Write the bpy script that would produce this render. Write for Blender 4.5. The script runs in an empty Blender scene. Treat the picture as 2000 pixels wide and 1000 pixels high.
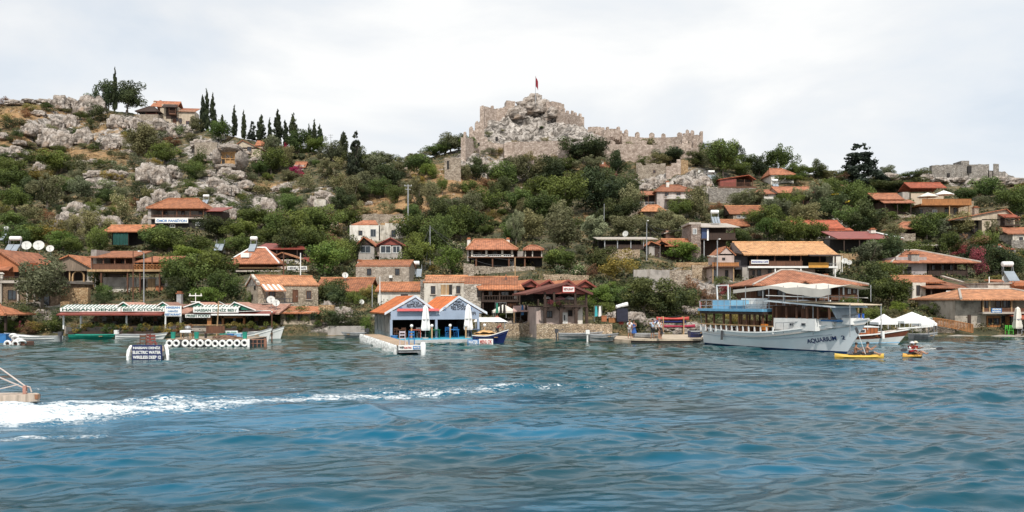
import bpy, bmesh, math, random
import numpy as np
from mathutils import Vector, Matrix, noise, Euler
random.seed(7); R = random.Random(11)
rad = math.radians
C = bpy.context.scene.collection
F = 1570.0; H0 = 3.5; HY = 590.0            # focal length in photo pixels, eye height, horizon row

# ------------------------------------------------------------------ camera, world, sun
cam = bpy.data.objects.new('camera', bpy.data.cameras.new('camera')); C.objects.link(cam)
cam.location = (0, 0, H0); cam.rotation_euler = (rad(90), 0, 0)
cam.data.sensor_width = 36; cam.data.lens = F/2000*36
cam.data.shift_y = 90/2000; cam.data.clip_end = 3000; cam.data.clip_start = 0.3
sc = bpy.context.scene; sc.camera = cam
sc.view_settings.view_transform = 'Standard'; sc.view_settings.look = 'None'
sc.view_settings.exposure = 0.12; sc.view_settings.gamma = 1
sc.cycles.use_denoising = True
sc.cycles.max_bounces = 5; sc.cycles.diffuse_bounces = 2; sc.cycles.glossy_bounces = 2
sc.cycles.sample_clamp_indirect = 4
SUN = Vector((0.06, -0.68, 0.74)).normalized()
sl = bpy.data.lights.new('sun', 'SUN'); sl.energy = 3.5; sl.angle = rad(0.6); sl.color = (1, .95, .87)
so = bpy.data.objects.new('sun', sl); C.objects.link(so); so.rotation_euler = SUN.to_track_quat('Z', 'Y').to_euler()
W = bpy.data.worlds.new('World'); sc.world = W; W.use_nodes = True
nt = W.node_tree; nt.nodes.clear()
def N(nt, t, **k):
    n = nt.nodes.new(t)
    for a, v in k.items():
        if a.startswith('_'): n.inputs[a[1:].replace('_', ' ')].default_value = v
        else: setattr(n, a, v)
    return n
def ramp(nt, stops, interp='LINEAR'):
    r = nt.nodes.new('ShaderNodeValToRGB'); e = r.color_ramp; e.interpolation = interp
    while len(e.elements) < len(stops): e.elements.new(0.5)
    for s, (p, c) in zip(e.elements, stops):
        s.position = p; s.color = (*c, 1) if len(c) == 3 else c
    return r
sky = N(nt, 'ShaderNodeTexSky', sky_type='NISHITA', sun_disc=False, sun_elevation=math.asin(SUN.z), sun_rotation=math.atan2(SUN.x, SUN.y))
sm = N(nt, 'ShaderNodeMix', data_type='RGBA', blend_type='MULTIPLY'); sm.inputs[0].default_value = 1; sm.inputs[7].default_value = (.10, .10, .10, 1)
nt.links.new(sky.outputs[0], sm.inputs[6])
tc = N(nt, 'ShaderNodeTexCoord'); mp = N(nt, 'ShaderNodeMapping'); mp.inputs['Scale'].default_value = (1, 1, 2.6)
nt.links.new(tc.outputs['Generated'], mp.inputs[0])
n1 = N(nt, 'ShaderNodeTexNoise', _Scale=2.3, _Detail=7.0, _Roughness=.52, _Distortion=.35); nt.links.new(mp.outputs[0], n1.inputs['Vector'])
r1 = ramp(nt, [(.32, (.66, .74, .83)), (.42, (.77, .82, .875)), (.50, (.845, .87, .895)), (.59, (.95, .955, .95))]); nt.links.new(n1.outputs[0], r1.inputs[0])
n2 = N(nt, 'ShaderNodeTexNoise', _Scale=1.1, _Detail=4.0, _Roughness=.5); nt.links.new(mp.outputs[0], n2.inputs['Vector'])
r2 = ramp(nt, [(.33, (.84,)*3), (.5, (.98,)*3)]); nt.links.new(n2.outputs[0], r2.inputs[0])
mx = N(nt, 'ShaderNodeMix', data_type='RGBA'); nt.links.new(r2.outputs[0], mx.inputs[0]); nt.links.new(sm.outputs[2], mx.inputs[6]); nt.links.new(r1.outputs[0], mx.inputs[7])
bg = N(nt, 'ShaderNodeBackground'); bg.inputs[1].default_value = .98; nt.links.new(mx.outputs[2], bg.inputs[0])
wo = N(nt, 'ShaderNodeOutputWorld'); nt.links.new(bg.outputs[0], wo.inputs[0])

# ------------------------------------------------------------------ pixels <-> metres
def wx(px, Y): return (px-1000)/F*Y
def wz(py, Y): return H0+(HY-py)/F*Y
def P(px, py, Y): return Vector((wx(px, Y), Y, wz(py, Y)))
_D = [(130, 300), (200, 271), (250, 252), (300, 229), (350, 204), (400, 179), (420, 169), (450, 154.5), (480, 140), (500, 131), (520, 122), (540, 114),
      (560, 106), (580, 99), (600, 93), (620, 88), (640, 85), (655, 83.5), (668, 81), (700, 78), (760, 70)]
_dp = np.array([a for a, b in _D], float); _dv = np.array([b for a, b in _D], float)
_R = [(-900, 235), (-300, 205), (0, 203), (60, 196), (110, 196), (150, 196), (205, 214), (250, 220), (300, 230), (380, 248), (440, 264), (520, 280), (600, 292), (650, 302), (700, 314), (760, 322), (800, 315),
      (850, 305), (900, 292), (915, 283), (935, 262), (950, 240), (975, 228), (992, 214), (1020, 203), (1038, 196), (1060, 198), (1085, 217), (1110, 232), (1135, 243), (1160, 256), (1190, 270), (1250, 284),
      (1370, 294), (1400, 303), (1450, 320), (1550, 337), (1650, 347), (1750, 350), (1800, 343), (1850, 335), (1950, 337), (2000, 352), (2200, 372), (2900, 410)]
_rp = np.array([a for a, b in _R], float); _rv = np.array([b for a, b in _R], float)
def ridge(px): return float(np.interp(px, _rp, _rv))
def relief(px, py):
    a = min(1, max(0, (610-py)/120))
    return 1 + a*(0.035*math.sin(px*.011+1.3)*math.sin(py*.021) + .02*math.sin(px*.027+py*.016+.5))
def dep(px, py):
    return float(np.interp(py, _dp, _dv))*relief(px, py)
def G(px, py):                                # point of the hillside seen at a pixel
    py = max(py, ridge(px)); return P(px, py, dep(px, py))

# ------------------------------------------------------------------ objects
def tag(o, label=None, cat=None, group=None, kind=None):
    if label: o['label'] = label
    if cat: o['category'] = cat
    if group: o['group'] = group
    if kind: o['kind'] = kind
    return o
def empty(name, loc, label=None, cat=None, group=None, rz=0):
    o = bpy.data.objects.new(name, None); C.objects.link(o); o.location = loc; o.rotation_euler.z = rz
    o.empty_display_size = .3
    return tag(o, label, cat, group)
def copy_tree(o, parent=None):
    c = o.copy(); C.objects.link(c); c.parent = parent
    for ch in o.children: copy_tree(ch, c)
    return c
def np_mesh(name, v, f, mat=None, attrs=None, smooth=False):
    v = np.asarray(v, np.float32); f = np.asarray(f, np.int32); k = f.shape[1]
    me = bpy.data.meshes.new(name); me.vertices.add(len(v)); me.vertices.foreach_set('co', v.ravel())
    me.loops.add(f.size); me.loops.foreach_set('vertex_index', f.ravel()); me.polygons.add(len(f))
    me.polygons.foreach_set('loop_start', np.arange(0, f.size, k, dtype=np.int32))
    if smooth: me.polygons.foreach_set('use_smooth', np.ones(len(f), bool))
    for n, a in (attrs or {}).items():
        at = me.attributes.new(n, 'FLOAT', 'POINT'); at.data.foreach_set('value', np.asarray(a, np.float32))
    me.update(calc_edges=True)
    if mat: me.materials.append(mat)
    return me
def link(name, me, parent=None):
    o = bpy.data.objects.new(name, me); C.objects.link(o); o.parent = parent; return o

class MB:
    """collects shapes for ONE mesh; uv = metres along / up the face"""
    def __init__(s): s.v = []; s.f = []; s.uv = []
    def face(s, pts, uv=None):
        b = len(s.v); s.v += [tuple(p) for p in pts]; s.f.append(tuple(range(b, b+len(pts))))
        if uv is None:
            p = [Vector(q) for q in pts]; e = (p[1]-p[0]); e = e.normalized() if e.length > 0 else Vector((1, 0, 0))
            n = (p[1]-p[0]).cross(p[2]-p[0]); n = n.normalized() if n.length > 0 else Vector((0, 0, 1)); g = n.cross(e)
            uv = [((q-p[0]).dot(e), (q-p[0]).dot(g)) for q in p]
        s.uv += [tuple(u) for u in uv]
    def box(s, x0, x1, y0, y1, z0, z1):
        a = [(x0, y0, z0), (x1, y0, z0), (x1, y1, z0), (x0, y1, z0), (x0, y0, z1), (x1, y0, z1), (x1, y1, z1), (x0, y1, z1)]
        for q in ((0, 1, 5, 4), (1, 2, 6, 5), (2, 3, 7, 6), (3, 0, 4, 7), (4, 5, 6, 7), (3, 2, 1, 0)): s.face([a[i] for i in q])
        return s
    def cbox(s, c, d): return s.box(c[0]-d[0]/2, c[0]+d[0]/2, c[1]-d[1]/2, c[1]+d[1]/2, c[2]-d[2]/2, c[2]+d[2]/2)
    def slab(s, pts, t):                       # polygon with thickness t under it
        p = [Vector(q) for q in pts]; n = (p[1]-p[0]).cross(p[2]-p[0]).normalized(); q = [a-n*t for a in p]
        s.face(p); s.face(q[::-1])
        for i in range(len(p)):
            j = (i+1) % len(p); s.face([p[j], p[i], q[i], q[j]])
        return s
    def tube(s, pts, r, n=6, cap=True):
        pts = [Vector(p) for p in pts]; r = r if isinstance(r, (list, tuple)) else [r]*len(pts); rings = []
        for i, p in enumerate(pts):
            d = (pts[min(i+1, len(pts)-1)]-pts[max(i-1, 0)]).normalized(); a = d.orthogonal().normalized() if abs(d.z) > .99 else d.cross(Vector((0, 0, 1))).normalized()
            b = d.cross(a); rings.append([p+(a*math.cos(t)+b*math.sin(t))*r[i] for t in [2*math.pi*k/n for k in range(n)]])
        for A, B in zip(rings, rings[1:]):
            for k in range(n): s.face([A[k], A[(k+1) % n], B[(k+1) % n], B[k]])
        if cap: s.face(rings[0][::-1]); s.face(rings[-1])
        return s
    def cyl(s, c, r, h, n=14, r2=None): return s.tube([c, (c[0], c[1], c[2]+h)], [r, r if r2 is None else r2], n)
    def lathe(s, c, prof, n=14, axis='z'):
        c = Vector(c); rings = []
        for r, z in prof:
            rings.append([c+(Vector((r*math.cos(2*math.pi*k/n), r*math.sin(2*math.pi*k/n), z)) if axis == 'z' else
                             Vector((r*math.cos(2*math.pi*k/n), z, r*math.sin(2*math.pi*k/n))) if axis == 'y' else Vector((z, r*math.cos(2*math.pi*k/n), r*math.sin(2*math.pi*k/n)))) for k in range(n)])
        for A, B in zip(rings, rings[1:]):
            for k in range(n): s.face([A[k], A[(k+1) % n], B[(k+1) % n], B[k]])
        return s
    def torus(s, c, R_, r, axis='y', n=18, m=8):
        return s.lathe(c, [(R_+r*math.cos(2*math.pi*k/m), r*math.sin(2*math.pi*k/m)) for k in range(m+1)], n, axis)
    def rot(s, ang, origin=(0, 0, 0), axis='Z'):
        M = Matrix.Translation(origin) @ Matrix.Rotation(ang, 4, axis) @ Matrix.Translation(-Vector(origin))
        s.v = [tuple(M @ Vector(p)) for p in s.v]; return s
    def build(s, name, mat, parent=None, smooth=False, bevel=0):
        me = bpy.data.meshes.new(name); me.from_pydata(s.v, [], s.f)
        uv = me.uv_layers.new(name='UVMap'); uv.data.foreach_set('uv', [c for u in s.uv for c in u])
        bm = bmesh.new(); bm.from_mesh(me); bmesh.ops.remove_doubles(bm, verts=bm.verts, dist=.0004)
        bmesh.ops.recalc_face_normals(bm, faces=bm.faces)
        if smooth:
            for f_ in bm.faces: f_.smooth = True
            for e in bm.edges:
                if len(e.link_faces) == 2 and e.calc_face_angle(0) > .7: e.smooth = False
        bm.to_mesh(me); bm.free(); me.materials.append(mat)
        return link(name, me, parent)

# ------------------------------------------------------------------ materials
MATS = {}
def newmat(name):
    m = bpy.data.materials.new(name); m.use_nodes = True; nt = m.node_tree; b = nt.nodes['Principled BSDF']
    return m, nt, b, nt.links.new
def mixc(nt, fac, a, b, mode='MIX'):
    m = N(nt, 'ShaderNodeMix', data_type='RGBA', blend_type=mode)
    for i, v in ((0, fac), (6, a), (7, b)):
        if isinstance(v, (int, float)): m.inputs[i].default_value = v
        elif isinstance(v, tuple): m.inputs[i].default_value = (*v, 1)
        else: nt.links.new(v, m.inputs[i])
    return m.outputs[2]
def math_(nt, op, a, b=None, clamp=False):
    m = N(nt, 'ShaderNodeMath', operation=op, use_clamp=clamp)
    for i, v in ((0, a), (1, b)):
        if v is None: continue
        if isinstance(v, (int, float)): m.inputs[i].default_value = v
        else: nt.links.new(v, m.inputs[i])
    return m.outputs[0]
def tex(nt, kind, scale, coord='Object', detail=4, rough=.6, sc3=None, dist=0, **k):
    tc = N(nt, 'ShaderNodeTexCoord'); o = tc.outputs[coord]
    if sc3:
        mp = N(nt, 'ShaderNodeMapping'); mp.inputs['Scale'].default_value = sc3; nt.links.new(o, mp.inputs[0]); o = mp.outputs[0]
    if kind == 'noise': t = N(nt, 'ShaderNodeTexNoise', _Scale=scale, _Detail=float(detail), _Roughness=rough, _Distortion=dist)
    else: t = N(nt, 'ShaderNodeTexVoronoi', _Scale=scale, **k)
    nt.links.new(o, t.inputs['Vector']); return t
def bump(nt, b, h, strength=.5, dist=.05):
    n = N(nt, 'ShaderNodeBump'); n.inputs['Strength'].default_value = strength; n.inputs['Distance'].default_value = dist
    nt.links.new(h, n.inputs['Height']); nt.links.new(n.outputs[0], b.inputs['Normal'])
def instance_tint(nt, col, lo=.85, hi=1.12):
    oi = N(nt, 'ShaderNodeObjectInfo'); r = N(nt, 'ShaderNodeMapRange'); r.inputs[3].default_value = lo; r.inputs[4].default_value = hi
    nt.links.new(oi.outputs['Random'], r.inputs[0])
    cm = N(nt, 'ShaderNodeCombineColor'); [nt.links.new(r.outputs[0], cm.inputs[i]) for i in range(3)]
    return mixc(nt, 1.0, col, cm.outputs[0], 'MULTIPLY')
def plain(col, rough=.6, var=.12, scale=3, metal=0, bmp=0, name='paint'):
    """painted / plastic / metal surface with patchy wear"""
    key = ('plain', col, rough, var, scale, metal, bmp)
    if key in MATS: return MATS[key]
    m, nt, b, L = newmat(name); t = tex(nt, 'noise', scale, detail=6); c0 = tuple(c*(1-var*1.6) for c in col); c1 = tuple(min(1, c*(1+var)) for c in col)
    r = ramp(nt, [(.3, c0), (.65, c1)]); L(t.outputs[0], r.inputs[0]); L(r.outputs[0], b.inputs['Base Color'])
    b.inputs['Roughness'].default_value = rough; b.inputs['Metallic'].default_value = metal
    if bmp: bump(nt, b, t.outputs[0], bmp, .05)
    MATS[key] = m; return m
def plaster(col, stain=.35, name='plaster'):
    key = ('plaster', col, stain)
    if key in MATS: return MATS[key]
    m, nt, b, L = newmat(name)
    t = tex(nt, 'noise', .9, detail=8, rough=.65); s = tex(nt, 'noise', 1.4, detail=5, sc3=(1, 1, .28)); g = tex(nt, 'noise', 9, detail=4)
    r = ramp(nt, [(.33, tuple(c*(1-stain) for c in col)), (.5, col), (.72, tuple(min(1, c*1.1) for c in col))]); L(t.outputs[0], r.inputs[0])
    r2 = ramp(nt, [(.36, (.45, .40, .34)), (.52, (1, 1, 1))]); L(s.outputs[0], r2.inputs[0])
    c = mixc(nt, stain, r.outputs[0], r2.outputs[0], 'MULTIPLY'); r3 = ramp(nt, [(.3, (.8,)*3), (.6, (1,)*3)]); L(g.outputs[0], r3.inputs[0])
    c = mixc(nt, .6, c, r3.outputs[0], 'MULTIPLY'); L(c, b.inputs['Base Color']); b.inputs['Roughness'].default_value = .9; bump(nt, b, g.outputs[0], .35, .04)
    MATS[key] = m; return m
def stone(a, b_, scale=3.2, mortar=.45, name='stone', squash=(1, 1, 1.7)):
    key = ('stone', a, b_, scale, mortar)
    if key in MATS: return MATS[key]
    m, nt, b, L = newmat(name)
    v = tex(nt, 'vor', scale, sc3=squash); e = tex(nt, 'vor', scale, sc3=squash, feature='DISTANCE_TO_EDGE'); t = tex(nt, 'noise', 1.1, detail=8); g = tex(nt, 'noise', 8, detail=5)
    sep = N(nt, 'ShaderNodeSeparateColor'); L(v.outputs['Color'], sep.inputs[0])
    c = mixc(nt, sep.outputs[0], a, b_)
    r3 = ramp(nt, [(.32, (.62, .58, .53)), (.58, (1.08,)*3)]); L(t.outputs[0], r3.inputs[0]); c = mixc(nt, .8, c, r3.outputs[0], 'MULTIPLY')
    r4 = ramp(nt, [(.35, (.7,)*3), (.6, (1.05,)*3)]); L(g.outputs[0], r4.inputs[0]); c = mixc(nt, .7, c, r4.outputs[0], 'MULTIPLY')
    r = ramp(nt, [(.02, (mortar,)*3), (.09, (1,)*3)]); L(e.outputs[0], r.inputs[0]); c = mixc(nt, 1.0, c, r.outputs[0], 'MULTIPLY')
    L(c, b.inputs['Base Color']); b.inputs['Roughness'].default_value = .92
    rb = ramp(nt, [(.0, (0,)*3), (.12, (1,)*3)]); L(e.outputs[0], rb.inputs[0]); bump(nt, b, rb.outputs[0], .7, .06)
    MATS[key] = m; return m
def tiles(col=(.44, .165, .075), fade=.4, name='roof_tiles'):
    key = ('tiles', col, fade)
    if key in MATS: return MATS[key]
    m, nt, b, L = newmat(name); tc = N(nt, 'ShaderNodeTexCoord'); sp = N(nt, 'ShaderNodeSeparateXYZ'); L(tc.outputs['UV'], sp.inputs[0])
    u = math_(nt, 'MULTIPLY', sp.outputs[0], 2*math.pi/.28); w = math_(nt, 'SINE', u); w = math_(nt, 'MULTIPLY_ADD', w, .5); 
    w.node.inputs[2].default_value = .5
    vv = math_(nt, 'FRACT', math_(nt, 'MULTIPLY', sp.outputs[1], 1/.38))
    t = tex(nt, 'noise', .8, detail=7, rough=.65); vo = N(nt, 'ShaderNodeTexVoronoi', _Scale=3.1); L(tc.outputs['UV'], vo.inputs['Vector'])
    sep = N(nt, 'ShaderNodeSeparateColor'); L(vo.outputs['Color'], sep.inputs[0])
    c = mixc(nt, sep.outputs[0], tuple(k*.72 for k in col), tuple(min(1, k*1.22) for k in col))
    r = ramp(nt, [(.30, (.55, .50, .46)), (.5, (1,)*3), (.7, (1.15, 1.2, 1.25))]); L(t.outputs[0], r.inputs[0]); c = mixc(nt, fade+.3, c, r.outputs[0], 'MULTIPLY')
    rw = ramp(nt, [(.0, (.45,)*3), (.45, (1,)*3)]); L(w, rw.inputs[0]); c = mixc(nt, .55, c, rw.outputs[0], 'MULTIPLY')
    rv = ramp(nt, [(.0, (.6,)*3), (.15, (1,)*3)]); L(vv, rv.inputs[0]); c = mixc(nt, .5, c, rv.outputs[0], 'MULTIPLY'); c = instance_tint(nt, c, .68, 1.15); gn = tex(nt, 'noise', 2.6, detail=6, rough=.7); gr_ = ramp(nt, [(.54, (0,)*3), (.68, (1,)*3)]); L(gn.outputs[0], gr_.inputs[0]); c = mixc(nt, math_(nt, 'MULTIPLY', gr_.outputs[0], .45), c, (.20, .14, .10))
    L(c, b.inputs['Base Color']); b.inputs['Roughness'].default_value = .85; bump(nt, b, w, .8, .06)
    MATS[key] = m; return m
def wood(col, scale=1.0, rough=.75, name='wood', axis='x'):
    key = ('wood', col, scale, axis)
    if key in MATS: return MATS[key]
    m, nt, b, L = newmat(name); s3 = (9, 9, .6) if axis == 'x' else (.6, 6, 9)
    t = tex(nt, 'noise', scale, detail=5, sc3=s3); g = tex(nt, 'noise', .7, detail=5)
    r = ramp(nt, [(.3, tuple(c*.5 for c in col)), (.5, col), (.7, tuple(min(1, c*1.3) for c in col))]); L(t.outputs[0], r.inputs[0])
    r2 = ramp(nt, [(.3, (.65,)*3), (.6, (1.05,)*3)]); L(g.outputs[0], r2.inputs[0]); c = mixc(nt, .8, r.outputs[0], r2.outputs[0], 'MULTIPLY')
    L(c, b.inputs['Base Color']); b.inputs['Roughness'].default_value = rough; bump(nt, b, t.outputs[0], .4, .02)
    MATS[key] = m; return m
def leafmat(name, dark, light, rough=.6, speck=None, lo=.68, hi=1.28):
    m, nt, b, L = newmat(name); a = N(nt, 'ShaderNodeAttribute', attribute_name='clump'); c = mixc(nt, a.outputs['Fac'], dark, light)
    if speck:
        a2 = N(nt, 'ShaderNodeAttribute', attribute_name='speck'); c = mixc(nt, a2.outputs['Fac'], c, speck)
    oi = N(nt, 'ShaderNodeObjectInfo'); fr_ = math_(nt, 'FRACT', math_(nt, 'MULTIPLY', oi.outputs['Random'], 7.31)); c = mixc(nt, math_(nt, 'MULTIPLY', fr_, .75), c, mixc(nt, 1.0, c, (1.42, 1.06, .72), 'MULTIPLY')); c = instance_tint(nt, c, lo, hi); L(c, b.inputs['Base Color']); b.inputs['Roughness'].default_value = rough
    b.inputs['Specular IOR Level'].default_value = .25
    tr = N(nt, 'ShaderNodeBsdfTranslucent'); L(c, tr.inputs[0]); ms = N(nt, 'ShaderNodeMixShader'); ms.inputs[0].default_value = .22
    out = nt.nodes['Material Output']; L(b.outputs[0], ms.inputs[1]); L(tr.outputs[0], ms.inputs[2]); L(ms.outputs[0], out.inputs[0])
    MATS[name] = m; return m
def glass(col=(.02, .025, .03)):
    key = ('glass', col)
    if key in MATS: return MATS[key]
    m, nt, b, L = newmat('window_glass'); t = tex(nt, 'noise', 1.5); r = ramp(nt, [(.35, col), (.7, tuple(c*2.5 for c in col))]); L(t.outputs[0], r.inputs[0])
    L(r.outputs[0], b.inputs['Base Color']); b.inputs['Roughness'].default_value = .12; MATS[key] = m; return m

def rockmat():
    m, nt, b, L = newmat('limestone')
    g = tex(nt, 'noise', 1.8, coord='Object', detail=8, rough=.7); p = tex(nt, 'noise', 4.2, detail=9, rough=.74, dist=1.2); e = tex(nt, 'vor', 2.6, feature='DISTANCE_TO_EDGE', sc3=(1, 1, .55)); w = tex(nt, 'noise', .9, detail=5)
    c = ramp(nt, [(.36, (.05, .043, .038)), (.45, (.20, .175, .155)), (.53, (.38, .345, .315)), (.66, (.54, .50, .47))]); L(p.outputs[0], c.inputs[0])
    c2 = ramp(nt, [(.35, (.5, .42, .34)), (.5, (1, .96, .92)), (.7, (1.1,)*3)]); L(g.outputs[0], c2.inputs[0]); c = mixc(nt, .9, c.outputs[0], c2.outputs[0], 'MULTIPLY')
    c4 = ramp(nt, [(.56, (0,)*3), (.68, (1,)*3)]); L(w.outputs[0], c4.inputs[0]); cf = math_(nt, 'MULTIPLY', c4.outputs[0], .55); c = mixc(nt, cf, c, (.34, .19, .09))
    c3 = ramp(nt, [(.0, (.25,)*3), (.06, (1,)*3)]); L(e.outputs[0], c3.inputs[0]); c = mixc(nt, .7, c, c3.outputs[0], 'MULTIPLY')
    L(c, b.inputs['Base Color']); b.inputs['Roughness'].default_value = .95; bump(nt, b, p.outputs[0], 1.0, .12); return m
ROCK = rockmat()
# ------------------------------------------------------------------ hillside
# (px, py, rx, ry, amount) painted ground: bare rock, dry grass
ROCKY = [(105, 255, 60, 38, .8), (165, 205, 45, 26, .9), (90, 198, 60, 10, .6), (290, 245, 95, 24, 1), (215, 275, 40, 18, .8), (20, 300, 45, 14, .7), (190, 360, 50, 14, .6), (310, 340, 50, 34, .9), (410, 295, 50, 30, .9),
         (430, 360, 50, 30, .9), (440, 402, 40, 22, .8), (175, 425, 55, 26, .7), (515, 400, 40, 30, .7), (560, 365, 40, 14, .6), (1040, 240, 120, 48, 1.25), (980, 250, 60, 40, 1.1), (1110, 262, 90, 26, 1.1), (1000, 330, 60, 24, 1), (925, 320, 50, 28, .8), (1360, 355, 60, 24, 1), (1280, 350, 40, 22, .8), (1900, 345, 110, 20, .9), (1150, 300, 230, 22, .35),
         (1340, 560, 90, 40, .7), (1330, 640, 60, 14, .8), (640, 620, 40, 40, .7), (990, 630, 60, 14, .8), (650, 380, 40, 16, .5), (1820, 636, 60, 12, .7), (110, 590, 70, 40, .5), (1720, 400, 60, 20, .4)]
DRY = [(60, 230, 130, 24, .8), (130, 215, 40, 12, 1), (40, 275, 70, 10, .8), (150, 268, 60, 12, .9), (180, 300, 90, 14, .7), (220, 258, 60, 12, .8), (900, 360, 70, 30, 1), (780, 405, 75, 28, 1), (770, 425, 60, 20, .9), (940, 395, 50, 20, .8),
       (395, 405, 16, 10, 1), (530, 365, 60, 10, .8), (930, 425, 60, 18, .8), (1100, 310, 160, 10, .6), (1160, 320, 60, 10, .6), (700, 425, 60, 14, .8), (1300, 330, 60, 14, .5), (270, 330, 60, 30, .5), (850, 340, 60, 20, .6),
       (1330, 560, 70, 30, .6), (1640, 360, 80, 12, .5), (1850, 430, 90, 14, .4), (80, 420, 30, 16, .4), (240, 400, 30, 16, .6), (640, 440, 40, 12, .5), (720, 365, 60, 10, .5), (1160, 425, 50, 8, .6), (870, 380, 40, 14, .9)]
def paint(lst, px, py):
    s = np.zeros_like(px)
    for x, y, rx, ry, a in lst:
        d = np.sqrt(((px-x)/rx)**2+((py-y)/ry)**2); s = np.maximum(s, a*np.clip(1.6-1.15*d, 0, 1))
    return s
NX, NY = 1150, 300
gx = np.concatenate([np.linspace(-900, -60, 70), np.linspace(-56, 2056, NX), np.linspace(2060, 2900, 70)])
rdg = np.interp(gx, _rp, _rv)
t = np.linspace(0, 1, NY)
PX = np.repeat(gx[:, None], NY, 1); PY = 760+(rdg[:, None]-760)*(t[None, :]**.86)
A = np.clip((610-PY)/120, 0, 1)
YY = np.interp(PY, _dp, _dv)*(1+A*(0.035*np.sin(PX*.011+1.3)*np.sin(PY*.021)+.02*np.sin(PX*.027+PY*.016+.5)))
XX = (PX-1000)/F*YY; ZZ = H0+(HY-PY)/F*YY
rk = paint(ROCKY, PX, PY); dr = paint(DRY, PX, PY)
flat = [None]*PX.size
bumpv = np.zeros(PX.size); bxy = np.zeros(PX.size)
Xf, Yf, Zf, rf = XX.ravel(), YY.ravel(), ZZ.ravel(), rk.ravel()
hf, rmf = noise.fractal, noise.ridged_multi_fractal
for i in range(PX.size):
    if Zf[i] < .3: continue
    p = Vector((Xf[i]*.13, Yf[i]*.13, Zf[i]*.16))
    a = rf[i]
    if a > .05:
        q = Vector((Xf[i]*.21+7, Yf[i]*.10, Zf[i]*.30))
        bumpv[i] = min(1, a)*(1.5*rmf(q, 1.0, 2.1, 5, 1.0, 2.0)-1.6 + 1.1*hf(p*1.5, 1, 2, 4)) + (1-min(1, a))*.45*hf(p, 1.0, 2.0, 3)
    else: bumpv[i] = .45*hf(p, 1.0, 2.0, 3)
B = bumpv.reshape(PX.shape); fade = np.clip((ZZ-.5)/3, 0, 1)
YY2 = YY-B*fade*1.0; XX2 = XX; ZZ2 = ZZ+B*fade*.55
# land behind the ridge falls away
V = np.stack([XX2, YY2, ZZ2], -1)
ex = []
for k, (dy, dz) in enumerate([(8, -1.5), (25, -9), (70, -32), (180, -75)]):
    e = V[:, -1].copy(); e[:, 0] *= (e[:, 1]+dy)/e[:, 1]; e[:, 1] += dy; e[:, 2] = np.maximum(e[:, 2]+dz, -3); ex.append(e)
V = np.concatenate([V, np.stack(ex, 1)], 1); RK = np.concatenate([rk, np.repeat(rk[:, -1:], 4, 1)], 1); DR = np.concatenate([dr, np.repeat(dr[:, -1:], 4, 1)], 1)
def grid_faces(nx, ny):
    i = np.arange(nx-1)[:, None]*ny+np.arange(ny-1)[None, :]; i = i.ravel(); return np.stack([i, i+ny, i+ny+1, i+1], 1)
m, nt, b, L = newmat('hillside_ground')
aR = N(nt, 'ShaderNodeAttribute', attribute_name='rock').outputs['Fac']; aD = N(nt, 'ShaderNodeAttribute', attribute_name='dry').outputs['Fac']
nA = tex(nt, 'noise', .25, detail=8, rough=.65).outputs[0]; nB = tex(nt, 'noise', 1.3, detail=8, rough=.7, dist=.6).outputs[0]; nC = tex(nt, 'noise', .55, detail=8, rough=.7).outputs[0]; nR = tex(nt, 'noise', .42, detail=9, rough=.66, dist=1.2, sc3=(1, 1, 1.25)).outputs[0]
vE = tex(nt, 'vor', .45, feature='DISTANCE_TO_EDGE', sc3=(1, 1, .8)).outputs[0]
g = ramp(nt, [(.3, (.028, .034, .016)), (.5, (.075, .072, .035)), (.68, (.17, .135, .07))]); L(nC, g.inputs[0])
d = ramp(nt, [(.3, (.15, .085, .04)), (.5, (.33, .19, .085)), (.7, (.45, .31, .16))]); L(nB, d.inputs[0])
r = ramp(nt, [(.36, (.05, .045, .04)), (.46, (.17, .155, .14)), (.53, (.40, .37, .345)), (.66, (.58, .55, .52))]); L(nR, r.inputs[0])
rr = ramp(nt, [(.35, (.45, .38, .32)), (.52, (1, .97, .93))]); L(nC, rr.inputs[0]); rc = mixc(nt, .75, r.outputs[0], rr.outputs[0], 'MULTIPLY')
re = ramp(nt, [(0, (.3,)*3), (.05, (1,)*3)]); L(vE, re.inputs[0]); rc = mixc(nt, .5, rc, re.outputs[0], 'MULTIPLY')
fd = math_(nt, 'MULTIPLY_ADD', math_(nt, 'SUBTRACT', nC, .5), 3.2, True); L(aD, fd.node.inputs[2])
fr = math_(nt, 'MULTIPLY_ADD', math_(nt, 'SUBTRACT', nA, .5), 3.0); L(aR, fr.node.inputs[2]); fr = math_(nt, 'MULTIPLY', math_(nt, 'SUBTRACT', fr, .35), 4, True)
c = mixc(nt, fd, g.outputs[0], d.outputs[0]); c = mixc(nt, fr, c, rc); L(c, b.inputs['Base Color']); b.inputs['Roughness'].default_value = .95; bump(nt, b, nR, 1.0, .6)
GROUND = m
me = np_mesh('hillside', V.reshape(-1, 3), grid_faces(V.shape[0], V.shape[1]), GROUND, {'rock': RK.ravel(), 'dry': DR.ravel()}, True)
hill = link('hillside', me); tag(hill, 'rocky hillside with scrub and dry grass rising from the bay', None, None, 'structure')
def hill_point(px, py):                        # displaced ground, for seating objects
    i = int(np.argmin(np.abs(gx-px))); col = PY[i]; j = int(np.argmin(np.abs(col-py))); return Vector(V[i, j])

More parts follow.
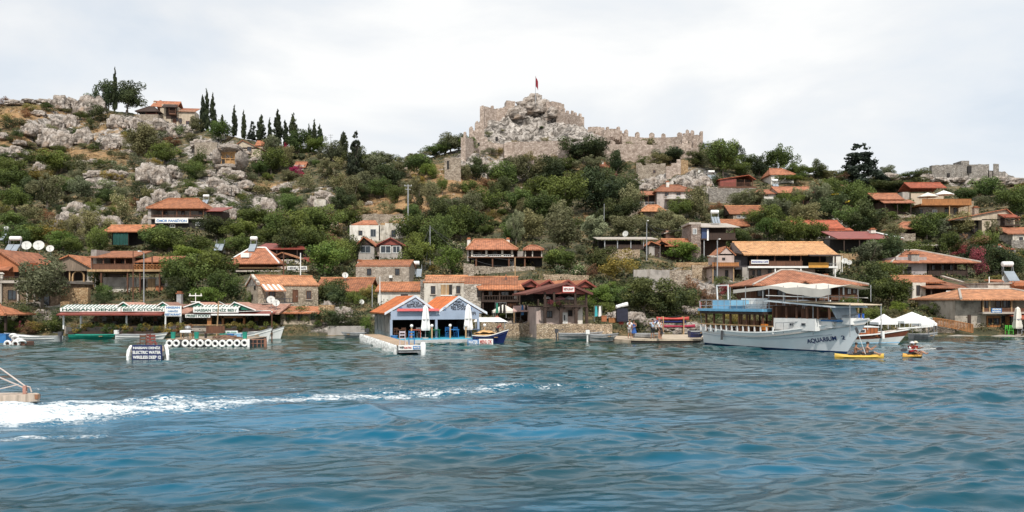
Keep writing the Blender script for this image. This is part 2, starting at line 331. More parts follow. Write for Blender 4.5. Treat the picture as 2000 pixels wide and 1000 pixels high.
# ------------------------------------------------------------------ water with real waves and the boat's wake
wxs = np.concatenate([np.linspace(-1400, -60, 90), np.linspace(-55, 2055, 1300), np.linspace(2060, 3400, 90)])
ys = [3.0]
while ys[-1] < 100: ys.append(ys[-1]+max(.035, (ys[-1]**2)/5495*.75*(.55 if ys[-1] < 40 else .42)))
ys = np.array(ys+[130., 200., 400.]); step = np.gradient(ys)
WY = np.repeat(ys[None, :], len(wxs), 0); WX = (wxs[:, None]-1000)/F*WY; ST = np.repeat(step[None, :], len(wxs), 0)
WPX = np.repeat(wxs[:, None], len(ys), 1); WPY = HY+F*H0/WY
rs = np.random.RandomState(5); Z = np.zeros_like(WX); DX = np.zeros_like(WX); DY = np.zeros_like(WX)
def lerp(x, pts): return np.interp(x, [a for a, b in pts], [b for a, b in pts])
# calmer streak where the wake has passed
wk = np.exp(-((WPY-lerp(WPX, [(-200, 838), (300, 835), (700, 812), (1100, 780), (1500, 765)]))/lerp(WPX, [(-200, 50), (300, 46), (700, 26), (1100, 12), (1300, 6)]))**2)*np.clip((1350-WPX)/500, 0, 1)
calm = 1-.72*wk
for k in range(72):
    lam = .27*(7.0/.27)**((k/71.0)**1.15)*(1+.1*rs.rand()); th = rs.normal(rad(-82), rad(24 if lam > 1.2 else 30)); a = .0072*lam**.86*min(1, lam/.48)*(.7+.6*rs.rand())
    if lam > 3: a *= .6
    kx, ky = math.cos(th)*2*math.pi/lam, math.sin(th)*2*math.pi/lam; ph = rs.rand()*6.28
    w = np.clip(lam/(2.6*ST)-1, 0, 1)*(calm if lam < 3 else 1)
    arg = kx*WX+ky*WY+ph; s_, c_ = np.sin(arg), np.cos(arg)
    Z += a*w*s_; q = .75*a*w; DX += q*math.cos(th)*c_; DY += q*math.sin(th)*c_
# patchy wind: groups of waves
gp = .75+.35*np.sin(WX*.21+WY*.13)*np.sin(WY*.31-WX*.07)+.2*np.sin(WX*.55+1)*np.sin(WY*.8)
Z *= gp; DX *= gp; DY *= gp
# wake swell lines
for yc, amp, wd in (([(-200, 846), (200, 846), (600, 815), (1000, 790)], .10, 9), ([(-200, 872), (300, 872), (800, 842), (1150, 842)], .13, 13), ([(-200, 795), (200, 786), (420, 768), (700, 758)], .06, 5), ([(700, 800), (900, 856), (1050, 846), (1180, 850), (1400, 850)], .12, 8)):
    d = (WPY-lerp(WPX, yc))/wd; Z += amp*np.exp(-d*d)*np.clip((1400-WPX)/300, 0, 1)*(WPY < 990)
main = lerp(WPX, [(-400, 812), (0, 814), (200, 813), (300, 803), (420, 797), (520, 787), (650, 777), (850, 767), (1000, 759), (1100, 756), (1500, 752)])
hw = lerp(WPX, [(-400, 22), (0, 21), (120, 19), (250, 15), (420, 14), (560, 11), (700, 8), (850, 6.5), (1000, 4.5), (1100, 3.4), (1500, 2)])
den = lerp(WPX, [(-400, 2), (60, 1.45), (200, 1.12), (330, .98), (500, 1.0), (650, .95), (850, .74), (1000, .58), (1120, .38), (1300, .2), (1500, 0), (1600, 0)])
foam = den*np.clip(1.2-.9*np.abs((WPY-main)/hw)**1.6, 0, 1)
up = lerp(WPX, [(60, 797), (200, 790), (330, 782), (460, 779), (560, 782), (700, 768), (900, 758)]); fu = np.clip(1.3-np.abs((WPY-up)/6)**2, 0, 1)*lerp(WPX, [(20, 0), (120, .95), (330, .8), (420, .6), (520, .45), (900, .15), (1100, 0)]); foam = np.maximum(foam, fu)
for pts, h_, d_ in (([(-200, 862), (0, 862), (190, 856), (260, 850)], 5, [(-200, .8), (60, .72), (190, .8), (250, 0)]), ([(250, 845), (700, 833), (760, 833)], 2.2, [(250, 0), (300, .35), (460, .5), (560, .3), (600, .15), (760, 0)]), ([(1000, 762), (1300, 757), (1450, 750)], 3, [(1000, .2), (1250, .25), (1450, 0)])):
    foam = np.maximum(foam, np.clip(1.3-np.abs((WPY-lerp(WPX, pts))/h_)**2, 0, 1)*lerp(WPX, d_))
ff = np.clip(foam, 0, 1.2)
fi = np.argwhere(ff > .15)
for i, j in fi:
    x, y = WX[i, j], WY[i, j]; Z[i, j] += min(1, ff[i, j])*(.05+.10*noise.fractal(Vector((x*1.1, y*1.7, 0)), 1, 2, 5))
Z[ff > 1.1] += .05
lee = np.clip((WY-70)/14, 0, 1); Z *= 1-.55*lee
m, nt, b, L = newmat('sea_water')
aF = N(nt, 'ShaderNodeAttribute', attribute_name='foam').outputs['Fac']; aW = N(nt, 'ShaderNodeAttribute', attribute_name='aer').outputs['Fac']; aS = N(nt, 'ShaderNodeAttribute', attribute_name='shallow').outputs['Fac']
n0 = tex(nt, 'noise', .13, detail=5, sc3=(1, 2.6, 1), dist=.6).outputs[0]
nf = tex(nt, 'noise', 1.5, detail=9, rough=.74, dist=1.3, sc3=(.55, 1.5, 1)).outputs[0]; n3 = tex(nt, 'noise', 2.4, detail=7, rough=.62, sc3=(.75, 1.15, 1)).outputs[0]; n4 = tex(nt, 'noise', .9, detail=4, rough=.6, sc3=(.7, 1.1, 1)).outputs[0]
c0 = ramp(nt, [(.38, (.001, .042, .062)), (.50, (.001, .056, .090)), (.62, (.002, .084, .150))]); L(n0, c0.inputs[0]); cs = ramp(nt, [(.38, (.002, .024, .020)), (.50, (.003, .038, .034)), (.62, (.004, .066, .060))]); L(n0, cs.inputs[0])
c = mixc(nt, aS, c0.outputs[0], cs.outputs[0]); c = mixc(nt, aW, c, (.005, .11, .20))
nf2 = tex(nt, 'noise', 5.5, detail=6, rough=.7, dist=1.5, sc3=(.7, 1.6, 1)).outputs[0]; fo = math_(nt, 'ADD', math_(nt, 'MULTIPLY', math_(nt, 'SUBTRACT', aF, .85), 2.2), math_(nt, 'MULTIPLY', math_(nt, 'SUBTRACT', math_(nt, 'ADD', nf, nf2), 1.0), 8.0)); fo = math_(nt, 'ADD', fo, .5, True)
fo2 = math_(nt, 'MULTIPLY', fo, math_(nt, 'GREATER_THAN', aF, .02)); c = mixc(nt, fo2, c, (.72, .77, .80)); L(c, b.inputs['Base Color'])
b.inputs['IOR'].default_value = 1.36; b.inputs['Specular Tint'].default_value = (.36, .80, 1, 1); ro = math_(nt, 'MULTIPLY_ADD', fo2, .6); ro.node.inputs[2].default_value = .015; L(ro, b.inputs['Roughness'])
n5 = math_(nt, 'ABSOLUTE', math_(nt, 'SUBTRACT', tex(nt, 'noise', 1.9, detail=5, rough=.62, dist=.5, sc3=(.6, 1.7, 1)).outputs[0], .5)); hsum = math_(nt, 'ADD', math_(nt, 'SUBTRACT', math_(nt, 'MULTIPLY', n3, .5), math_(nt, 'MULTIPLY', n5, .5)), n4); bump(nt, b, math_(nt, 'ADD', hsum, math_(nt, 'MULTIPLY', fo2, math_(nt, 'MULTIPLY', nf2, 3.0))), .6, .045)
WATER = m
sh = np.clip((WY-24)/36, 0, 1)*(1-.75*np.clip((WPX-1150)/500, 0, 1)*np.clip((80-WY)/30, 0, 1))
me = np_mesh('water', np.stack([WX+DX, WY+DY, Z], -1).reshape(-1, 3), grid_faces(len(wxs), len(ys))[:, ::-1], WATER, {'foam': foam.ravel(), 'aer': np.clip(wk*1.0+ff*.6+np.exp(-((WPX-1050)/130)**2-((WPY-850)/11)**2)+.8*np.exp(-((WPX-400)/70)**2-((WPY-768)/7)**2), 0, 1).ravel(), 'shallow': sh.ravel()}, True)
for poly in me.polygons[:1]: pass
water = link('water', me); tag(water, 'choppy blue green sea with a white wake', None, None, 'structure')
# ------------------------------------------------------------------ builder: shapes given in photo pixels at the building's own distance
STONE = stone((.27, .22, .17), (.50, .43, .35)); STONEG = stone((.22, .20, .18), (.40, .37, .33), 3.0); STONEO = stone((.36, .22, .11), (.58, .42, .25), 3.6, .4)
RUBBLE = stone((.38, .28, .18), (.62, .50, .37), 5.0, .3, 'rubble', (1, 1, 1.3)); CASTLE = stone((.34, .265, .22), (.58, .48, .41), 1.7, .65, 'castle_stone', (1, 1, 1.6))
WHITE = plaster((.72, .69, .63), .35); WHITED = plaster((.62, .58, .51), .7); PINK = plaster((.50, .40, .36), .3); BEIGE = plaster((.50, .42, .32), .35); GREYP = plaster((.38, .35, .32), .4); OCHRE = plaster((.46, .27, .12), .4); TERRA = plaster((.45, .17, .08), .4)
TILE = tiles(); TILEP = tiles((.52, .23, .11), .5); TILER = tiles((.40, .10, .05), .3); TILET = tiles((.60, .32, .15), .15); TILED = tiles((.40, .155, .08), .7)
REDM = plain((.24, .055, .04), .5, .2, 1.5, name='red_sheet_metal'); DWOOD = wood((.045, .025, .017)); BWOOD = wood((.13, .055, .028)); OWOOD = wood((.36, .15, .05)); LWOOD = wood((.42, .27, .14)); BLACK = plain((.018, .016, .015), .8, .3, name='dark_interior')  # BLACK back walls carry the shade of open verandas in their colour
WPAINT = plain((.78, .78, .76), .5, .06, 2, name='white_paint'); BLUEP = plain((.035, .17, .42), .5, .15, name='blue_paint'); GREENP = plain((.02, .17, .11), .5, .15, name='green_paint'); GREYM = plain((.35, .36, .37), .45, .15, metal=.3, name='grey_metal'); DKMET = plain((.05, .05, .055), .5, .2, name='dark_metal')
CANVAS = plain((.72, .68, .60), .9, .08, 1.2, name='canvas'); WCANVAS = plain((.82, .82, .81), .9, .05, name='white_canvas')
GLASS = glass(); GLASSL = glass((.10, .11, .12)); CONC = plaster((.45, .40, .35), .3, 'concrete'); REDPL = plain((.45, .06, .045), .6, .15, name='red_paint'); LBLUE = plain((.25, .48, .68), .45, .08, name='light_blue_paint'); SLATEB = plain((.30, .36, .46), .6, .08, 1, name='blue_grey_boards')
FONT = None
def text_part(parent, txt, cx, y, cz, w, h, mat, name='lettering', rz=0, bold=.028):
    cu = bpy.data.curves.new(name, 'FONT'); cu.body = txt; cu.size = 1; cu.align_x = 'CENTER'; cu.extrude = .012; cu.offset = bold; cu.space_line = .85
    to = bpy.data.objects.new(name, cu); C.objects.link(to); dg = bpy.context.evaluated_depsgraph_get(); me = bpy.data.meshes.new_from_object(to.evaluated_get(dg)); bpy.data.objects.remove(to)
    co = np.zeros(len(me.vertices)*3); me.vertices.foreach_get('co', co); co = co.reshape(-1, 3); lo, hi = co.min(0), co.max(0)
    co[:, 0] = (co[:, 0]-(lo[0]+hi[0])/2)*w/(hi[0]-lo[0]); co[:, 1] = (co[:, 1]-(lo[1]+hi[1])/2)*h/(hi[1]-lo[1])
    ca, sa = math.cos(rz), math.sin(rz)
    v = np.stack([cx+co[:, 0]*ca+co[:, 2]*sa, y+co[:, 0]*sa-co[:, 2]*ca, cz+co[:, 1]], 1); me.vertices.foreach_set('co', v.ravel()); me.materials.clear(); me.materials.append(mat); me.update()
    return link(name, me, parent)
LAND = []                                      # landmarks for labelling the plants: (px, py, phrase)
CLEAR = []                                     # picture rectangles plants must not hide
class B:
    def __init__(s, name, label, cat, x, py, Y=None, rz=0, group=None, mark=None, clear=None):
        s.Y = Y or hill_y(x, py); s.px = x; s.py = py; s.s = s.Y/F; s.z0 = wz(py, s.Y)
        s.o = empty(name, (wx(x, s.Y), s.Y, s.z0), label, cat, group, rz); s.rz = rz
        if mark: LAND.append((x, py, mark))
        if clear: CLEAR.append(clear)
    def X(s, px): return (px-s.px)*s.s
    def Z(s, py, d=0):
        return H0+(HY-py)/F*(s.Y+d)-s.z0
    def wall(s, x0, x1, yt, yb, d0, d1, mat, name='wall', foot=False):
        return MB().box(s.X(x0), s.X(x1), d0, d1, s.Z(yb)-(2.5 if foot else 0), s.Z(yt)).build(name, mat, s.o)
    def win(s, x, y, w, h, d=0, frame=BWOOD, pane=GLASS, name='window', sill=False, bars=True):
        X, Z_, W_, H_ = s.X(x), s.Z(y), w*s.s/2, h*s.s/2; t = max(.07, .1*W_)
        m = MB().box(X-W_, X+W_, d-.07, d+.05, Z_+H_-t, Z_+H_).box(X-W_, X+W_, d-.07, d+.05, Z_-H_, Z_-H_+t).box(X-W_, X-W_+t, d-.07, d+.05, Z_-H_+t, Z_+H_-t).box(X+W_-t, X+W_, d-.07, d+.05, Z_-H_+t, Z_+H_-t)
        if bars: m.box(X-t/3, X+t/3, d-.05, d+.04, Z_-H_+t, Z_+H_-t)
        f = m.build(name, frame, s.o); MB().box(X-W_+t, X+W_-t, d-.015, d+.03, Z_-H_+t, Z_+H_-t).build('pane', pane, f)
        if sill: MB().box(X-W_-.1, X+W_+.1, d-.14, d-.003, Z_-H_-.1, Z_-H_-.002).build('sill', CONC, f)
        return f
    def sidewin(s, d, y, w, h, x, frame=BWOOD, side=-1):   # window in a side wall at px x, centred at depth d
        X, Z_, W_, H_ = s.X(x), s.Z(y), w/2, h*s.s/2
        f = MB().box(X-.06 if side < 0 else X, X if side < 0 else X+.06, d-W_, d+W_, Z_-H_, Z_+H_).build('window', frame, s.o)
        MB().box(X-.07 if side < 0 else X+.001, X-.001 if side < 0 else X+.07, d-W_+.09, d+W_-.09, Z_-H_+.09, Z_+H_-.09).build('pane', GLASS, f); return f
    def door(s, x, yt, yb, w, d=0, mat=BWOOD, frame=None, name='door'):
        X, W_ = s.X(x), w*s.s/2; zt, zb = s.Z(yt), s.Z(yb)
        o = MB().box(X-W_, X+W_, d-.05, d+.02, zb, zt).build(name, mat, s.o)
        MB().box(X-W_-.08, X-W_-.002, d-.08, d+.02, zb, zt+.08).box(X+W_+.002, X+W_+.08, d-.08, d+.02, zb, zt+.08).box(X-W_, X+W_, d-.08, d+.02, zt+.002, zt+.08).build('frame', frame or mat, o)
        MB().cbox((X+W_*.7, d-.075, (zt+zb)/2), (.05, .05, .12)).build('handle', GREYM, o); return o
    def rx(s, x0, x1, ye, yr, d0, d1, mat, over=.35, end=None, name='roof', caps=True, t=.16):
        """gable roof, ridge left-right; ye eave row at the front, yr ridge row"""
        a, b, dm = s.X(x0), s.X(x1), (d0+d1)/2; ze = s.Z(ye, d0-over); zr = s.Z(yr, dm); e = over
        m = MB().slab([(a, d0-e, ze), (b, d0-e, ze), (b, dm, zr), (a, dm, zr)], t).slab([(b, d1+e, ze), (a, d1+e, ze), (a, dm, zr-.01), (b, dm, zr-.01)], t)
        o = m.build(name, mat, s.o); zi = ze+(zr-ze)*e/(dm-d0+e)-t*1.15
        if end:
            for x, sg in ((a+.12, 1), (b-.12, -1)):
                MB().slab([(x, d0, zi-.02), (x, dm, zr-t*1.3), (x, d1, zi-.02)], .2*sg).build('gable_wall', end, s.o)
        if caps: MB().tube([(a-.05, dm, zr+.02), (b+.05, dm, zr+.02)], .12, 6).build('ridge_cap', TILEP if mat is TILE else mat, o)
        return o
    def ry(s, x0, x1, ye, yr, d0, d1, mat, front=None, over=.4, xm=None, name='roof', barge=None, t=.15, bw=.17):
        """gable roof with its gable end facing the water"""
        a, b = s.X(x0), s.X(x1); xm = s.X(xm) if xm else (a+b)/2; z = s.Z(ye, d0-over); zr = s.Z(yr, d0-over); e = over
        m = MB().slab([(a, d1, z), (a, d0-e, z), (xm, d0-e, zr), (xm, d1, zr)], t).slab([(xm, d1, zr), (xm, d0-e, zr), (b, d0-e, z), (b, d1, z)], t)
        o = m.build(name, mat, s.o)
        if front: MB().slab([(a+.35*(xm-a)/abs(xm-a or 1), d0, z-t+.1), (b-.3, d0, z-t+.1), (xm, d0, zr-t-.05)], .12).build('gable', front, s.o)
        if barge:
            w = bw; k = MB()
            k.slab([(a-.05, d0-e-.06, z-w), (xm, d0-e-.06, zr-w), (xm, d0-e-.06, zr+.05), (a-.05, d0-e-.06, z+.05)], .05)
            k.slab([(xm, d0-e-.06, zr-w), (b+.05, d0-e-.06, z-w), (b+.05, d0-e-.06, z+.05), (xm, d0-e-.06, zr+.05)], .05); k.build('barge_board', barge, o)
        return o
    def hip(s, x0, x1, xr0, xr1, ye, yr, d0, d1, mat, over=.4, cap=None, name='roof', dr=None, t=.14):
        a, b, p, q = s.X(x0), s.X(x1), s.X(xr0), s.X(xr1); dm = dr if dr is not None else (d0+d1)/2; e = over; z = s.Z(ye, d0-e); zr = s.Z(yr, dm)
        A, B_, C_, D_, E, G_ = (a, d0-e, z), (b, d0-e, z), (b, d1+e, z), (a, d1+e, z), (p, dm, zr), (q, dm, zr)
        m = MB(); m.face([A, B_, G_, E]); m.face([B_, C_, G_]); m.face([C_, D_, E, G_]); m.face([D_, A, E])
        lo = [Vector(v)-Vector((0, 0, t)) for v in (A, B_, C_, D_)]
        for i, (u, v) in enumerate(((A, B_), (B_, C_), (C_, D_), (D_, A))): m.face([lo[i], lo[(i+1) % 4], v, u])
        m.face(lo[::-1]); o = m.build(name, mat, s.o)
        k = MB()
        for u, v in ((A, E), (B_, G_), (E, G_)): k.tube([Vector(u)+Vector((0, 0, .03)), Vector(v)+Vector((0, 0, .03))], .13, 5)
        k.build('ridge_cap', cap or mat, o); return o
    def shed(s, x0, x1, yf, yb_, d0, d1, mat, name='roof', t=.12, x0b=None, x1b=None):
        a, b = s.X(x0), s.X(x1); a2 = s.X(x0b) if x0b else a; b2 = s.X(x1b) if x1b else b
        return MB().slab([(a, d0, s.Z(yf, d0)), (b, d0, s.Z(yf, d0)), (b2, d1, s.Z(yb_, d1)), (a2, d1, s.Z(yb_, d1))], t).build(name, mat, s.o)
    def posts(s, xs, yt, yb, d, th=.14, mat=BWOOD, name='post'):
        for x in xs: MB().box(s.X(x)-th/2, s.X(x)+th/2, d-th/2, d+th/2, s.Z(yb), s.Z(yt)).build(name, mat, s.o)
    def rail(s, x0, x1, yt, yb, d, mat=BWOOD, n=None, name='railing', solid=False, cross=False):
        a, b, zt, zb = s.X(x0), s.X(x1), s.Z(yt), s.Z(yb); m = MB().box(a, b, d-.05, d+.05, zt-.08, zt).box(a, b, d-.04, d+.04, zb, zb+.08)
        n = n or max(3, int((b-a)/.28))
        if solid:
            m.box(a+.02, b-.02, d-.02, d+.02, zb+.08, zt-.08)
        else:
            for i in range(n+1):
                x = a+.03+(b-a-.06)*i/n; m.box(x-.025, x+.025, d-.025, d+.025, zb+.08, zt-.08)
                if cross and i < n:
                    x2 = a+.03+(b-a-.06)*(i+1)/n; m.tube([(x, d, zb+.1), (x2, d, zt-.1)], .03, 4); m.tube([(x, d+.01, zt-.1), (x2, d+.01, zb+.1)], .03, 4)
        return m.build(name, mat, s.o)
    def chim(s, x, yt, yb, d, w=.6, mat=None):
        X = s.X(x); zt = s.Z(yt, d); zb = s.Z(yb, d)
        o = MB().box(X-w/2, X+w/2, d-w/2, d+w/2, zb, zt).build('chimney', mat or WHITE, s.o)
        MB().box(X-w*.65, X+w*.65, d-w*.65, d+w*.65, zt+.002, zt+.1).box(X-w*.4, X+w*.4, d-w*.4, d+w*.4, zt+.1, zt+.3).build('chimney_cap', TILE, o)
    def sign(s, x0, x1, yt, yb, d, lines, bg=WPAINT, fg=None, frame=None, name='sign'):
        a, b, zt, zb = s.X(x0), s.X(x1), s.Z(yt), s.Z(yb)
        o = MB().box(a, b, d, d+.06, zb, zt).build(name, bg, s.o)
        if frame: MB().box(a-.06, b+.06, d-.02, d+.05, zt+.001, zt+.07).box(a-.06, b+.06, d-.02, d+.05, zb-.07, zb-.001).box(a-.07, a-.001, d-.02, d+.05, zb, zt).box(b+.001, b+.07, d-.02, d+.05, zb, zt).build('sign_frame', frame, o)
        H = (zt-zb)/len(lines)
        for i, l in enumerate(lines):
            if isinstance(l, str): l = (l, .86)
            t_, wf = l[0], l[1]; f_ = l[2] if len(l) > 2 else fg; hf = l[3] if len(l) > 3 else .62
            text_part(o, t_, (a+b)/2, d-.014, zt-H*(i+.5), (b-a)*wf, H*hf, f_)
        return o
def hill_y(px, py): return dep(px, py)
def dish(px, py, r, label, Y=None, col=plain((.56, .56, .53), .6, .12, 2, name='dish_enamel'), aim=(.35, -1, .45), group='satellite dishes on the roofs and terraces'):
    """satellite dish centred at a pixel, radius r in pixels"""
    Y = Y or dep(px, py); s = Y/F; rr = r*s; o = empty('satellite_dish', P(px, py+r*1.35, Y), label, 'satellite dish', group)
    m = MB().lathe((0, 0, 0), [(0.001, 0), (rr*.35, .02*rr), (rr*.7, .09*rr), (rr, .2*rr), (rr, .2*rr+.03), (rr*.68, .1*rr+.03), (.001, .03)], 18)
    q = Vector(aim).normalized().to_track_quat('Z', 'Y'); c = Vector((0, 0, r*1.35*s))
    m.v = [tuple(q @ Vector(v)+c) for v in m.v]; m.build('reflector', col, o, True)
    fp = c+q @ Vector((0, 0, rr*.95)); MB().tube([c+q @ Vector((0, -rr*.95, rr*.2)), fp], .02, 4).cbox(fp, (.1, .1, .1)).build('feed_arm', GREYM, o)
    MB().tube([(0, .12, -.3), (0, .12, c.z*.8), c+q @ Vector((0, 0, -.02))], .035, 5).build('mast', GREYM, o); return o
def solar(px, py, w, label, Y=None, panels=2, tank=True, rz=0):
    """roof-top solar water heater; px,py bottom centre, w width in pixels"""
    Y = Y or dep(px, py); s = Y/F; W_ = w*s; o = empty('solar_water_heater', P(px, py, Y), label, 'solar water heater', 'solar water heaters', rz)
    pw = W_/panels
    for i in range(panels):
        a = -W_/2+i*pw; MB().slab([(a+.04, 0, .1), (a+pw-.04, 0, .1), (a+pw-.04, 1.1, 1.25), (a+.04, 1.1, 1.25)], .08).build('panel', plain((.30, .34, .38), .2, .1, 1, .2, name='collector_glass'), o)
    m = MB()
    for x in (-W_/2+.1, W_/2-.1): m.tube([(x, .9, -.3), (x, 1.25, 1.9)], .03, 4).tube([(x, 1.5, -.3), (x, 1.5, 1.9)], .03, 4)
    m.build('stand', GREYM, o)
    if tank: MB().tube([(-min(W_, 1.6)/2, 1.4, 2.1), (-min(W_, 1.6)/2+.08, 1.4, 2.1), (min(W_, 1.6)/2-.08, 1.4, 2.1), (min(W_, 1.6)/2, 1.4, 2.1)], [.2, .3, .3, .2], 12).build('tank', WPAINT, o, True)
    return o
def parasol(px, py, w, h, label, Y=None, mat=None, closed=False, cat='parasol', group=None, n=8):
    """px,py foot; w canopy width and h total height in pixels"""
    mat = mat or WCANVAS; Y = Y or dep(px, py); s = Y/F; o = empty('parasol', P(px, py, Y), label, cat, group); H = h*s; r = w*s/2
    MB().tube([(0, 0, 0), (0, 0, H*.97)], .03, 6).build('pole', LWOOD if not closed else GREYM, o); MB().cyl((0, 0, 0), .28, .09, 12).build('base', CONC, o)
    if closed: 
        m = MB(); k = 10
        prof = [(.05, 1.0), (.55, .93), (.8, .72), (.95, .5), (1.15, .3), (1.0, .24)]
        rings = [[(r*a*(1+.22*math.cos(i*math.pi))*math.cos(2*math.pi*i/k), r*a*(1+.22*math.cos(i*math.pi))*math.sin(2*math.pi*i/k), H*z) for i in range(k)] for a, z in prof]
        for A_, B_ in zip(rings, rings[1:]):
            for i in range(k): m.face([A_[i], A_[(i+1) % k], B_[(i+1) % k], B_[i]])
        m.build('folded_canopy', mat, o)
        MB().lathe((0, 0, H*.56), [(r*.99, -.05), (r*1.02, 0), (r*.99, .05)], 10).build('strap', GREYM, o)
    else:
        m = MB(); zc = H*.97; ze = H*.97-min(r*.42, H*.4)
        P_ = [(r*math.cos(2*math.pi*(i+.5)/n), r*math.sin(2*math.pi*(i+.5)/n), ze) for i in range(n)]
        for i in range(n):
            a, b = P_[i], P_[(i+1) % n]; m.slab([(0, 0, zc), a, b], .02); m.face([a, (a[0], a[1], ze-.18), (b[0], b[1], ze-.18), b])
        m.build('canopy', mat, o)
    return o
# ================================================================== the castle
def castle_wall(o, pts, thick=1.3, mer=None, name='curtain_wall', mat=CASTLE, foot=4, rag=.0, merw=.9, merh=1.3, step_=2.2, pointed=True):
    """pts: (px, top row, bottom row, distance); mer: build merlons"""
    m = MB(); M_ = MB(); r = random.Random(len(pts)*31+int(pts[0][0]))
    for (x0, t0, b0, y0), (x1, t1, b1, y1) in zip(pts, pts[1:]):
        A_, B_ = Vector((wx(x0, y0), y0, 0)), Vector((wx(x1, y1), y1, 0)); L_ = (B_-A_).length; u = (B_-A_).normalized(); nrm = Vector((u.y, -u.x, 0)); nrm = nrm if nrm.y < 0 else -nrm
        n = max(1, int(L_/1.0)); zt = [wz(t0, y0)+(wz(t1, y1)-wz(t0, y0))*i/n+(r.uniform(-rag, rag*.6) if rag else 0) for i in range(n+1)]
        zb0, zb1 = wz(b0, y0)-foot, wz(b1, y1)-foot
        for i in range(n):
            p, q = A_+u*L_*i/n, A_+u*L_*(i+1)/n; h = (zt[i]+zt[i+1])/2
            za, zbb = (h, h) if rag > .2 else (zt[i], zt[i+1]); c0, c1 = zb0+(zb1-zb0)*i/n, zb0+(zb1-zb0)*(i+1)/n
            f = [p, q, q-nrm*thick, p-nrm*thick]
            m.face([(f[0].x, f[0].y, c0), (f[1].x, f[1].y, c1), (f[1].x, f[1].y, zbb), (f[0].x, f[0].y, za)])
            m.face([(f[3].x, f[3].y, c0), (f[2].x, f[2].y, c1), (f[2].x, f[2].y, zbb), (f[3].x, f[3].y, za)][::-1])
            m.face([(f[0].x, f[0].y, za), (f[1].x, f[1].y, zbb), (f[2].x, f[2].y, zbb), (f[3].x, f[3].y, za)])
            if i == 0 or rag > .2: m.face([(f[0].x, f[0].y, c0), (f[0].x, f[0].y, za), (f[3].x, f[3].y, za), (f[3].x, f[3].y, c0)])
            if i == n-1 or rag > .2: m.face([(f[1].x, f[1].y, c1), (f[1].x, f[1].y, zbb), (f[2].x, f[2].y, zbb), (f[2].x, f[2].y, c1)][::-1])
        if mer:
            k = max(1, int(L_/step_))
            for i in range(k):
                if r.random() < .14: continue
                tt = (i+.5+r.uniform(-.17, .17))/k; p = A_+u*L_*tt-nrm*.25; z = wz(t0, y0)+(wz(t1, y1)-wz(t0, y0))*tt; w = merw*r.uniform(.85, 1.15)/2; h = merh*r.uniform(.5, 1.2)
                prof = [(-w, -.3), (w, -.3), (w, h*.7), (w*.5, h*.93), (0, h) if pointed else (w*.4, h), (-w*.5, h*.93), (-w, h*.7)]
                M_.slab([(p.x+u.x*a, p.y+u.y*a, z+b_) for a, b_ in prof], .6*(1 if nrm.y < 0 else -1)) if True else None
    me = m.build(name, mat, o)
    if mer: M_.build('battlements', mat, me)
    return me
cas = empty('castle', P(1040, 300, 225), 'ruined stone castle with crenellated walls around the rocky summit', 'castle'); LAND.append((1100, 300, 'hilltop castle'))
cw = lambda pts, **k: (lambda o: setattr(o, 'location', o.location) or o)(castle_wall(cas, pts, **k))
_cas_parts = []
def cwall(pts, **k):
    pts = [(p[0], p[1], p[2], dep(p[0], max(p[2], ridge(p[0])+1))-.6) for p in pts]
    o = castle_wall(cas, pts, **k); o.matrix_parent_inverse = Matrix.Translation(-cas.location); _cas_parts.append(o); return o
cwall([(909, 268, 312, 223), (930, 272, 300, 224), (960, 278, 300, 225), (985, 282, 304, 226)], mer=True, merh=1.4, name='curtain_wall')
cwall([(985, 279, 310, 226), (1000, 277, 312, 226.5), (1060, 276, 320, 226), (1108, 274, 322, 225)], rag=.18, name='curtain_wall')
cwall([(916, 262, 285, 229), (925, 258, 285, 232), (936, 252, 285, 236), (946, 245, 285, 239)], mer=True, merw=1.1, merh=3.0, step_=1.9, pointed=False, name='stepped_wall', rag=.3)
cwall([(945, 210, 232, 255), (947, 208, 232, 254), (970, 212, 230, 257), (992, 207, 228, 259)], mer=True, rag=.3, merh=.9, name='upper_wall')
cwall([(989, 197, 225, 259), (997, 195, 225, 259.5), (1006, 200, 225, 260)], rag=.35, thick=4, name='watch_tower')
cwall([(1066, 200, 228, 259), (1073, 197, 228, 259), (1084, 203, 230, 259)], rag=.3, thick=4, name='watch_tower')
cwall([(1086, 216, 235, 258), (1110, 222, 240, 256), (1134, 228, 245, 253)], mer=True, merh=1.5, name='descending_wall')
cwall([(1148, 248, 262, 249), (1166, 245, 266, 247), (1180, 250, 270, 246)], rag=.45, name='ruined_wall')
cwall([(1180, 254, 280, 243), (1200, 252, 282, 243), (1215, 256, 285, 243), (1222, 262, 285, 243)], rag=.5, mer=True, name='ruined_wall')
cwall([(1215, 265, 292, 243), (1260, 269, 295, 242), (1310, 268, 297, 240), (1335, 266, 298, 238)], mer=True, merh=1.9, merw=1.3, step_=3.2, name='back_wall')
cwall([(1185, 282, 312, 231), (1230, 281, 314, 230), (1275, 283, 314, 229), (1320, 281, 312, 229), (1350, 279, 306, 229)], mer=True, merh=1.8, merw=1.5, step_=3.6, name='front_wall')
cwall([(1333, 262, 300, 234), (1345, 262, 300, 233), (1356, 264, 300, 233)], rag=.5, mer=True, name='ruined_wall')
cwall([(1354, 272, 305, 231), (1362, 266, 305, 230.5), (1368, 258, 303, 230), (1373, 254, 303, 230)], rag=.5, thick=2.4, name='corner_tower')
cwall([(1338, 288, 308, 228), (1372, 290, 310, 227), (1378, 296, 312, 228)], rag=.3, name='outwork')
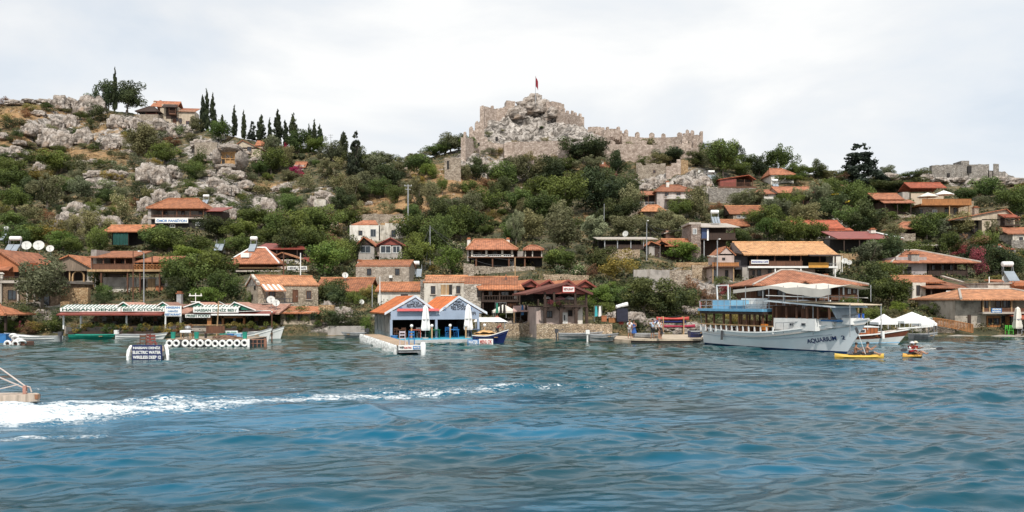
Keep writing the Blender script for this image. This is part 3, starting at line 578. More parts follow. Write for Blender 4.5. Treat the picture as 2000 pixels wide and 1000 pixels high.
# gun openings and slits
def opening(px, py, w, h, Y, par=cas):
    if par is cas: Y = dep(px, {True: 302, False: 312}[Y > 231 or px < 945])-.75 if px < 1340 else dep(px, 300)-.7
    s = Y/F; c = P(px, py, Y); o = MB().box(-w*s/2, w*s/2, -.25, .1, -h*s/2, h*s/2).build('opening', BLACK, par); o.location = c-par.location; return o
for px_, py_, w_, h_, Y_ in ((970, 272, 5, 9, 225.4), (1084, 291, 7, 9, 225.3), (1054, 292, 7, 7, 226), (1040, 296, 5, 6, 226.2), (935, 282, 4, 6, 224.2), (1255, 291, 4, 5, 229.4), (1322, 290, 4, 8, 229), (1338, 272, 6, 12, 233.5)): opening(px_, py_, w_, h_, Y_)
fl = empty('flagpole', P(1046, 200, 262), 'tall thin flagpole with a red flag on the castle summit', 'flagpole')
H_ = 52*262/F+2; MB().tube([(0, 0, -2), (0, 0, H_-2)], [.11, .06], 6).build('pole', GREYM, fl)
m = MB(); z1 = H_-2.3; ncol = 7
for i in range(ncol):
    a, b_ = i/ncol, (i+1)/ncol; f = lambda t, top: (.08+.75*t, .25*math.sin(t*7), z1-(1.6*t if top else 3.0+1.4*t))
    m.slab([f(a, 0), f(b_, 0), f(b_, 1), f(a, 1)], .03)
m.build('flag', plain((.26, .015, .03), .8, .1, name='red_cloth'), fl)
# small fort on the right-hand ridge
ft = empty('ruined_fort', P(1890, 350, 206), 'roofless grey stone fort ruin on the far right ridge', 'ruin'); LAND.append((1890, 345, 'ridge fort ruin')); CLEAR.append((1818, 310, 1970, 352))
for pts, k in ((([(1820, 320, 350, 204), (1828, 322, 350, 204), (1880, 320, 350, 205), (1882, 316, 350, 205)]), dict(rag=.35)), ([(1878, 314, 350, 205.2), (1893, 313, 350, 205.2)], dict(rag=.3, thick=4)), ([(1893, 321, 352, 205), (1912, 320, 352, 205)], dict(rag=.3)), ([(1912, 321, 352, 205), (1932, 321, 352, 205)], dict(rag=.2)), ([(1930, 333, 352, 205), (1940, 333, 352, 205)], dict(rag=.1)), ([(1940, 320, 352, 204.6), (1951, 320, 352, 204)], dict(rag=.2)), ([(1951, 336, 352, 204), (1964, 338, 352, 204)], dict(rag=.4))):
    o = castle_wall(ft, pts, mat=STONEG, **k); o.matrix_parent_inverse = Matrix.Translation(-ft.location); o.name = 'wall'
opening(1893, 331, 7, 13, 205, ft); opening(1852, 342, 5, 7, 204.4, ft)

# ================================================================== free-standing stone walls
def stonewall(x0, x1, yt, yb, label, Y=None, mat=RUBBLE, thick=.6, name='retaining_wall', rag=.12, foot=1.5, y1t=None, Y2=None, clear=True):
    Y = Y or hill_y((x0+x1)/2, yb); Y2 = Y2 or Y; o = castle_wall(None, [(x0, yt, yb, Y), (x1, y1t or yt, yb, Y2)], thick=thick, mat=mat, rag=rag, foot=foot, name=name)
    if clear: CLEAR.append((x0, yt, x1, yb))
    return tag(o, label, 'stone wall', 'stone retaining walls', 'thing')
stonewall(1048, 1196, 632, 648, 'pale rubble stone retaining wall beneath the dark timber gabled restaurant', Y=77)
stonewall(115, 172, 562, 592, 'orange tinted rubble wall beside the gabled house near the left edge', mat=STONEO)
stonewall(118, 135, 588, 606, 'low rubble wall at the left end of the green striped restaurant', mat=STONEO, clear=False)
stonewall(1062, 1150, 536, 548, 'low terrace wall of pale stones above the zigzag tiled roofs')
stonewall(1238, 1308, 526, 568, 'tall grey patched wall behind the big shore trees', mat=GREYP)
stonewall(1306, 1352, 528, 560, 'brown rubble terrace wall right of the grey patched wall', mat=STONE)
stonewall(1314, 1388, 512, 524, 'terrace wall of orange stones under the round green bush', mat=STONEO)
stonewall(1352, 1392, 518, 545, 'pale stone block wall left of the small balcony house')
stonewall(1183, 1250, 487, 505, 'dry stone wall under the long dark terrace')
stonewall(1385, 1478, 367, 398, 'high ruined wall with small openings beneath the brown pavilion', mat=STONEG)
stonewall(1765, 1800, 383, 400, 'stone terrace wall beside the twin parasol house')
stonewall(1872, 1902, 392, 420, 'pale dry stone wall right of the orange railed terrace')
stonewall(1745, 1788, 455, 470, 'short stone wall right of the long red roof', mat=STONE)
stonewall(1630, 1705, 495, 507, 'orange terrace wall below the long red roof', mat=STONEO)
stonewall(1808, 1865, 634, 650, 'boulder wall along the shore left of the orange railing', mat=STONE, Y=84)
stonewall(905, 1045, 520, 533, 'rough stone garden wall in front of the veranda house', mat=STONE)
stonewall(905, 926, 515, 548, 'stone gate pillar left of the veranda house', mat=STONE, clear=False)
stonewall(380, 424, 278, 308, 'broken stone wall left of the carved rock tomb', mat=STONE)
stonewall(1855, 2040, 655, 662, 'low stone quay edge along the right shore', Y=82.2, mat=CONC)
stonewall(940, 1052, 628, 646, 'tumbled pale stone bank left of the timber restaurant', Y=83, rag=.35)
stonewall(640, 712, 637, 652, 'grey concrete sea wall left of the blue floating restaurant', Y=83.5, mat=GREYP, rag=0)
stonewall(660, 930, 418, 426, 'long broken terrace wall under the dry grass slope', mat=STONE, clear=False, rag=.35)
stonewall(560, 660, 432, 438, 'ragged terrace wall in the bushes left of the ruined house', mat=STONE, clear=False, rag=.35)
# ruins
r_ = B('ruined_house', 'roofless brown stone ruin below the castle right wall', 'ruin', 1272, 347, mark='brown roofless ruin', clear=(1246, 316, 1300, 346))
def rag(bb, pts, d, mat=STONE, name='wall', thick=.6):
    o = castle_wall(bb.o, [(x, t_, b_, bb.Y+d) for x, t_, b_ in pts], thick=thick, mat=mat, rag=.4, foot=2, name=name); o.matrix_parent_inverse = Matrix.Translation(-bb.o.location); return o
rag(r_, [(1246, 318, 348), (1262, 322, 348), (1272, 318, 348), (1300, 318, 346)], 0); rag(r_, [(1243, 316, 345), (1252, 316, 345)], 3); r_.win(1278, 335, 5, 6)
r_ = B('ruined_house', 'stone ruin with a sloping gable just right of the roofless one', 'ruin', 1322, 343, clear=(1300, 308, 1345, 345))
rag(r_, [(1301, 326, 343), (1322, 316, 343), (1330, 310, 345)], 0, CASTLE); rag(r_, [(1328, 309, 345), (1344, 313, 345)], .5, STONEO)
r_ = B('ruined_house', 'small arched stone ruin on the slope left of the castle', 'ruin', 884, 352, mark='arched ruin', clear=(862, 306, 902, 350))
rag(r_, [(868, 310, 352), (880, 306, 352), (900, 309, 352)], 0); MB().box(r_.X(873), r_.X(877), -.2, .05, r_.Z(330), r_.Z(314)).build('doorway', BLACK, r_.o)
r_ = B('ruined_house', 'crumbling brown ruin among dry grass left of centre', 'ruin', 890, 418, mark='crumbling ruin'); rag(r_, [(868, 392, 418), (885, 385, 418), (900, 390, 418), (912, 400, 418)], 0); r_.win(886, 402, 5, 7)
r_ = B('ruined_house', 'pale arch fragment standing among bushes on the ridge', 'ruin', 792, 335); rag(r_, [(784, 318, 335), (797, 312, 335)], 0)
# carved rock tomb
tb = empty('rock_tomb', G(458, 334)-Vector((0, 2.5, 0)), 'tomb carved into a boulder with an orange stained pillared doorway', 'tomb'); LAND.append((458, 312, 'carved rock tomb')); CLEAR.append((436, 285, 482, 328))
s_ = dep(458, 334)/F
bm = bmesh.new(); bmesh.ops.create_icosphere(bm, subdivisions=4, radius=1)
for v in bm.verts:
    n_ = 1+.22*noise.fractal(v.co*1.6+Vector((3, 1, 0)), 1, 2, 4); v.co = Vector((v.co.x*27*s_*n_, v.co.y*4.0*n_+1.6, v.co.z*27*s_*n_+22*s_))
me = bpy.data.meshes.new('boulder'); bm.to_mesh(me); bm.free(); me.materials.append(ROCK); link('boulder', me, tb)
for cx_, cz_, rx_, ry_, rz_ in ((2, 37, 24, 2.6, 9), (-19, 20, 10, 2.4, 20), (22, 16, 8, 2.2, 17), (-2, 1, 26, 2.6, 7)):
    q_ = bpy.data.objects.new('boulder', me); C.objects.link(q_); q_.parent = tb; q_.scale = (rx_/27, ry_/3.6, rz_/27); q_.location = (cx_*s_, -1.9-1.6*ry_/3.6, (cz_-22*rz_/27)*s_)
fa = OCHRE; MB().box(-12*s_, 16*s_, -2.75, .6, 6*s_, 33*s_).build('facade', fa, tb)
m = MB()
for x in (-11, -3, 6, 15): m.box((x-1)*s_, (x+1)*s_, -3, -2.753, 6*s_, 28*s_)
m.box(-13*s_, 17*s_, -3.05, -2.753, 28*s_, 30*s_).box(-13*s_, 17*s_, -3.05, -2.753, 16*s_, 17.5*s_).build('carved_frame', OCHRE, tb); MB().box(-10*s_, -4*s_, -2.9, -2.752, 7*s_, 15.5*s_).build('doorway', BLACK, tb)

# ================================================================== left hillside
h = B('hilltop_house', 'long stone house with wooden balcony on the left hilltop', 'house', 340, 245, mark='hilltop stone house', clear=(268, 195, 382, 248), rz=.12)
h.wall(314, 348, 208, 245, 0, 9, BEIGE, foot=True); h.rx(296, 346, 209, 199, 0, 9, TILED, end=None)
h.wall(316, 342, 203, 208, .5, 8.5, BEIGE, name='gable_wall'); h.wall(348, 378, 215, 250, .4, 6, BEIGE, foot=True); h.shed(346, 380, 217, 211, -.2, 7, TILED)
h.wall(325, 345, 206, 232, -.1, .1, DWOOD, name='alcove'); h.shed(321, 348, 209, 204, -2.4, 0, DWOOD, name='balcony_roof'); MB().box(h.X(334), h.X(346), -2, -.1, h.Z(226), h.Z(224)).build('balcony_floor', BWOOD, h.o)
h.rail(334, 346, 219, 224, -1.95, BWOOD); h.posts((334, 346), 209, 224, -1.9); h.door(341, 233, 245, 6, mat=BWOOD); h.win(352, 235, 5, 9); h.win(346, 233, 5, 8); h.win(365, 239, 7, 8, .4, REDM); h.chim(293+6, 200, 207, 3, .7, BEIGE); h.chim(306, 199, 205, 5, .7, BEIGE)
h = B('pavilion', 'dark roofed open pavilion beside the left hilltop house', 'pavilion', 293, 226, clear=None, Y=hill_y(293, 236)); h.hip(270, 316, 288, 298, 217, 208, -2, 4, DWOOD); h.posts((274, 290, 310), 217, 227, -1.8, .2); h.wall(286, 308, 220, 227, 0, .2, REDM, name='screen'); h.wall(272, 314, 226, 230, -2, 4, STONE, name='terrace', foot=True)
h = B('stone_house', 'small stone house with red gable roof behind the rock tomb', 'house', 485, 306, mark='red gabled hill house', clear=(452, 272, 512, 300)); h.wall(462, 509, 288, 306, 0, 8, BEIGE, foot=True); h.ry(450, 511, 290, 273, 0, 8, TILED, BEIGE, xm=474); h.win(487, 291, 9, 9); h.win(470, 290, 4, 6)
h = B('small_house', 'tiny red roofed outbuilding among cypresses on the left ridge', 'house', 508, 290); h.wall(500, 514, 283, 290, 0, 4, BEIGE, foot=True); h.rx(498, 516, 284, 275, 0, 4, TILED)
h = B('small_house', 'small red roof peeking above the pink bougainvillea', 'house', 583, 332, mark='small red roof above the bougainvillea', clear=(573, 314, 598, 330)); h.wall(574, 594, 322, 332, 0, 5, PINK, foot=True); h.rx(573, 597, 327, 316, 0, 5, TILED)
h = B('guesthouse', 'two storey guesthouse with orange hip roof and blue lettered banner', 'house', 346, 447, Y=dep(346, 447), mark='guesthouse with the banner', clear=(288, 386, 404, 440))
h.wall(292, 399, 426, 452, .3, 8, BLACK, foot=True, name='lower_wall'); h.wall(294, 398, 405, 426, 3, 8, GREYP, name='upper_wall'); MB().box(h.X(290), h.X(400), -.3, 8, h.Z(428), h.Z(425)).build('balcony_floor', CONC, h.o)
h.hip(288, 403, 312, 372, 406, 388, -.3, 8, TILE); h.posts((292, 318, 346, 372, 398), 406, 426, -.1, .16); h.rail(291, 399, 420, 425, -.15, BWOOD); h.wall(290, 296, 406, 452, -.2, 3, GREYP, name='side_wall')
h.win(310, 413, 8, 8, 2.98); h.win(345, 413, 7, 11, 2.98); h.win(380, 413, 8, 8, 2.98); h.win(336, 441, 10, 6, .28, WPAINT); h.win(386, 437, 9, 7, .28, WPAINT, GLASSL)
h.sign(305, 369, 426, 436, -.42, [('ÖMÜR PANSİYON', .92, BLUEP)], WPAINT, name='banner'); h.shed(398, 434, 412, 405, 0, 6, REDM, name='side_roof'); h.wall(400, 430, 411, 420, 1, 5, DWOOD, name='side_shed', foot=True)
solar(398, 400, 12, 'solar water heater on the slope above the guesthouse', tank=True, panels=2)
h = B('curtain_house', 'open sided house with orange roof and dark green curtain', 'house', 242, 486, mark='green curtain house', clear=(200, 438, 290, 480))
h.wall(205, 282, 452, 490, 2.5, 6, BLACK, foot=True); h.rx(201, 288, 452, 440, 0, 6, TILE); h.posts((205, 250, 282), 452, 488, .1, .15, DWOOD); h.rail(205, 250, 478, 487, 0, DWOOD)
m = MB(); n_ = 18
for i in range(n_):
    a, b_ = h.X(221)+(h.X(250)-h.X(221))*i/n_, h.X(221)+(h.X(250)-h.X(221))*(i+1)/n_; ya, yb2 = .12*math.sin(i*1.7), .12*math.sin((i+1)*1.7)
    m.slab([(a, ya, h.Z(479)), (b_, yb2, h.Z(479)), (b_, yb2*.3, h.Z(453)+.2*math.sin(i/n_*3.14)*-1), (a, ya*.3, h.Z(453)-.2*math.sin(i/n_*3.14))], .03)
m.build('curtain', plain((.012, .07, .06), .9, .2, name='green_cloth'), h.o)
h = B('balcony_house', 'wide two storey house with long timber balcony and patched lower wall', 'house', 262, 590, mark='long balcony house', clear=(178, 487, 336, 590), Y=102)
h.wall(196, 322, 541, 592, .8, 7, WHITED, foot=True, name='lower_wall'); h.wall(250, 322, 560, 592, .7, .79, STONEO, name='stone_panel'); h.wall(184, 268, 500, 530, 3.2, 7, BWOOD, name='upper_wall'); h.wall(268, 340, 508, 530, 4, 7, TERRA, name='upper_wall'); h.wall(180, 191, 488, 530, -.3, 3.2, GREYP, name='side_pillar')
h.wall(196, 260, 541, 560, .68, .79, GREYP, name='tarpaulin')
MB().box(h.X(180), h.X(342), -1.2, 7, h.Z(531), h.Z(527)).build('balcony_floor', LWOOD, h.o); h.shed(180, 271, 502, 490, -1.4, 5, TILE, x0b=182, x1b=262); h.shed(268, 338, 511, 500, -1, 5, TILE, x1b=334, name='lower_roof')
h.rail(190, 268, 516, 527, -1.1, BWOOD, name='balcony_railing', solid=True); h.rail(268, 340, 517, 527, -1.1, OWOOD, cross=True, n=11, name='balcony_railing'); h.posts((188, 210, 232, 252, 270, 304, 338), 502, 527, -1, .13, BWOOD)
h.posts((205, 256, 260+20, 318), 531, 592, -.9, .16, BWOOD, name='column'); h.win(216, 511, 10, 12, 3.15); h.win(245, 511, 9, 13, 3.15)
h.wall(268, 280, 545, 568, .62, .68, DWOOD, name='shutter'); h.wall(284, 298, 544, 568, .6, .68, LWOOD, name='shutter'); h.wall(300, 314, 558, 569, .61, .68, TERRA, name='shutter'); h.door(311, 543, 557, 8, .78, DWOOD)
h = B('timber_gable_house', 'house with weathered board gable and arched doorway at far left', 'house', 128, 560, mark='board gabled house', clear=(62, 496, 190, 545), Y=106)
h.wall(70, 186, 526, 562, 3, 9, DWOOD, foot=True); h.ry(62, 192, 528, 497, 0, 9, TILE, wood((.20, .15, .11), axis='x'), xm=137); h.posts((134, 180), 526, 562, .3, .16, LWOOD)
h.wall(166, 184, 524, 562, .5, 3, GREYP, name='side_wall'); h.wall(64, 185, 548, 565, .6, 3, STONEG, name='terrace', foot=True)
m = MB(); m.tube([(h.X(150)+h.s*11*math.cos(t_), .4, h.Z(540)+h.s*11*math.sin(t_)) for t_ in np.linspace(0, math.pi, 9)], .12, 5).box(h.X(139)-.1, h.X(139)+.1, .3, .5, h.Z(560), h.Z(540)).box(h.X(161)-.1, h.X(161)+.1, .3, .5, h.Z(560), h.Z(540)); m.build('arch', LWOOD, h.o)
h = B('terracotta_house', 'terracotta walled house with stacked red roofs cut by left edge', 'house', 22, 550, mark='terracotta house at the left edge', clear=(0, 480, 58, 545), Y=106)
h.wall(-30, 46, 512, 552, 1, 9, TERRA, foot=True); h.ry(-60, 62, 530, 486, 0, 9, TILED, TERRA, xm=-4); h.shed(-40, 30, 527, 516, -1.5, 1, TILED, name='porch_roof', x1b=22); h.wall(20, 46, 528, 548, .9, .99, DWOOD, name='shutter'); h.rail(-20, 40, 540, 549, -.5, DWOOD)
h = B('shore_wall_house', 'long ochre ground floor with dark windows behind the olive tree', 'house', 50, 606, Y=95, clear=None, mark='ochre shore house')
h.wall(-40, 113, 553, 606, 0, 8, stone((.19, .13, .085), (.31, .22, .15), 3.4, .7), foot=True); h.wall(-42, 116, 548, 553, -.4, 8, CONC, name='terrace_slab'); h.win(24, 576, 17, 20, 0, DWOOD); h.win(86, 582, 23, 30, 0, DWOOD); h.posts((5, 38, 56, 70), 553, 604, -.25, .18, CONC, name='pilaster'); h.rail(-20, 40, 540, 548, -.3, DWOOD)
m = MB(); [m.lathe((h.X(x), -.2, h.Z(548)), [(.12, 0), (.25, .3), (.1, .6), (.28, .8), (.001, 1.0)], 8) for x in (2, 6)]; m.build('urn', WHITED, h.o)
k_ = B('kiosk', 'orange tiled kiosk roof above the water at left edge', 'kiosk', 4, 640, Y=84, clear=(0, 590, 40, 618)); k_.hip(-42, 39, -12, 0, 614, 596, -2, 2.4, TILE, dr=0); k_.posts((-34, 30), 614, 645, -1.6, .2, DWOOD)
solar(18, 494, 26, 'solar panels on the terracotta house roof', Y=110, panels=2)
solar(2, 470, 8, 'white water tank on a stand at the left edge', Y=130, panels=1)

# ------------------------------------------------------------------ striped waterfront restaurant
h = B('waterfront_restaurant', 'long open waterfront restaurant with green gables and white lettered signs', 'restaurant', 335, 650, Y=84, mark='green gabled restaurant', clear=(130, 588, 545, 640))
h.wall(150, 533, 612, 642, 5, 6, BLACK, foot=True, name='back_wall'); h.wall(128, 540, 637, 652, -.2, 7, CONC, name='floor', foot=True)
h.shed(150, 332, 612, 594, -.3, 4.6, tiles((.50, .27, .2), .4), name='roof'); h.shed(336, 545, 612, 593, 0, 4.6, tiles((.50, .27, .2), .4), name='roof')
STRIPE = None
m, nt, b, L = newmat('green_striped_tiles'); tc_ = N(nt, 'ShaderNodeTexCoord'); sp = N(nt, 'ShaderNodeSeparateXYZ'); L(tc_.outputs['Object'], sp.inputs[0]); fr_ = math_(nt, 'FRACT', math_(nt, 'MULTIPLY', sp.outputs[0], 1/.36)); gt = math_(nt, 'GREATER_THAN', fr_, .5); L(mixc(nt, gt, (.03, .09, .06), (.70, .71, .68)), b.inputs['Base Color']); STRIPE = m
h.shed(133, 333, 601, 595, -1.35, -.4, STRIPE, name='striped_awning'); 
h.sign(133, 249, 601, 608, -1.5, [('HASSAN DENIZ', .93, plain((.02, .09, .06), .6, name='dark_green_paint'), .72)], WPAINT); h.sign(251, 333, 601, 608, -1.5, [('BEST KITCHEN', .93, MATS[('plain', (.02, .09, .06), .6, .12, 3, 0, 0)], .72)], WPAINT)
h.shed(133, 333, 614, 609.5, -2.2, -1.2, REDM, name='red_awning'); DG = MATS[('plain', (.02, .09, .06), .6, .12, 3, 0, 0)]
h.sign(337, 369, 597, 617, -1.9, [('HASSAN', .8), ('DENİZ', .62), ('RESTAURANT', .92)], WPAINT, BLUEP)
h.shed(388, 477, 599, 595, -1.3, -.5, STRIPE, name='striped_awning'); h.sign(388, 475, 599.5, 610, -1.45, [('HASSAN DENİZ BEST', .93, DG, .66)], WPAINT)
h.sign(371, 419, 613, 620, -1.2, [('FRESH FOOD', .9, DG, .7)], WPAINT); h.shed(425, 537, 614, 608, -1.8, 1, REDM, name='red_awning'); MB().box(h.X(425), h.X(537), -1.88, -1.78, h.Z(615.5), h.Z(612.5)).build('awning_edge', WPAINT, h.o)
for a, b_, mm in ((236, 265, 250), (312, 342, 326), (367, 412, 395), (448, 505, 464)):
    h.ry(a, b_, 600 if b_ < 500 else 606, 590, -.9, 3.5, tiles((.50, .27, .2), .4), GREENP, xm=mm, barge=WPAINT, over=.12, name='dormer', bw=.05, t=.06)
h.posts((137, 170, 258, 333, 362), 612, 642, -1.2, .14, WPAINT); h.posts((413, 417, 441, 482), 612, 642, -.8, .2, OWOOD); MB().box(h.X(437), h.X(484), -.9, -.7, h.Z(621), h.Z(617.5)).build('orange_beam', OWOOD, h.o)
MB().box(h.X(140), h.X(336), -1.0, -.85, h.Z(638), h.Z(636.5)).build('counter', LWOOD, h.o); MB().box(h.X(345), h.X(500), -1.0, -.85, h.Z(635), h.Z(633.5)).build('counter', LWOOD, h.o); h.win(182, 628, 30, 14, 4.9, WPAINT, GLASSL); h.wall(163, 166, 618, 637, -.7, -.5, WPAINT, name='column'); h.chim(328, 574, 594, 3, .5, GREYM)

h = B('stone_house', 'two level grey stone house with orange roof and striped awning', 'house', 552, 604, Y=91, rz=.0, mark='two level stone house', clear=(480, 538, 645, 635))
h.o.rotation_euler.z = 0
def gable_left(h, x0, xf, x1, yt, yb, ye, yr, depth, wallm, roofm, lowy):
    """house whose left gable end and long front both show: rotated body"""
    pass
# rotated body, measured along its own front
ang = rad(30); h.o.rotation_euler.z = ang; k = 1/math.cos(ang-rad(0))*1.02
h.X = lambda px, h=h: (px-552)*h.s*1.17
h.wall(512, 612, 555, 606, 0, 6.0, stone((.33, .27, .20), (.55, .47, .37), 4.4, .6), foot=True); h.rx(510, 614, 556, 539, 0, 6.0, TILEP, end=STONEG, over=.12)
MB().slab([(h.X(510), -.2, h.Z(556)+.2), (h.X(510)+.3, -.2, h.Z(556)+.2), (h.X(510)+.3, 3, h.Z(539, 3)+.15), (h.X(510), 3, h.Z(539, 3)+.15)], .3).slab([(h.X(510)+.3, 6.2, h.Z(556)+.2), (h.X(510), 6.2, h.Z(556)+.2), (h.X(510), 3, h.Z(539, 3)+.15), (h.X(510)+.3, 3, h.Z(539, 3)+.15)], .3).build('gable_coping', WHITED, h.o)
h.win(535, 573, 12, 13); h.win(596, 576, 10, 17, sill=True); h.door(573, 567, 590, 8, mat=BWOOD); h.sidewin(3, 580, 1.0, 10, 512, DWOOD); h.sidewin(1.5, 562, .8, 9, 512, DWOOD)
h.shed(516, 550, 567, 556, -2.2, -.02, plain((.60, .30, .18), .8, .25, 2.2, name='faded_awning'), name='awning'); h.posts((519, 548), 567, 592, -2.1, .08, DKMET); h.rail(514, 560, 583, 592, -2.1, DKMET); MB().box(h.X(512), h.X(562), -2.3, -.01, h.Z(594), h.Z(592)).build('balcony_floor', CONC, h.o)
for i in range(4): MB().slab([(h.X(518+i*8), -2.205, h.Z(567, -2.2)+.03), (h.X(521.5+i*8), -2.205, h.Z(567, -2.2)+.03), (h.X(521.5+i*8), -.05, h.Z(556, -.02)+.03), (h.X(518+i*8), -.05, h.Z(556, -.02)+.03)], .02).build('awning_stripe', WPAINT, h.o)
h = B('lower_annex', 'low plastered annex with orange lean-to roof below the stone house', 'house', 587, 634, Y=86, clear=None); h.wall(548, 616, 608, 636, 0, 3, BEIGE, foot=True); h.shed(543, 626, 611, 598, -.7, 3.2, TILE, x0b=550, x1b=618); h.win(562, 620, 8, 13, 0, DWOOD); h.win(586, 619, 9, 15, 0, DWOOD); h.win(611, 618, 8, 13, 0, DWOOD)
stonewall(622, 652, 597, 640, 'stepped rough stone wall right of the two level stone house', mat=STONEO, Y=87, y1t=592, rag=.35)

# ------------------------------------------------------------------ cafe above the shore
h = B('cafe', 'cafe with long open terrace, white ridged roof and sign', 'cafe', 520, 545, Y=115, mark='hillside cafe', clear=(440, 478, 602, 542))
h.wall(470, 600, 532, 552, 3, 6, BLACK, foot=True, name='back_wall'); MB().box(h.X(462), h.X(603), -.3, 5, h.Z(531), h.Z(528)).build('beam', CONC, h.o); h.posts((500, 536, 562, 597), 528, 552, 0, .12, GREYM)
h.wall(460, 545, 512, 528, 1.5, 8, BWOOD, name='upper_wall'); h.hip(440, 547, 470, 500, 514, 484, 0, 9, TILED, cap=WPAINT); h.wall(464, 548, 522, 524, .1, .3, LWOOD, name='shelf')
m = MB().box(h.X(466), h.X(482), .9, 2.4, h.Z(502), h.Z(493)); m.build('dormer', WPAINT, h.o)
h.wall(518, 572, 500, 528, 4, 10, WHITE, name='white_wall'); h.ry(506, 578, 506, 492, 4, 10, TILEP, DWOOD, xm=536); h.win(528, 513, 5, 6, 4, DWOOD); h.win(540, 514, 7, 11, 4, DWOOD); h.wall(540, 565, 520, 527, .5, 1, PINK, name='parapet')
h.sign(563, 601, 520, 527.5, -.4, [('HEDELI CAFE', .9, plain((.03, .03, .04), .6), .62)], WPAINT); h.wall(571, 592, 498, 511, 6, 8, REDM, name='red_screen'); h.wall(571, 600, 505, 528, 8, 9, BLACK, name='rear_wall')
h = B('red_roof_shed', 'long dark shed with rusty red sheet roof behind the cafe', 'shed', 545, 506, mark='rusty red shed', clear=(492, 474, 600, 490)); h.wall(497, 598, 485, 508, 1.5, 6, BLACK, foot=True); h.shed(494, 600, 486, 475, 0, 6.5, REDM, x1b=560); h.posts((500, 540, 580, 596), 486, 506, .2, .12, DWOOD)
h = B('flat_roof_shed', 'pale flat roofed shed left of the cafe roof', 'shed', 430, 500, clear=(408, 478, 452, 492)); h.wall(412, 448, 486, 502, 0, 4, BEIGE, foot=True); h.shed(408, 452, 486, 480, -.4, 4.4, LWOOD)
solar(490, 492, 14, 'solar water heater left of the rusty red shed', Y=118, panels=1)
solar(425, 490, 18, 'flat solar panels on the pale shed roof left of the cafe', Y=131, panels=2, tank=False)

# ------------------------------------------------------------------ centre
h = B('ruined_white_house', 'half ruined whitewashed house with broken roofline', 'house', 738, 472, mark='ruined white house', clear=(680, 428, 796, 470))
h.wall(683, 742, 440, 474, 0, 7, WHITE, foot=True); rag(h, [(740, 440, 474), (752, 435, 474), (768, 433, 474), (780, 440, 474), (793, 436, 474)], 0, WHITED); rag(h, [(684, 438, 445), (700, 437, 445), (714, 428, 445), (730, 436, 445), (742, 438, 445)], 3, STONE, 'broken_gable'); MB().slab([(h.X(686), .3, h.Z(438)), (h.X(738), .3, h.Z(438)), (h.X(728), 3, h.Z(430, 3)), (h.X(704), 3, h.Z(430, 3))], .15).build('roof_remnant', TILED, h.o)
rag(h, [(788, 436, 474), (793, 436, 474)], 5, WHITED, 'rear_wall'); h.win(704, 455, 8, 9, 0, DWOOD); h.win(729, 455, 11, 15, 0, GREYM); h.win(769, 456, 9, 13, 0, DWOOD); h.wall(678, 795, 470, 473, -.3, -.02, CONC, name='ledge')
h = B('twin_gable_house', 'house with two dark red front gables below the ruined house', 'house', 745, 508, mark='twin gabled house', clear=(696, 460, 792, 504))
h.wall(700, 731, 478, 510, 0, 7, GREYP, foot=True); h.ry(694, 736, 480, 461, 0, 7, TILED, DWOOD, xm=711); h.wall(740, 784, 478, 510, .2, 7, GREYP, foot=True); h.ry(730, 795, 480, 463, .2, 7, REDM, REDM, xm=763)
h.win(714, 487, 20, 14, 0, GREYM); h.win(753, 487, 21, 15, .2, WPAINT); h.win(774, 487, 15, 14, .2, WPAINT); h.wall(784, 796, 482, 506, 1.5, 5, DWOOD, name='side_porch', foot=True); h.wall(730, 741, 482, 500, .8, 3, PINK, name='link_wall')
h = B('stone_house', 'plain rectangular stone house with two small shuttered windows', 'house', 748, 555, mark='two windowed stone house', clear=(694, 508, 802, 552)); h.wall(695, 799, 518, 556, 0, 7, stone((.34, .29, .24), (.50, .44, .37), 3.4, .7), foot=True); h.rx(694, 801, 518.5, 509, 0, 7, TILE, over=.05, end=STONE); h.win(721, 531, 9, 13, 0, DWOOD, GLASS); h.win(776, 531, 9, 13, 0, DWOOD, GLASS); h.chim(694, 511, 520, 3, .5)
MB().box(h.X(761), h.X(767), -.5, -.01, h.Z(543), h.Z(538)).build('air_conditioner', WPAINT, h.o)
h = B('long_roof_house', 'low house with plain orange roof left of the stone house', 'house', 667, 592, Y=98, mark='low orange roofed house', clear=(612, 543, 722, 570)); h.wall(616, 718, 568, 594, 1.6, 7, BLACK, foot=True); h.rx(612, 722, 569, 543, 0, 8, TILE); h.posts((620, 670, 716), 568, 594, .2, .15, DWOOD)
h = B('white_annex', 'low white walled house under an orange roof', 'house', 780, 592, Y=94, clear=(735, 552, 828, 590)); h.wall(738, 824, 567, 594, 0, 6, WHITE, foot=True); h.rx(733, 828, 567.5, 552, 0, 6, TILE); h.win(790, 577, 14, 5, 0, DWOOD)
h = B('white_house', 'weathered white house with brown double doors behind blue restaurant', 'house', 868, 592, Y=92, mark='weathered white house', clear=(820, 538, 908, 582)); h.wall(828, 908, 550, 594, 0, 6.5, WHITED, foot=True); h.rx(826, 910, 550.5, 539, 0, 6.5, TILEP, over=.05, end=GREYP); h.wall(820, 829, 545, 590, .5, 5, STONEG, name='side_wall'); h.win(846, 566.5, 9, 16, 0, DWOOD, sill=True); h.win(895, 566, 8, 15, 0, DWOOD, sill=True); h.wall(861, 871, 556, 576, -.06, -.003, LWOOD, name='shutter'); h.wall(872, 877, 556, 576, -.05, -.003, LWOOD, name='shutter'); h.wall(877, 883, 556, 576, -.03, -.002, BLACK, name='doorway'); h.wall(861, 884, 576, 578, -.3, -.003, WPAINT, name='sill')
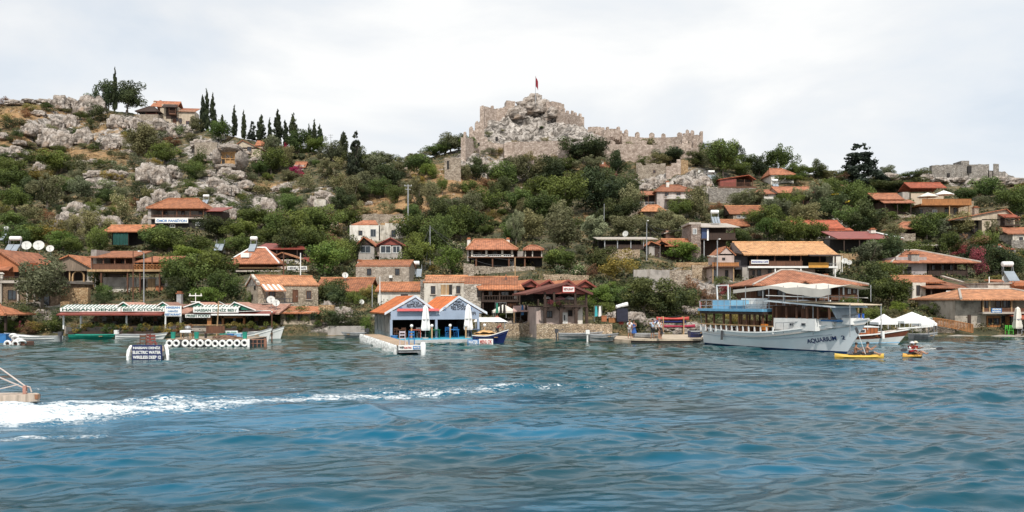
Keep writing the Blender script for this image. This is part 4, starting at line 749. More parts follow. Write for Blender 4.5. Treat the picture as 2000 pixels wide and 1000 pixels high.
h = B('balcony_house', 'stone house with broad orange roof and dark timber balcony', 'house', 960, 614, Y=88, mark='dark balcony house', clear=(905, 540, 1022, 600)); h.wall(906, 940, 555, 616, -.3, 6, stone((.34, .30, .25), (.56, .51, .45), 2.4, .6), foot=True); h.wall(940, 1012, 565, 616, 1.8, 6, DWOOD, foot=True, name='timber_wall')
h.rx(906, 1012, 556, 541, .2, 6, TILE); h.shed(936, 1024, 565, 553, -1.4, .5, TILE, name='porch_roof', x0b=926, x1b=1016); h.posts((944, 976, 1010), 565, 612, -1, .14, DWOOD); h.rail(942, 1012, 577, 587, -1, DWOOD, name='balcony_railing'); MB().box(h.X(940), h.X(1014), -1.2, 1.8, h.Z(590), h.Z(587)).build('balcony_floor', DWOOD, h.o)
h.win(957, 574, 9, 12, 1.75, LWOOD, GLASSL); h.win(986, 573, 16, 9, 1.75, DWOOD, GLASSL); h.win(935, 573, 6, 14, -.3, DWOOD); h.wall(1004, 1012, 566, 584, .8, 1.7, WHITE, name='white_pillar'); h.chim(988, 541, 553, 2, .12, DKMET); h.posts(tuple(range(990, 1012, 4)), 592, 612, -1, .08, BWOOD, name='slat')
h = B('veranda_house', 'two storey house with hip roof and white columned veranda', 'house', 972, 532, mark='veranda house', clear=(908, 466, 1062, 528))
h.wall(916, 1010, 488, 500, 2.6, 7, DWOOD, name='upper_wall'); h.wall(924, 1028, 502, 534, 2.6, 7, BLACK, foot=True, name='lower_wall'); h.hip(911, 1012, 924, 982, 486, 468, -.4, 7.4, TILED, cap=TILEP); h.posts((922, 950, 981, 1000), 486, 502, 0, .3, WHITED, name='column'); MB().box(h.X(914), h.X(1060), -.3, 7, h.Z(503.5), h.Z(501.5)).build('veranda_floor', BWOOD, h.o); h.rail(922, 1003, 497, 501.5, -.1, WPAINT, name='balustrade')
h.posts((930, 962, 994, 1005, 1025), 503, 532, 0, .2, WPAINT if False else BWOOD); h.rail(940, 1028, 523, 531, 0, BWOOD); h.wall(912, 916, 488, 510, 0, 7, GREYP, name='side_wall'); h.chim(913, 468, 486, 4, .5); h.chim(992, 468, 478, 4, .5)
h.hip(1022, 1062, 1034, 1048, 487, 480, -.2, 5, TILED, name='side_roof'); h.wall(1026, 1058, 488, 502, 1.6, 5, DWOOD, name='side_room'); h.posts((1026, 1040, 1058), 487, 502, 0, .16, WHITED); h.wall(1036, 1060, 502, 526, 2, 5, BLACK, foot=True, name='side_base'); h.wall(1010, 1024, 490, 502, 1, 4, GREYP, name='link_wall'); h.win(936, 493, 8, 9, 2.55, LWOOD); h.win(966, 493, 8, 9, 2.55, LWOOD); h.win(1000, 514, 7, 10, 2.55, WPAINT, GLASSL)

# zigzag roofs + dark timber restaurant
h = B('zigzag_roof_pavilion', 'row of four small orange gables behind the dark timber restaurant', 'pavilion', 1090, 606, Y=93, rz=.3, mark='zigzag roofs', clear=(1010, 545, 1170, 566))
for a, b_, mm in ((1005, 1052, 1033), (1043, 1085, 1070), (1082, 1128, 1110), (1122, 1168, 1145)): h.ry(a, b_, 560, 546, 0, 7, TILE, REDM, xm=mm, over=.3, barge=REDM)
h.wall(1012, 1164, 562, 610, 3, 7, BLACK, foot=True, name='back_wall'); h.posts((1012, 1050, 1150, 1162), 560, 608, .2, .16, DWOOD); h.wall(1150, 1168, 568, 600, 2, 5, GREYP, name='side_wall', foot=True)
h = B('timber_restaurant', 'dark timber restaurant with open upper veranda over white ground floor', 'restaurant', 1098, 633, Y=79.5, rz=.17, mark='dark timber restaurant', clear=(1022, 550, 1155, 635))
h.ry(1022, 1152, 573, 552, -.8, 7, tiles((.25, .075, .05), .25), REDM, xm=1101, barge=plain((.12, .04, .03), .6), over=.5); h.posts((1060, 1078, 1120, 1142), 571, 598, -.8, .2, DWOOD); h.wall(1048, 1140, 600, 636, .4, 5, PINK, foot=True, name='lower_wall'); h.wall(1128, 1140, 600, 634, .2, .39, WHITE, name='white_pillar')
h.wall(1060, 1142, 573, 584, 5.2, 5.4, BLACK, name='back_screen'); MB().box(h.X(1056), h.X(1144), -1, 7, h.Z(600), h.Z(597.5)).build('veranda_floor', DWOOD, h.o); h.rail(1060, 1142, 587, 597, -.85, DWOOD, name='veranda_railing', n=30); h.posts((1060, 1092, 1122, 1143), 600, 634, -.8, .26, DWOOD, name='column')
m = MB()
for x in (1060, 1092, 1122):
    for sg in (-1, 1): m.tube([(h.X(x), -.8, h.Z(608)), (h.X(x+sg*8), -.8, h.Z(600.5))], .09, 5)
m.build('brace', DWOOD, h.o); h.win(1074, 614, 12, 14, .4, DWOOD); h.win(1116, 612, 9, 12, .4, DWOOD); h.door(1104, 612, 632, 10, .4, WPAINT, WPAINT); h.win(1104, 621, 6, 14, .33, WPAINT, bars=False)
h.sign(1093, 1115, 560.5, 570, -1.45, [('RESTAURANT', .86, plain((.25, .03, .03), .6, name='red_lettering'), .5)], WPAINT, frame=plain((.4, .05, .04), .6))
for i, (x_, w_, mt_) in enumerate(((1068, 14, WCANVAS), (1094, 20, plain((.62, .33, .33), .9, name='pink_cloth')), (1112, 18, WCANVAS))): parasol(x_, 597, w_, 20, ('white', 'pink', 'cream')[i]+' parasol under the timber restaurant veranda roof', Y=81+i*.5, mat=mt_, group='veranda parasols')
# ------------------------------------------------------------------ right of centre, upper
h = B('tower_hut', 'small hut with red roof perched in trees below the castle', 'house', 1188, 348, mark='red roofed hut below the castle', clear=(1168, 316, 1205, 340)); h.wall(1175, 1200, 326, 350, .5, 5, GREYP, foot=True); h.rx(1172, 1204, 327, 318, 0, 5, TILED); h.chim(1178, 314, 322, 2, .6); h.rail(1168, 1204, 336, 341, -1, BWOOD); MB().box(h.X(1166), h.X(1205), -1.2, .5, h.Z(342.5), h.Z(341)).build('balcony_floor', BWOOD, h.o); h.win(1190, 333, 6, 6, .5, BWOOD); h.posts((1170, 1187, 1202), 341, 352, -1, .15, BWOOD)
h = B('grey_stone_house', 'square grey house with low hip roof and outside stair', 'house', 1310, 412, mark='square grey hip roofed house', clear=(1252, 360, 1358, 402)); h.wall(1283, 1354, 373, 414, 0, 9, plaster((.46, .40, .37), .5), foot=True); h.hip(1278, 1360, 1302, 1334, 373, 362, 0, 9, TILED); h.win(1302, 380, 8, 8, 0, BWOOD, sill=True); h.win(1325, 380, 8, 7, 0, BWOOD, sill=True); h.rail(1300, 1345, 384, 389, -1.6, WPAINT); MB().box(h.X(1298), h.X(1348), -1.8, -.01, h.Z(391), h.Z(389)).build('balcony_floor', CONC, h.o); h.chim(1309, 356, 366, 3, .6)
h.wall(1252, 1283, 380, 408, 2.5, 7, DWOOD, name='side_wing', foot=True); h.shed(1246, 1286, 380, 373, 1, 7, TILED, name='wing_roof'); h.rail(1252, 1283, 393, 399, 1.2, GREYM); MB().box(h.X(1250), h.X(1284), 1, 3, h.Z(401), h.Z(399)).build('wing_floor', CONC, h.o); h.posts((1254, 1268, 1281), 380, 399, 1.2, .12)
m = MB()
for i in range(12): m.box(h.X(1222+i*3), h.X(1225.5+i*3), -1, 1.5, h.Z(424), h.Z(418-i*2))
m.build('stair', STONE, h.o)
h = B('small_house', 'tiny tiled roof below the outside stair of the grey house', 'house', 1275, 424, clear=(1250, 400, 1300, 415)); h.wall(1258, 1292, 410, 426, .5, 4, STONE, foot=True); h.hip(1250, 1300, 1268, 1288, 412, 401, 0, 4, TILEP)
h = B('pavilion', 'brown boarded pavilion on top of the high ruined wall', 'pavilion', 1440, 368, mark='brown boarded pavilion', clear=(1400, 338, 1478, 366)); h.wall(1406, 1438, 349, 366, 0, 5, REDM, foot=True); h.wall(1438, 1470, 349, 366, 1.5, 5, DWOOD); h.ry(1402, 1476, 350, 341, 0, 6, TILER, None, xm=1462); h.rail(1400, 1473, 358, 366, -1, BWOOD); MB().box(h.X(1398), h.X(1476), -1.2, 5, h.Z(368.5), h.Z(366.5)).build('deck', BWOOD, h.o); h.posts((1438, 1454, 1470), 350, 366, 0, .15)
h = B('small_house', 'white house with orange hip roof under the round tree', 'house', 1528, 360, mark='white hip roofed house', clear=(1500, 328, 1556, 355)); h.wall(1506, 1550, 340, 362, 0, 7, WHITE, foot=True); h.hip(1502, 1553, 1512, 1536, 340.5, 329.5, 0, 7, TILED); h.win(1529, 346, 6, 8, 0, BWOOD); h.win(1523, 346, 4, 8, 0, BWOOD); h.win(1543, 347, 8, 8, 0, BWOOD)
h = B('small_house', 'white walled hut with sloping dark roof left of its neighbour', 'house', 1505, 396, clear=(1475, 368, 1522, 392)); h.wall(1492, 1518, 378, 398, 0, 5, WHITE, foot=True); h.shed(1474, 1520, 378, 370, -.5, 5, TILED); h.wall(1478, 1492, 380, 396, 1, 5, DWOOD, foot=True); h.win(1497, 380, 6, 6, 0, DWOOD); h.shed(1490, 1528, 399, 396, -2.5, 0, CONC, name='slab')
h = B('barn_house', 'dark timber house with red gable roof behind grey olive trees', 'house', 1545, 398, clear=(1516, 364, 1585, 390)); h.wall(1520, 1586, 376, 400, 1, 7, DWOOD, foot=True); h.rx(1518, 1592, 376, 365, 0, 8, TILED, end=STONE); h.posts((1522, 1548, 1570), 376, 398, .2, .15)
h = B('small_house', 'orange roofed house with small white windows amid olive trees', 'house', 1460, 432, mark='orange roofed house with white windows', clear=(1422, 400, 1502, 426)); h.wall(1432, 1496, 417, 434, 0, 7, STONE, foot=True); h.rx(1424, 1502, 417.5, 402, 0, 7, TILE, end=DWOOD); h.win(1443, 423, 8, 6, 0, WPAINT); h.win(1453, 423, 8, 6, 0, WPAINT)
h = B('small_house', 'orange roof directly right of the rooftop solar heater', 'house', 1437, 450, clear=(1410, 428, 1465, 443)); h.wall(1414, 1458, 441, 452, 0, 5, DWOOD, foot=True); h.rx(1410, 1465, 441, 429, 0, 6, TILE)
h = B('blue_balcony_house', 'tall narrow house with blue balcony and flat roof', 'house', 1395, 512, Y=128, mark='blue balcony house', clear=(1336, 434, 1440, 505)); h.wall(1350, 1369, 438, 514, 0, 7, stone((.26, .20, .17), (.38, .31, .27), 2.5, .6), foot=True); h.wall(1369, 1425, 440, 514, 2.2, 8, DWOOD, foot=True); h.shed(1368, 1442, 443, 436, -.8, 7, CONC); h.wall(1370, 1384, 444, 466, -.2, -.05, plain((.03, .055, .14), .6, name='dark_blue_paint'), name='blue_panel'); h.rail(1384, 1436, 455, 466, -.15, DWOOD, solid=True); MB().box(h.X(1368), h.X(1438), -.3, 3, h.Z(468.5), h.Z(466)).build('balcony_floor', DWOOD, h.o); h.posts((1375, 1401), 468, 512, 0, .15, GREYM); h.win(1357, 452, 8, 11, 0, WPAINT, GLASSL); h.wall(1380, 1383, 448, 470, -.35, -.25, WCANVAS, name='hanging_towel'); h.wall(1346, 1369, 434, 438, 0, 6, CONC, name='parapet'); h.posts((1434,), 443, 466, 0, .12)
h = B('pink_house', 'low pink walled house with thin sloping flat roof', 'house', 1325, 470, clear=(1298, 446, 1350, 468)); h.wall(1301, 1350, 450, 472, 0, 5, TERRA if False else plaster((.46, .27, .20), .3), foot=True); MB().slab([(h.X(1296), -.4, h.Z(455)), (h.X(1350), -.4, h.Z(447)), (h.X(1350), 5, h.Z(447)), (h.X(1296), 5, h.Z(455))], .15).build('roof', CONC, h.o); h.win(1325, 459, 10, 9, 0, DWOOD)
h = B('gabled_cottage', 'cottage with long orange roof and two little front gables', 'house', 1310, 508, mark='cottage with little front gables', clear=(1266, 465, 1360, 505)); h.wall(1268, 1290, 480, 510, .2, 6, GREYP, foot=True); h.wall(1290, 1356, 480, 510, 1.2, 6, DWOOD, foot=True); h.ry(1264, 1290, 478, 470, 0, 6, TILE, DWOOD, xm=1270); h.ry(1284, 1306, 476, 468, 0, 6, TILE, DWOOD, xm=1290); h.rx(1298, 1362, 480, 467, 0, 6, TILE); h.door(1284, 482, 504, 8, .2, DWOOD)
h = B('long_terrace', 'long dark covered terrace with white roof edge above stone wall', 'terrace', 1225, 490, mark='long dark terrace', clear=(1172, 463, 1288, 488)); h.wall(1174, 1258, 467, 490, 3, 6, BLACK, foot=True, name='back_wall'); h.shed(1165, 1284, 466.5, 463, -.5, 6, CONC); h.rail(1180, 1258, 478, 485, 0, DWOOD, solid=True); MB().box(h.X(1172), h.X(1260), -.2, 5, h.Z(487.5), h.Z(485.2)).build('floor', DWOOD, h.o); h.posts((1181, 1206, 1232, 1257), 467, 485, 0, .14, GREYM)
h = B('tan_roof_restaurant', 'large restaurant with broad tan roof and long dark veranda', 'restaurant', 1535, 548, Y=112, mark='tan roofed restaurant', clear=(1432, 470, 1636, 548))
h.o.rotation_euler.z = rad(-0)
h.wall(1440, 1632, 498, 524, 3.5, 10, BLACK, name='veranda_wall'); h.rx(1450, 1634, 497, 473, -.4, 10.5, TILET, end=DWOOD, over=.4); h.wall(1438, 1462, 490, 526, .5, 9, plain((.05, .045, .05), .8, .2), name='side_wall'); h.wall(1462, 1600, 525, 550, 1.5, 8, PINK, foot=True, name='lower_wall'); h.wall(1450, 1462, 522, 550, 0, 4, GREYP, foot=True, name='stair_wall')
MB().slab([(h.X(1432), -.2, h.Z(493)), (h.X(1452), -.2, h.Z(497)), (h.X(1452), 5, h.Z(473, 5)), (h.X(1446), 5, h.Z(475, 5))], .15).build('hip_end', DWOOD, h.o)
MB().box(h.X(1460), h.X(1634), -.4, 4, h.Z(523.5), h.Z(520)).build('veranda_floor', WPAINT, h.o); h.rail(1462, 1566, 510, 520, -.35, BWOOD, name='veranda_railing', solid=True); h.wall(1577, 1616, 513, 523, -.5, -.4, plain((.62, .30, .05), .6, .12, name='yellow_panel'), name='yellow_panel'); h.shed(1574, 1634, 499, 495.5, -1.6, 0, DWOOD, name='porch_roof'); h.posts((1478, 1512, 1542, 1563, 1600, 1630), 497, 520, -.2, .16, BWOOD); h.posts((1513, 1563, 1630), 523, 550, -.2, .16, WPAINT, name='drain_pipe'); h.rail(1616, 1632, 515, 522, -.35, WPAINT)
h.win(1478, 532, 5, 10, 1.5, DWOOD); h.win(1489, 532, 8, 12, 1.5, DWOOD); h.win(1510, 531, 7, 12, 1.5, DWOOD); h.wall(1632, 1648, 500, 545, 1, 6, WHITE, foot=True, name='end_wall')
h.sign(1465, 1499, 508, 515.5, -.55, [('MANZARALI CAFE', .92, plain((.03, .05, .25), .6, name='navy_paint'), .5)], WPAINT, name='banner')
h = B('gabled_hut', 'small pinkish gabled house with orange timber balcony', 'house', 1420, 562, Y=110, mark='small house with orange balcony', clear=(1388, 478, 1440, 558)); h.wall(1404, 1438, 495, 514, 1, 6, PINK, name='upper_wall'); h.ry(1402, 1442, 498, 480, 1, 6, TILE, PINK, xm=1422, over=.15); h.win(1417, 505, 6, 5, 1, DWOOD); h.rail(1388, 1440, 513, 520, -.8, OWOOD, name='balcony_railing', solid=True); MB().box(h.X(1386), h.X(1441), -1, 5, h.Z(522.5), h.Z(520)).build('balcony_floor', BWOOD, h.o); h.wall(1394, 1438, 523, 566, 1, 6, PINK, foot=True, name='lower_wall'); h.win(1423, 538, 6, 22, 1, DWOOD); h.win(1400, 537, 10, 22, 1, DWOOD, GLASSL); h.posts((1390, 1430), 522, 562, -.7, .12, LWOOD); h.shed(1388, 1404, 501, 499, -.5, 2, CONC, name='canopy')
h = B('brown_restaurant', 'big brown timber building with wide orange hip roof behind the white excursion boat', 'restaurant', 1580, 616, Y=88.5, mark='big brown restaurant', clear=(1466, 526, 1692, 600))
h.wall(1480, 1676, 554, 618, 2.5, 10, BWOOD, foot=True); h.hip(1466, 1690, 1556, 1582, 556, 528, -.5, 11, TILED, cap=CONC); h.ry(1540, 1588, 557, 548, -1.2, 3, TILED, PINK, xm=1562, name='front_gable'); h.wall(1640, 1676, 556, 606, .2, 2.5, BWOOD, name='corner_bay'); h.win(1660, 569, 8, 12, .2, DWOOD, WPAINT); h.win(1670, 569, 6, 10, .2, DWOOD, WPAINT); h.win(1632, 570, 20, 14, 2.45, DWOOD); h.posts((1622, 1648, 1676), 556, 604, .1, .14, WPAINT, name='post'); h.rail(1600, 1676, 576, 586, .05, BWOOD, solid=True, name='railing'); h.win(1500, 572, 16, 14, 2.45, DWOOD); h.win(1540, 572, 16, 14, 2.45, DWOOD); h.win(1590, 572, 16, 14, 2.45, DWOOD); h.chim(1640, 540, 552, 4, .6)
h = B('long_red_roof_house', 'white gabled house with red roof sloping to the right', 'house', 1605, 470, mark='red roofed white gable house', clear=(1552, 430, 1660, 466)); h.wall(1558, 1640, 444, 472, 1, 7, PINK, foot=True); h.rx(1556, 1650, 446, 431, 0, 7, TILER, end=WHITE); h.wall(1600, 1640, 450, 460, .9, .99, BLACK, name='opening'); h.posts((1600, 1620, 1644), 447, 464, .1, .14, WPAINT); h.shed(1600, 1664, 450, 445, -.8, 1, TILER, name='porch_roof')
h = B('long_terrace', 'very long low terrace under a flat dark red roof', 'terrace', 1695, 492, mark='long dark red roof', clear=(1622, 450, 1760, 488)); h.wall(1624, 1750, 465, 494, 3, 6, BLACK, foot=True, name='back_wall'); h.shed(1636, 1764, 466, 452, 0, 7, REDM, x1b=1732); h.posts((1650, 1680, 1712, 1742), 466, 492, .3, .14, DWOOD); h.chim(1731, 449, 456, 5, .8); h.wall(1740, 1758, 466, 484, 1, 4, GREYP, name='end_wall', foot=True)
MB().slab([(h.X(1752), .02, h.Z(466)+.2), (h.X(1766), .02, h.Z(466)+.15), (h.X(1736), 7, h.Z(452, 7)+.15), (h.X(1731), 7, h.Z(452, 7)+.2)], .12).build('white_ridge', WPAINT, h.o)
h = B('red_roof_house', 'two tiered red roofed house with dark cluttered porch', 'house', 1748, 424, mark='two tiered red roof', clear=(1710, 376, 1788, 422)); h.wall(1722, 1778, 394, 426, 2, 7, DWOOD, foot=True); h.rx(1712, 1770, 389, 378, 1, 7, TILED, end=DWOOD); h.shed(1722, 1784, 396, 389.5, -1, 1.8, TILED, name='porch_roof'); h.posts((1726, 1750, 1776), 396, 424, -.6, .15, DWOOD); h.wall(1718, 1784, 420, 428, -.8, 2, STONE, name='terrace', foot=True); h.wall(1736, 1742, 408, 420, 1.9, 1.99, LWOOD, name='door')
h = B('terrace_house', 'house with orange railed roof terrace below the ridge fort', 'house', 1845, 428, mark='orange railed terrace house', clear=(1790, 356, 1905, 425)); h.wall(1798, 1832, 404, 430, .5, 9, STONEG, foot=True); h.wall(1832, 1880, 402, 430, 2.2, 9, BEIGE, foot=True, name='wall'); MB().box(h.X(1792), h.X(1890), -1.5, 9, h.Z(402.5), h.Z(399.5)).build('terrace_floor', OWOOD, h.o); h.rail(1794, 1890, 390, 399.5, -1.4, OWOOD, name='terrace_railing', solid=True); h.posts((1848, 1886), 402.5, 428, -1.2, .16, LWOOD); h.win(1801, 414, 7, 11, .5, DWOOD); h.win(1860, 410, 8, 14, 2.2, DWOOD); h.win(1877, 412, 6, 16, 2.15, DWOOD); h.win(1828, 413, 9, 8, .5, WPAINT, GLASSL)
h.wall(1822, 1890, 366, 399, 9.2, 14, BEIGE, name='rear_house'); h.rx(1818, 1894, 366.5, 357, 9, 14, TILER, name='rear_roof'); h.win(1860, 368, 7, 7, 9.2, DWOOD); h.win(1875, 368, 7, 7, 9.2, DWOOD); h.wall(1806, 1820, 363, 399, 9.5, 13, GREYP, name='rear_annex')
parasol(1812, 399, 38, 24, 'cream parasol, left one on the orange railed terrace', Y=h.Y+1, mat=CANVAS, group='terrace parasols'); parasol(1843, 399, 36, 28, 'white parasol, right one on the orange railed terrace', Y=h.Y+3, group='terrace parasols')
parasol(1631, 398, 24, 24, 'bright yellow parasol, upper one among trees on the right slope', mat=plain((.75, .5, .02), .8, .1, name='yellow_cloth'), group='yellow parasols'); parasol(1669, 408, 34, 22, 'broad yellow parasol, lower one among trees on the right slope', mat=plain((.62, .46, .04), .8, .1, name='mustard_cloth'), group='yellow parasols'); CLEAR += [(1618, 372, 1646, 388), (1650, 384, 1686, 394)]
h = B('small_house', 'low hip roofed building below the orange railed terrace', 'house', 1785, 462, mark='low hip roof', clear=(1745, 433, 1828, 448)); h.wall(1760, 1815, 446, 464, 1, 6, DWOOD, foot=True); h.hip(1744, 1830, 1778, 1822, 446, 434.5, -.3, 6, TILED)
h = B('gable_house', 'white stuccoed house with gable and small balcony facing right', 'house', 1925, 470, mark='white gabled house with small balcony', clear=(1848, 405, 1990, 458), rz=0)
h.wall(1918, 1982, 428, 474, 0, 9, BEIGE, foot=True); h.wall(1868, 1918, 432, 474, 2.5, 9, GREYP, foot=True, name='left_wing'); h.ry(1850, 1990, 429, 407, 0, 9, TILED, BEIGE, xm=1964); h.posts((1906, 1920), 430, 455, .5, .15, DWOOD); h.wall(1905, 1920, 430, 452, 1.2, 1.4, BLACK, name='shutter'); h.shed(1948, 1980, 424, 418, -2, -.02, TILER, name='balcony_roof'); h.posts((1951, 1976), 424, 441, -1.8, .12, DWOOD); h.rail(1950, 1977, 434, 441, -1.85, DWOOD); MB().box(h.X(1949), h.X(1979), -2, -.01, h.Z(443), h.Z(441)).build('balcony_floor', DWOOD, h.o); h.door(1958, 426, 441, 7, 0, DWOOD); h.win(1971, 432, 6, 8, 0, LWOOD); h.chim(1930, 406, 420, 4, .8, STONE)
h = B('edge_house', 'white walled house with orange roof at the right edge', 'house', 1990, 482, clear=(1968, 443, 2000, 480)); h.wall(1978, 2050, 456, 484, 0, 7, WHITED, foot=True); h.rx(1966, 2050, 456, 445, 0, 7, TILED); h.win(1994, 467, 7, 8, 0, DWOOD); h.wall(1965, 1990, 470, 490, -1.5, 0, STONEG, name='terrace', foot=True)
h = B('edge_shed', 'little red roof with pale chimney near the right edge', 'shed', 1968, 500); h.wall(1962, 1984, 488, 502, 0, 3, STONEG, foot=True); h.shed(1960, 1980, 486, 480, -.3, 3, TILER); h.chim(1958, 480, 496, 1, .5)
h = B('big_hip_house', 'large two storey stone house with spreading red hip roof', 'house', 1825, 562, mark='large red hip roofed house', clear=(1735, 486, 1908, 555), Y=113)
h.wall(1750, 1810, 502, 564, 0, 10, plaster((.40, .35, .34), .4), foot=True); h.wall(1810, 1888, 513, 538, 2.4, 10, DWOOD, name='upper_wall'); h.wall(1810, 1890, 538, 564, 1.8, 10, GREYP, foot=True, name='lower_wall'); h.hip(1734, 1908, 1802, 1828, 512, 489, -.6, 11, TILED, cap=CONC); h.chim(1784, 497, 513, 0, 1.1, GREYP); h.rail(1812, 1890, 527, 537, 0, DWOOD, name='balcony_railing', solid=True); MB().box(h.X(1810), h.X(1892), -.2, 3, h.Z(539.5), h.Z(537)).build('balcony_floor', DWOOD, h.o); h.posts((1816, 1838, 1862, 1888), 513, 560, 0, .15, DWOOD)
for x in (1825, 1840, 1858, 1876): h.win(x, 521, 7, 11, 2.4, DWOOD, GLASSL)
h.win(1847, 548, 7, 16, 1.8, DWOOD); h.win(1866, 548, 9, 16, 1.8, WPAINT, GLASSL); h.wall(1766, 1780, 521, 562, -.03, -.003, BLACK, name='arch_opening')
h = B('side_roof_house', 'house with patched orange roof in two halves and dark porch', 'house', 1820, 590, Y=98, mark='patched two part roof', clear=(1756, 537, 1890, 585)); h.wall(1782, 1808, 552, 592, 0, 7, WHITED, foot=True); h.wall(1808, 1880, 562, 592, 1.8, 7, DWOOD, foot=True); h.rx(1757, 1850, 551, 539, .5, 7, TILE, end=None); h.shed(1800, 1888, 562, 549, -1.2, 3, TILED, name='porch_roof', x0b=1788, x1b=1868); h.win(1793, 567, 7, 20, 0, DWOOD); h.posts((1812, 1846, 1878), 562, 590, -.8, .14, DWOOD); h.wall(1840, 1856, 568, 575, -.95, -.85, WPAINT, name='white_board'); h.wall(1836, 1870, 584, 626, 1, 5, GREYP, foot=True, name='lower_wall')
MB().slab([(h.X(1836), 0, h.Z(541)), (h.X(1842), 0, h.Z(541)), (h.X(1874), -1, h.Z(553)), (h.X(1868), -1, h.Z(553))], .2).build('stone_coping', CONC, h.o)
h = B('shopfront_house', 'large grey plastered waterfront house with orange shop panels', 'house', 1940, 656, Y=84.5, mark='grey waterfront house', clear=(1868, 562, 2000, 652))
h.wall(1871, 1922, 582, 652, .6, 9, plaster((.42, .37, .31), .5), foot=True); h.wall(1916, 2060, 583, 614, 1.5, 9, BEIGE, name='upper_wall'); h.wall(1922, 2060, 612, 652, .9, 9, BEIGE, foot=True, name='lower_wall'); h.hip(1868, 2075, 1922, 2030, 584, 565, -.5, 10, TILEP, cap=CONC); MB().box(h.X(1916), h.X(2060), -.3, 1.5, h.Z(613), h.Z(609)).build('balcony_floor', CONC, h.o)
h.rail(1918, 2050, 602, 609, -.2, BWOOD, name='balcony_railing', solid=True); h.posts((1918, 1930, 1973, 2006), 584, 609, -.2, .14, LWOOD); h.win(1925, 594, 8, 14, 1.5, BWOOD); h.win(1941, 595, 16, 17, 1.5, BWOOD); h.win(1966, 594, 10, 14, 1.5, BWOOD); h.win(1983, 594, 16, 14, 1.5, BWOOD)
h.sign(1933, 1953, 602, 611, -.32, [('PENSION', .8, WPAINT, .7), ('RESTAURANT', .85, WPAINT, .7)], BLUEP); h.wall(1936, 1963, 617, 650, .75, .89, OWOOD, name='shop_front'); h.win(1942, 628, 8, 13, .74, DWOOD); h.win(1954, 628, 12, 13, .74, DWOOD); h.wall(1966, 1984, 617, 650, .8, .89, BLACK, name='doorway'); h.wall(1972, 1980, 618, 650, .7, .79, OWOOD, name='open_door'); h.wall(1896, 1902, 615, 640, .5, .59, DWOOD, name='side_door'); h.shed(1972, 2060, 622, 612, -2, 1, TILER, name='porch_roof')
h = B('flat_roof_house', 'white flat roofed block behind the grey waterfront house', 'house', 1955, 580, Y=93); h.wall(1930, 1978, 554, 582, 0, 6, WHITED, foot=True); h.wall(1928, 1980, 552, 554, -.2, 6.2, CONC, name='parapet'); h.wall(1975, 2030, 552, 582, -.5, 6, TERRA, name='right_wing'); h.shed(1972, 2040, 557, 546, -1, 5, TILE, name='wing_roof'); h.posts((1942,), 540, 552, 1, .08, WPAINT, name='vent_pipe')
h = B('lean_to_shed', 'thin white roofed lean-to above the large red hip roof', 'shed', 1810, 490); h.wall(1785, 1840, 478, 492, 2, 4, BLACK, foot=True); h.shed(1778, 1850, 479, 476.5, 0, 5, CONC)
h = B('white_ruin', 'whitewashed broken wall left of the long dark red roof', 'ruin', 1645, 445); rag(h, [(1627, 424, 446), (1642, 422, 446), (1660, 425, 446), (1672, 430, 446)], 0, WHITED)
for i_, (x_, y_, w_, h_, l_) in enumerate(((1260, 405, 0, 0, ''),)): pass
h = B('rock_shrine', 'small white block set into a boulder above the bushes', 'tomb', 626, 404, clear=(610, 374, 652, 405)); h.wall(614, 636, 390, 406, 0, 3, WHITED, foot=True); h.wall(616, 634, 388, 390, .2, 3, CONC, name='coping')
solar(1400, 437, 16, 'solar water heater on the flat roof with blue balcony', Y=131, panels=3); solar(806, 528+14, 34, 'large three panel solar heater right of the two windowed stone house', Y=113, panels=3)
solar(1392, 350, 16, 'solar water heater on the rocks left of the brown pavilion', panels=2); solar(1517, 368, 12, 'solar water heater between brown pavilion and white hip roofed house', panels=1); solar(1982, 540+10, 22, 'white water tank on the roof at the right edge', Y=93, panels=1)
h = B('water_tank', 'white cylindrical tank on a small stand below the dry slope', 'water tank', 697, 433); MB().tube([(-1, 0, .6), (1, 0, .6)], .35, 12).build('tank', WPAINT, h.o, True); MB().box(-.9, -.7, -.2, .2, -1, .4).box(.7, .9, -.2, .2, -1, .4).build('stand', GREYM, h.o)
for a in ((52, 480, 9, 'round cream dish, leftmost of the three by the board gabled house'), (76, 480, 10, 'grey mesh dish, middle of the three by the board gabled house'), (98, 486, 7, 'small round dish, rightmost of the three by the board gabled house')): dish(*a, Y=118)
dish(529, 586, 8, 'upper left dish on the stone house corner', Y=86); dish(539, 592, 7, 'lower right dish on the stone house corner', Y=85.5); dish(674, 538, 6, 'white dish on the low orange roof', Y=101); dish(787, 434, 5, 'white dish on the ruined white house'); dish(1222, 457, 6, 'tilted dish on the long dark terrace', Y=140, aim=(-.6, -1, .3)); dish(1326, 358, 5, 'dish on the rocks above the grey hip roofed house'); dish(1337, 355, 5, 'second dish on the rocks above the grey hip roofed house, right of its twin'); dish(1366, 336, 4, 'small dish beside the ruined gable wall'); dish(1937, 420, 3, 'tiny dish left of the white gabled house'); dish(1967, 544, 8, 'dish on the flat roofed block', Y=94, aim=(-.7, -1, .2)); dish(1650, 510, 6, 'left dish beside the white end wall', Y=110, aim=(-.6, -1, .5)); dish(1659, 513, 5, 'right dish beside the white end wall', Y=110, aim=(-.6, -1, .5)); dish(706, 590, 5, 'white dish in the shade below the low orange roof', Y=92)
ORD = ['leftmost', 'second from left', 'third from left', 'fourth from left', 'fifth from left', 'sixth from left', 'seventh from left', 'eighth from left', 'ninth from left', 'tenth from left', 'eleventh from left', 'twelfth from left']
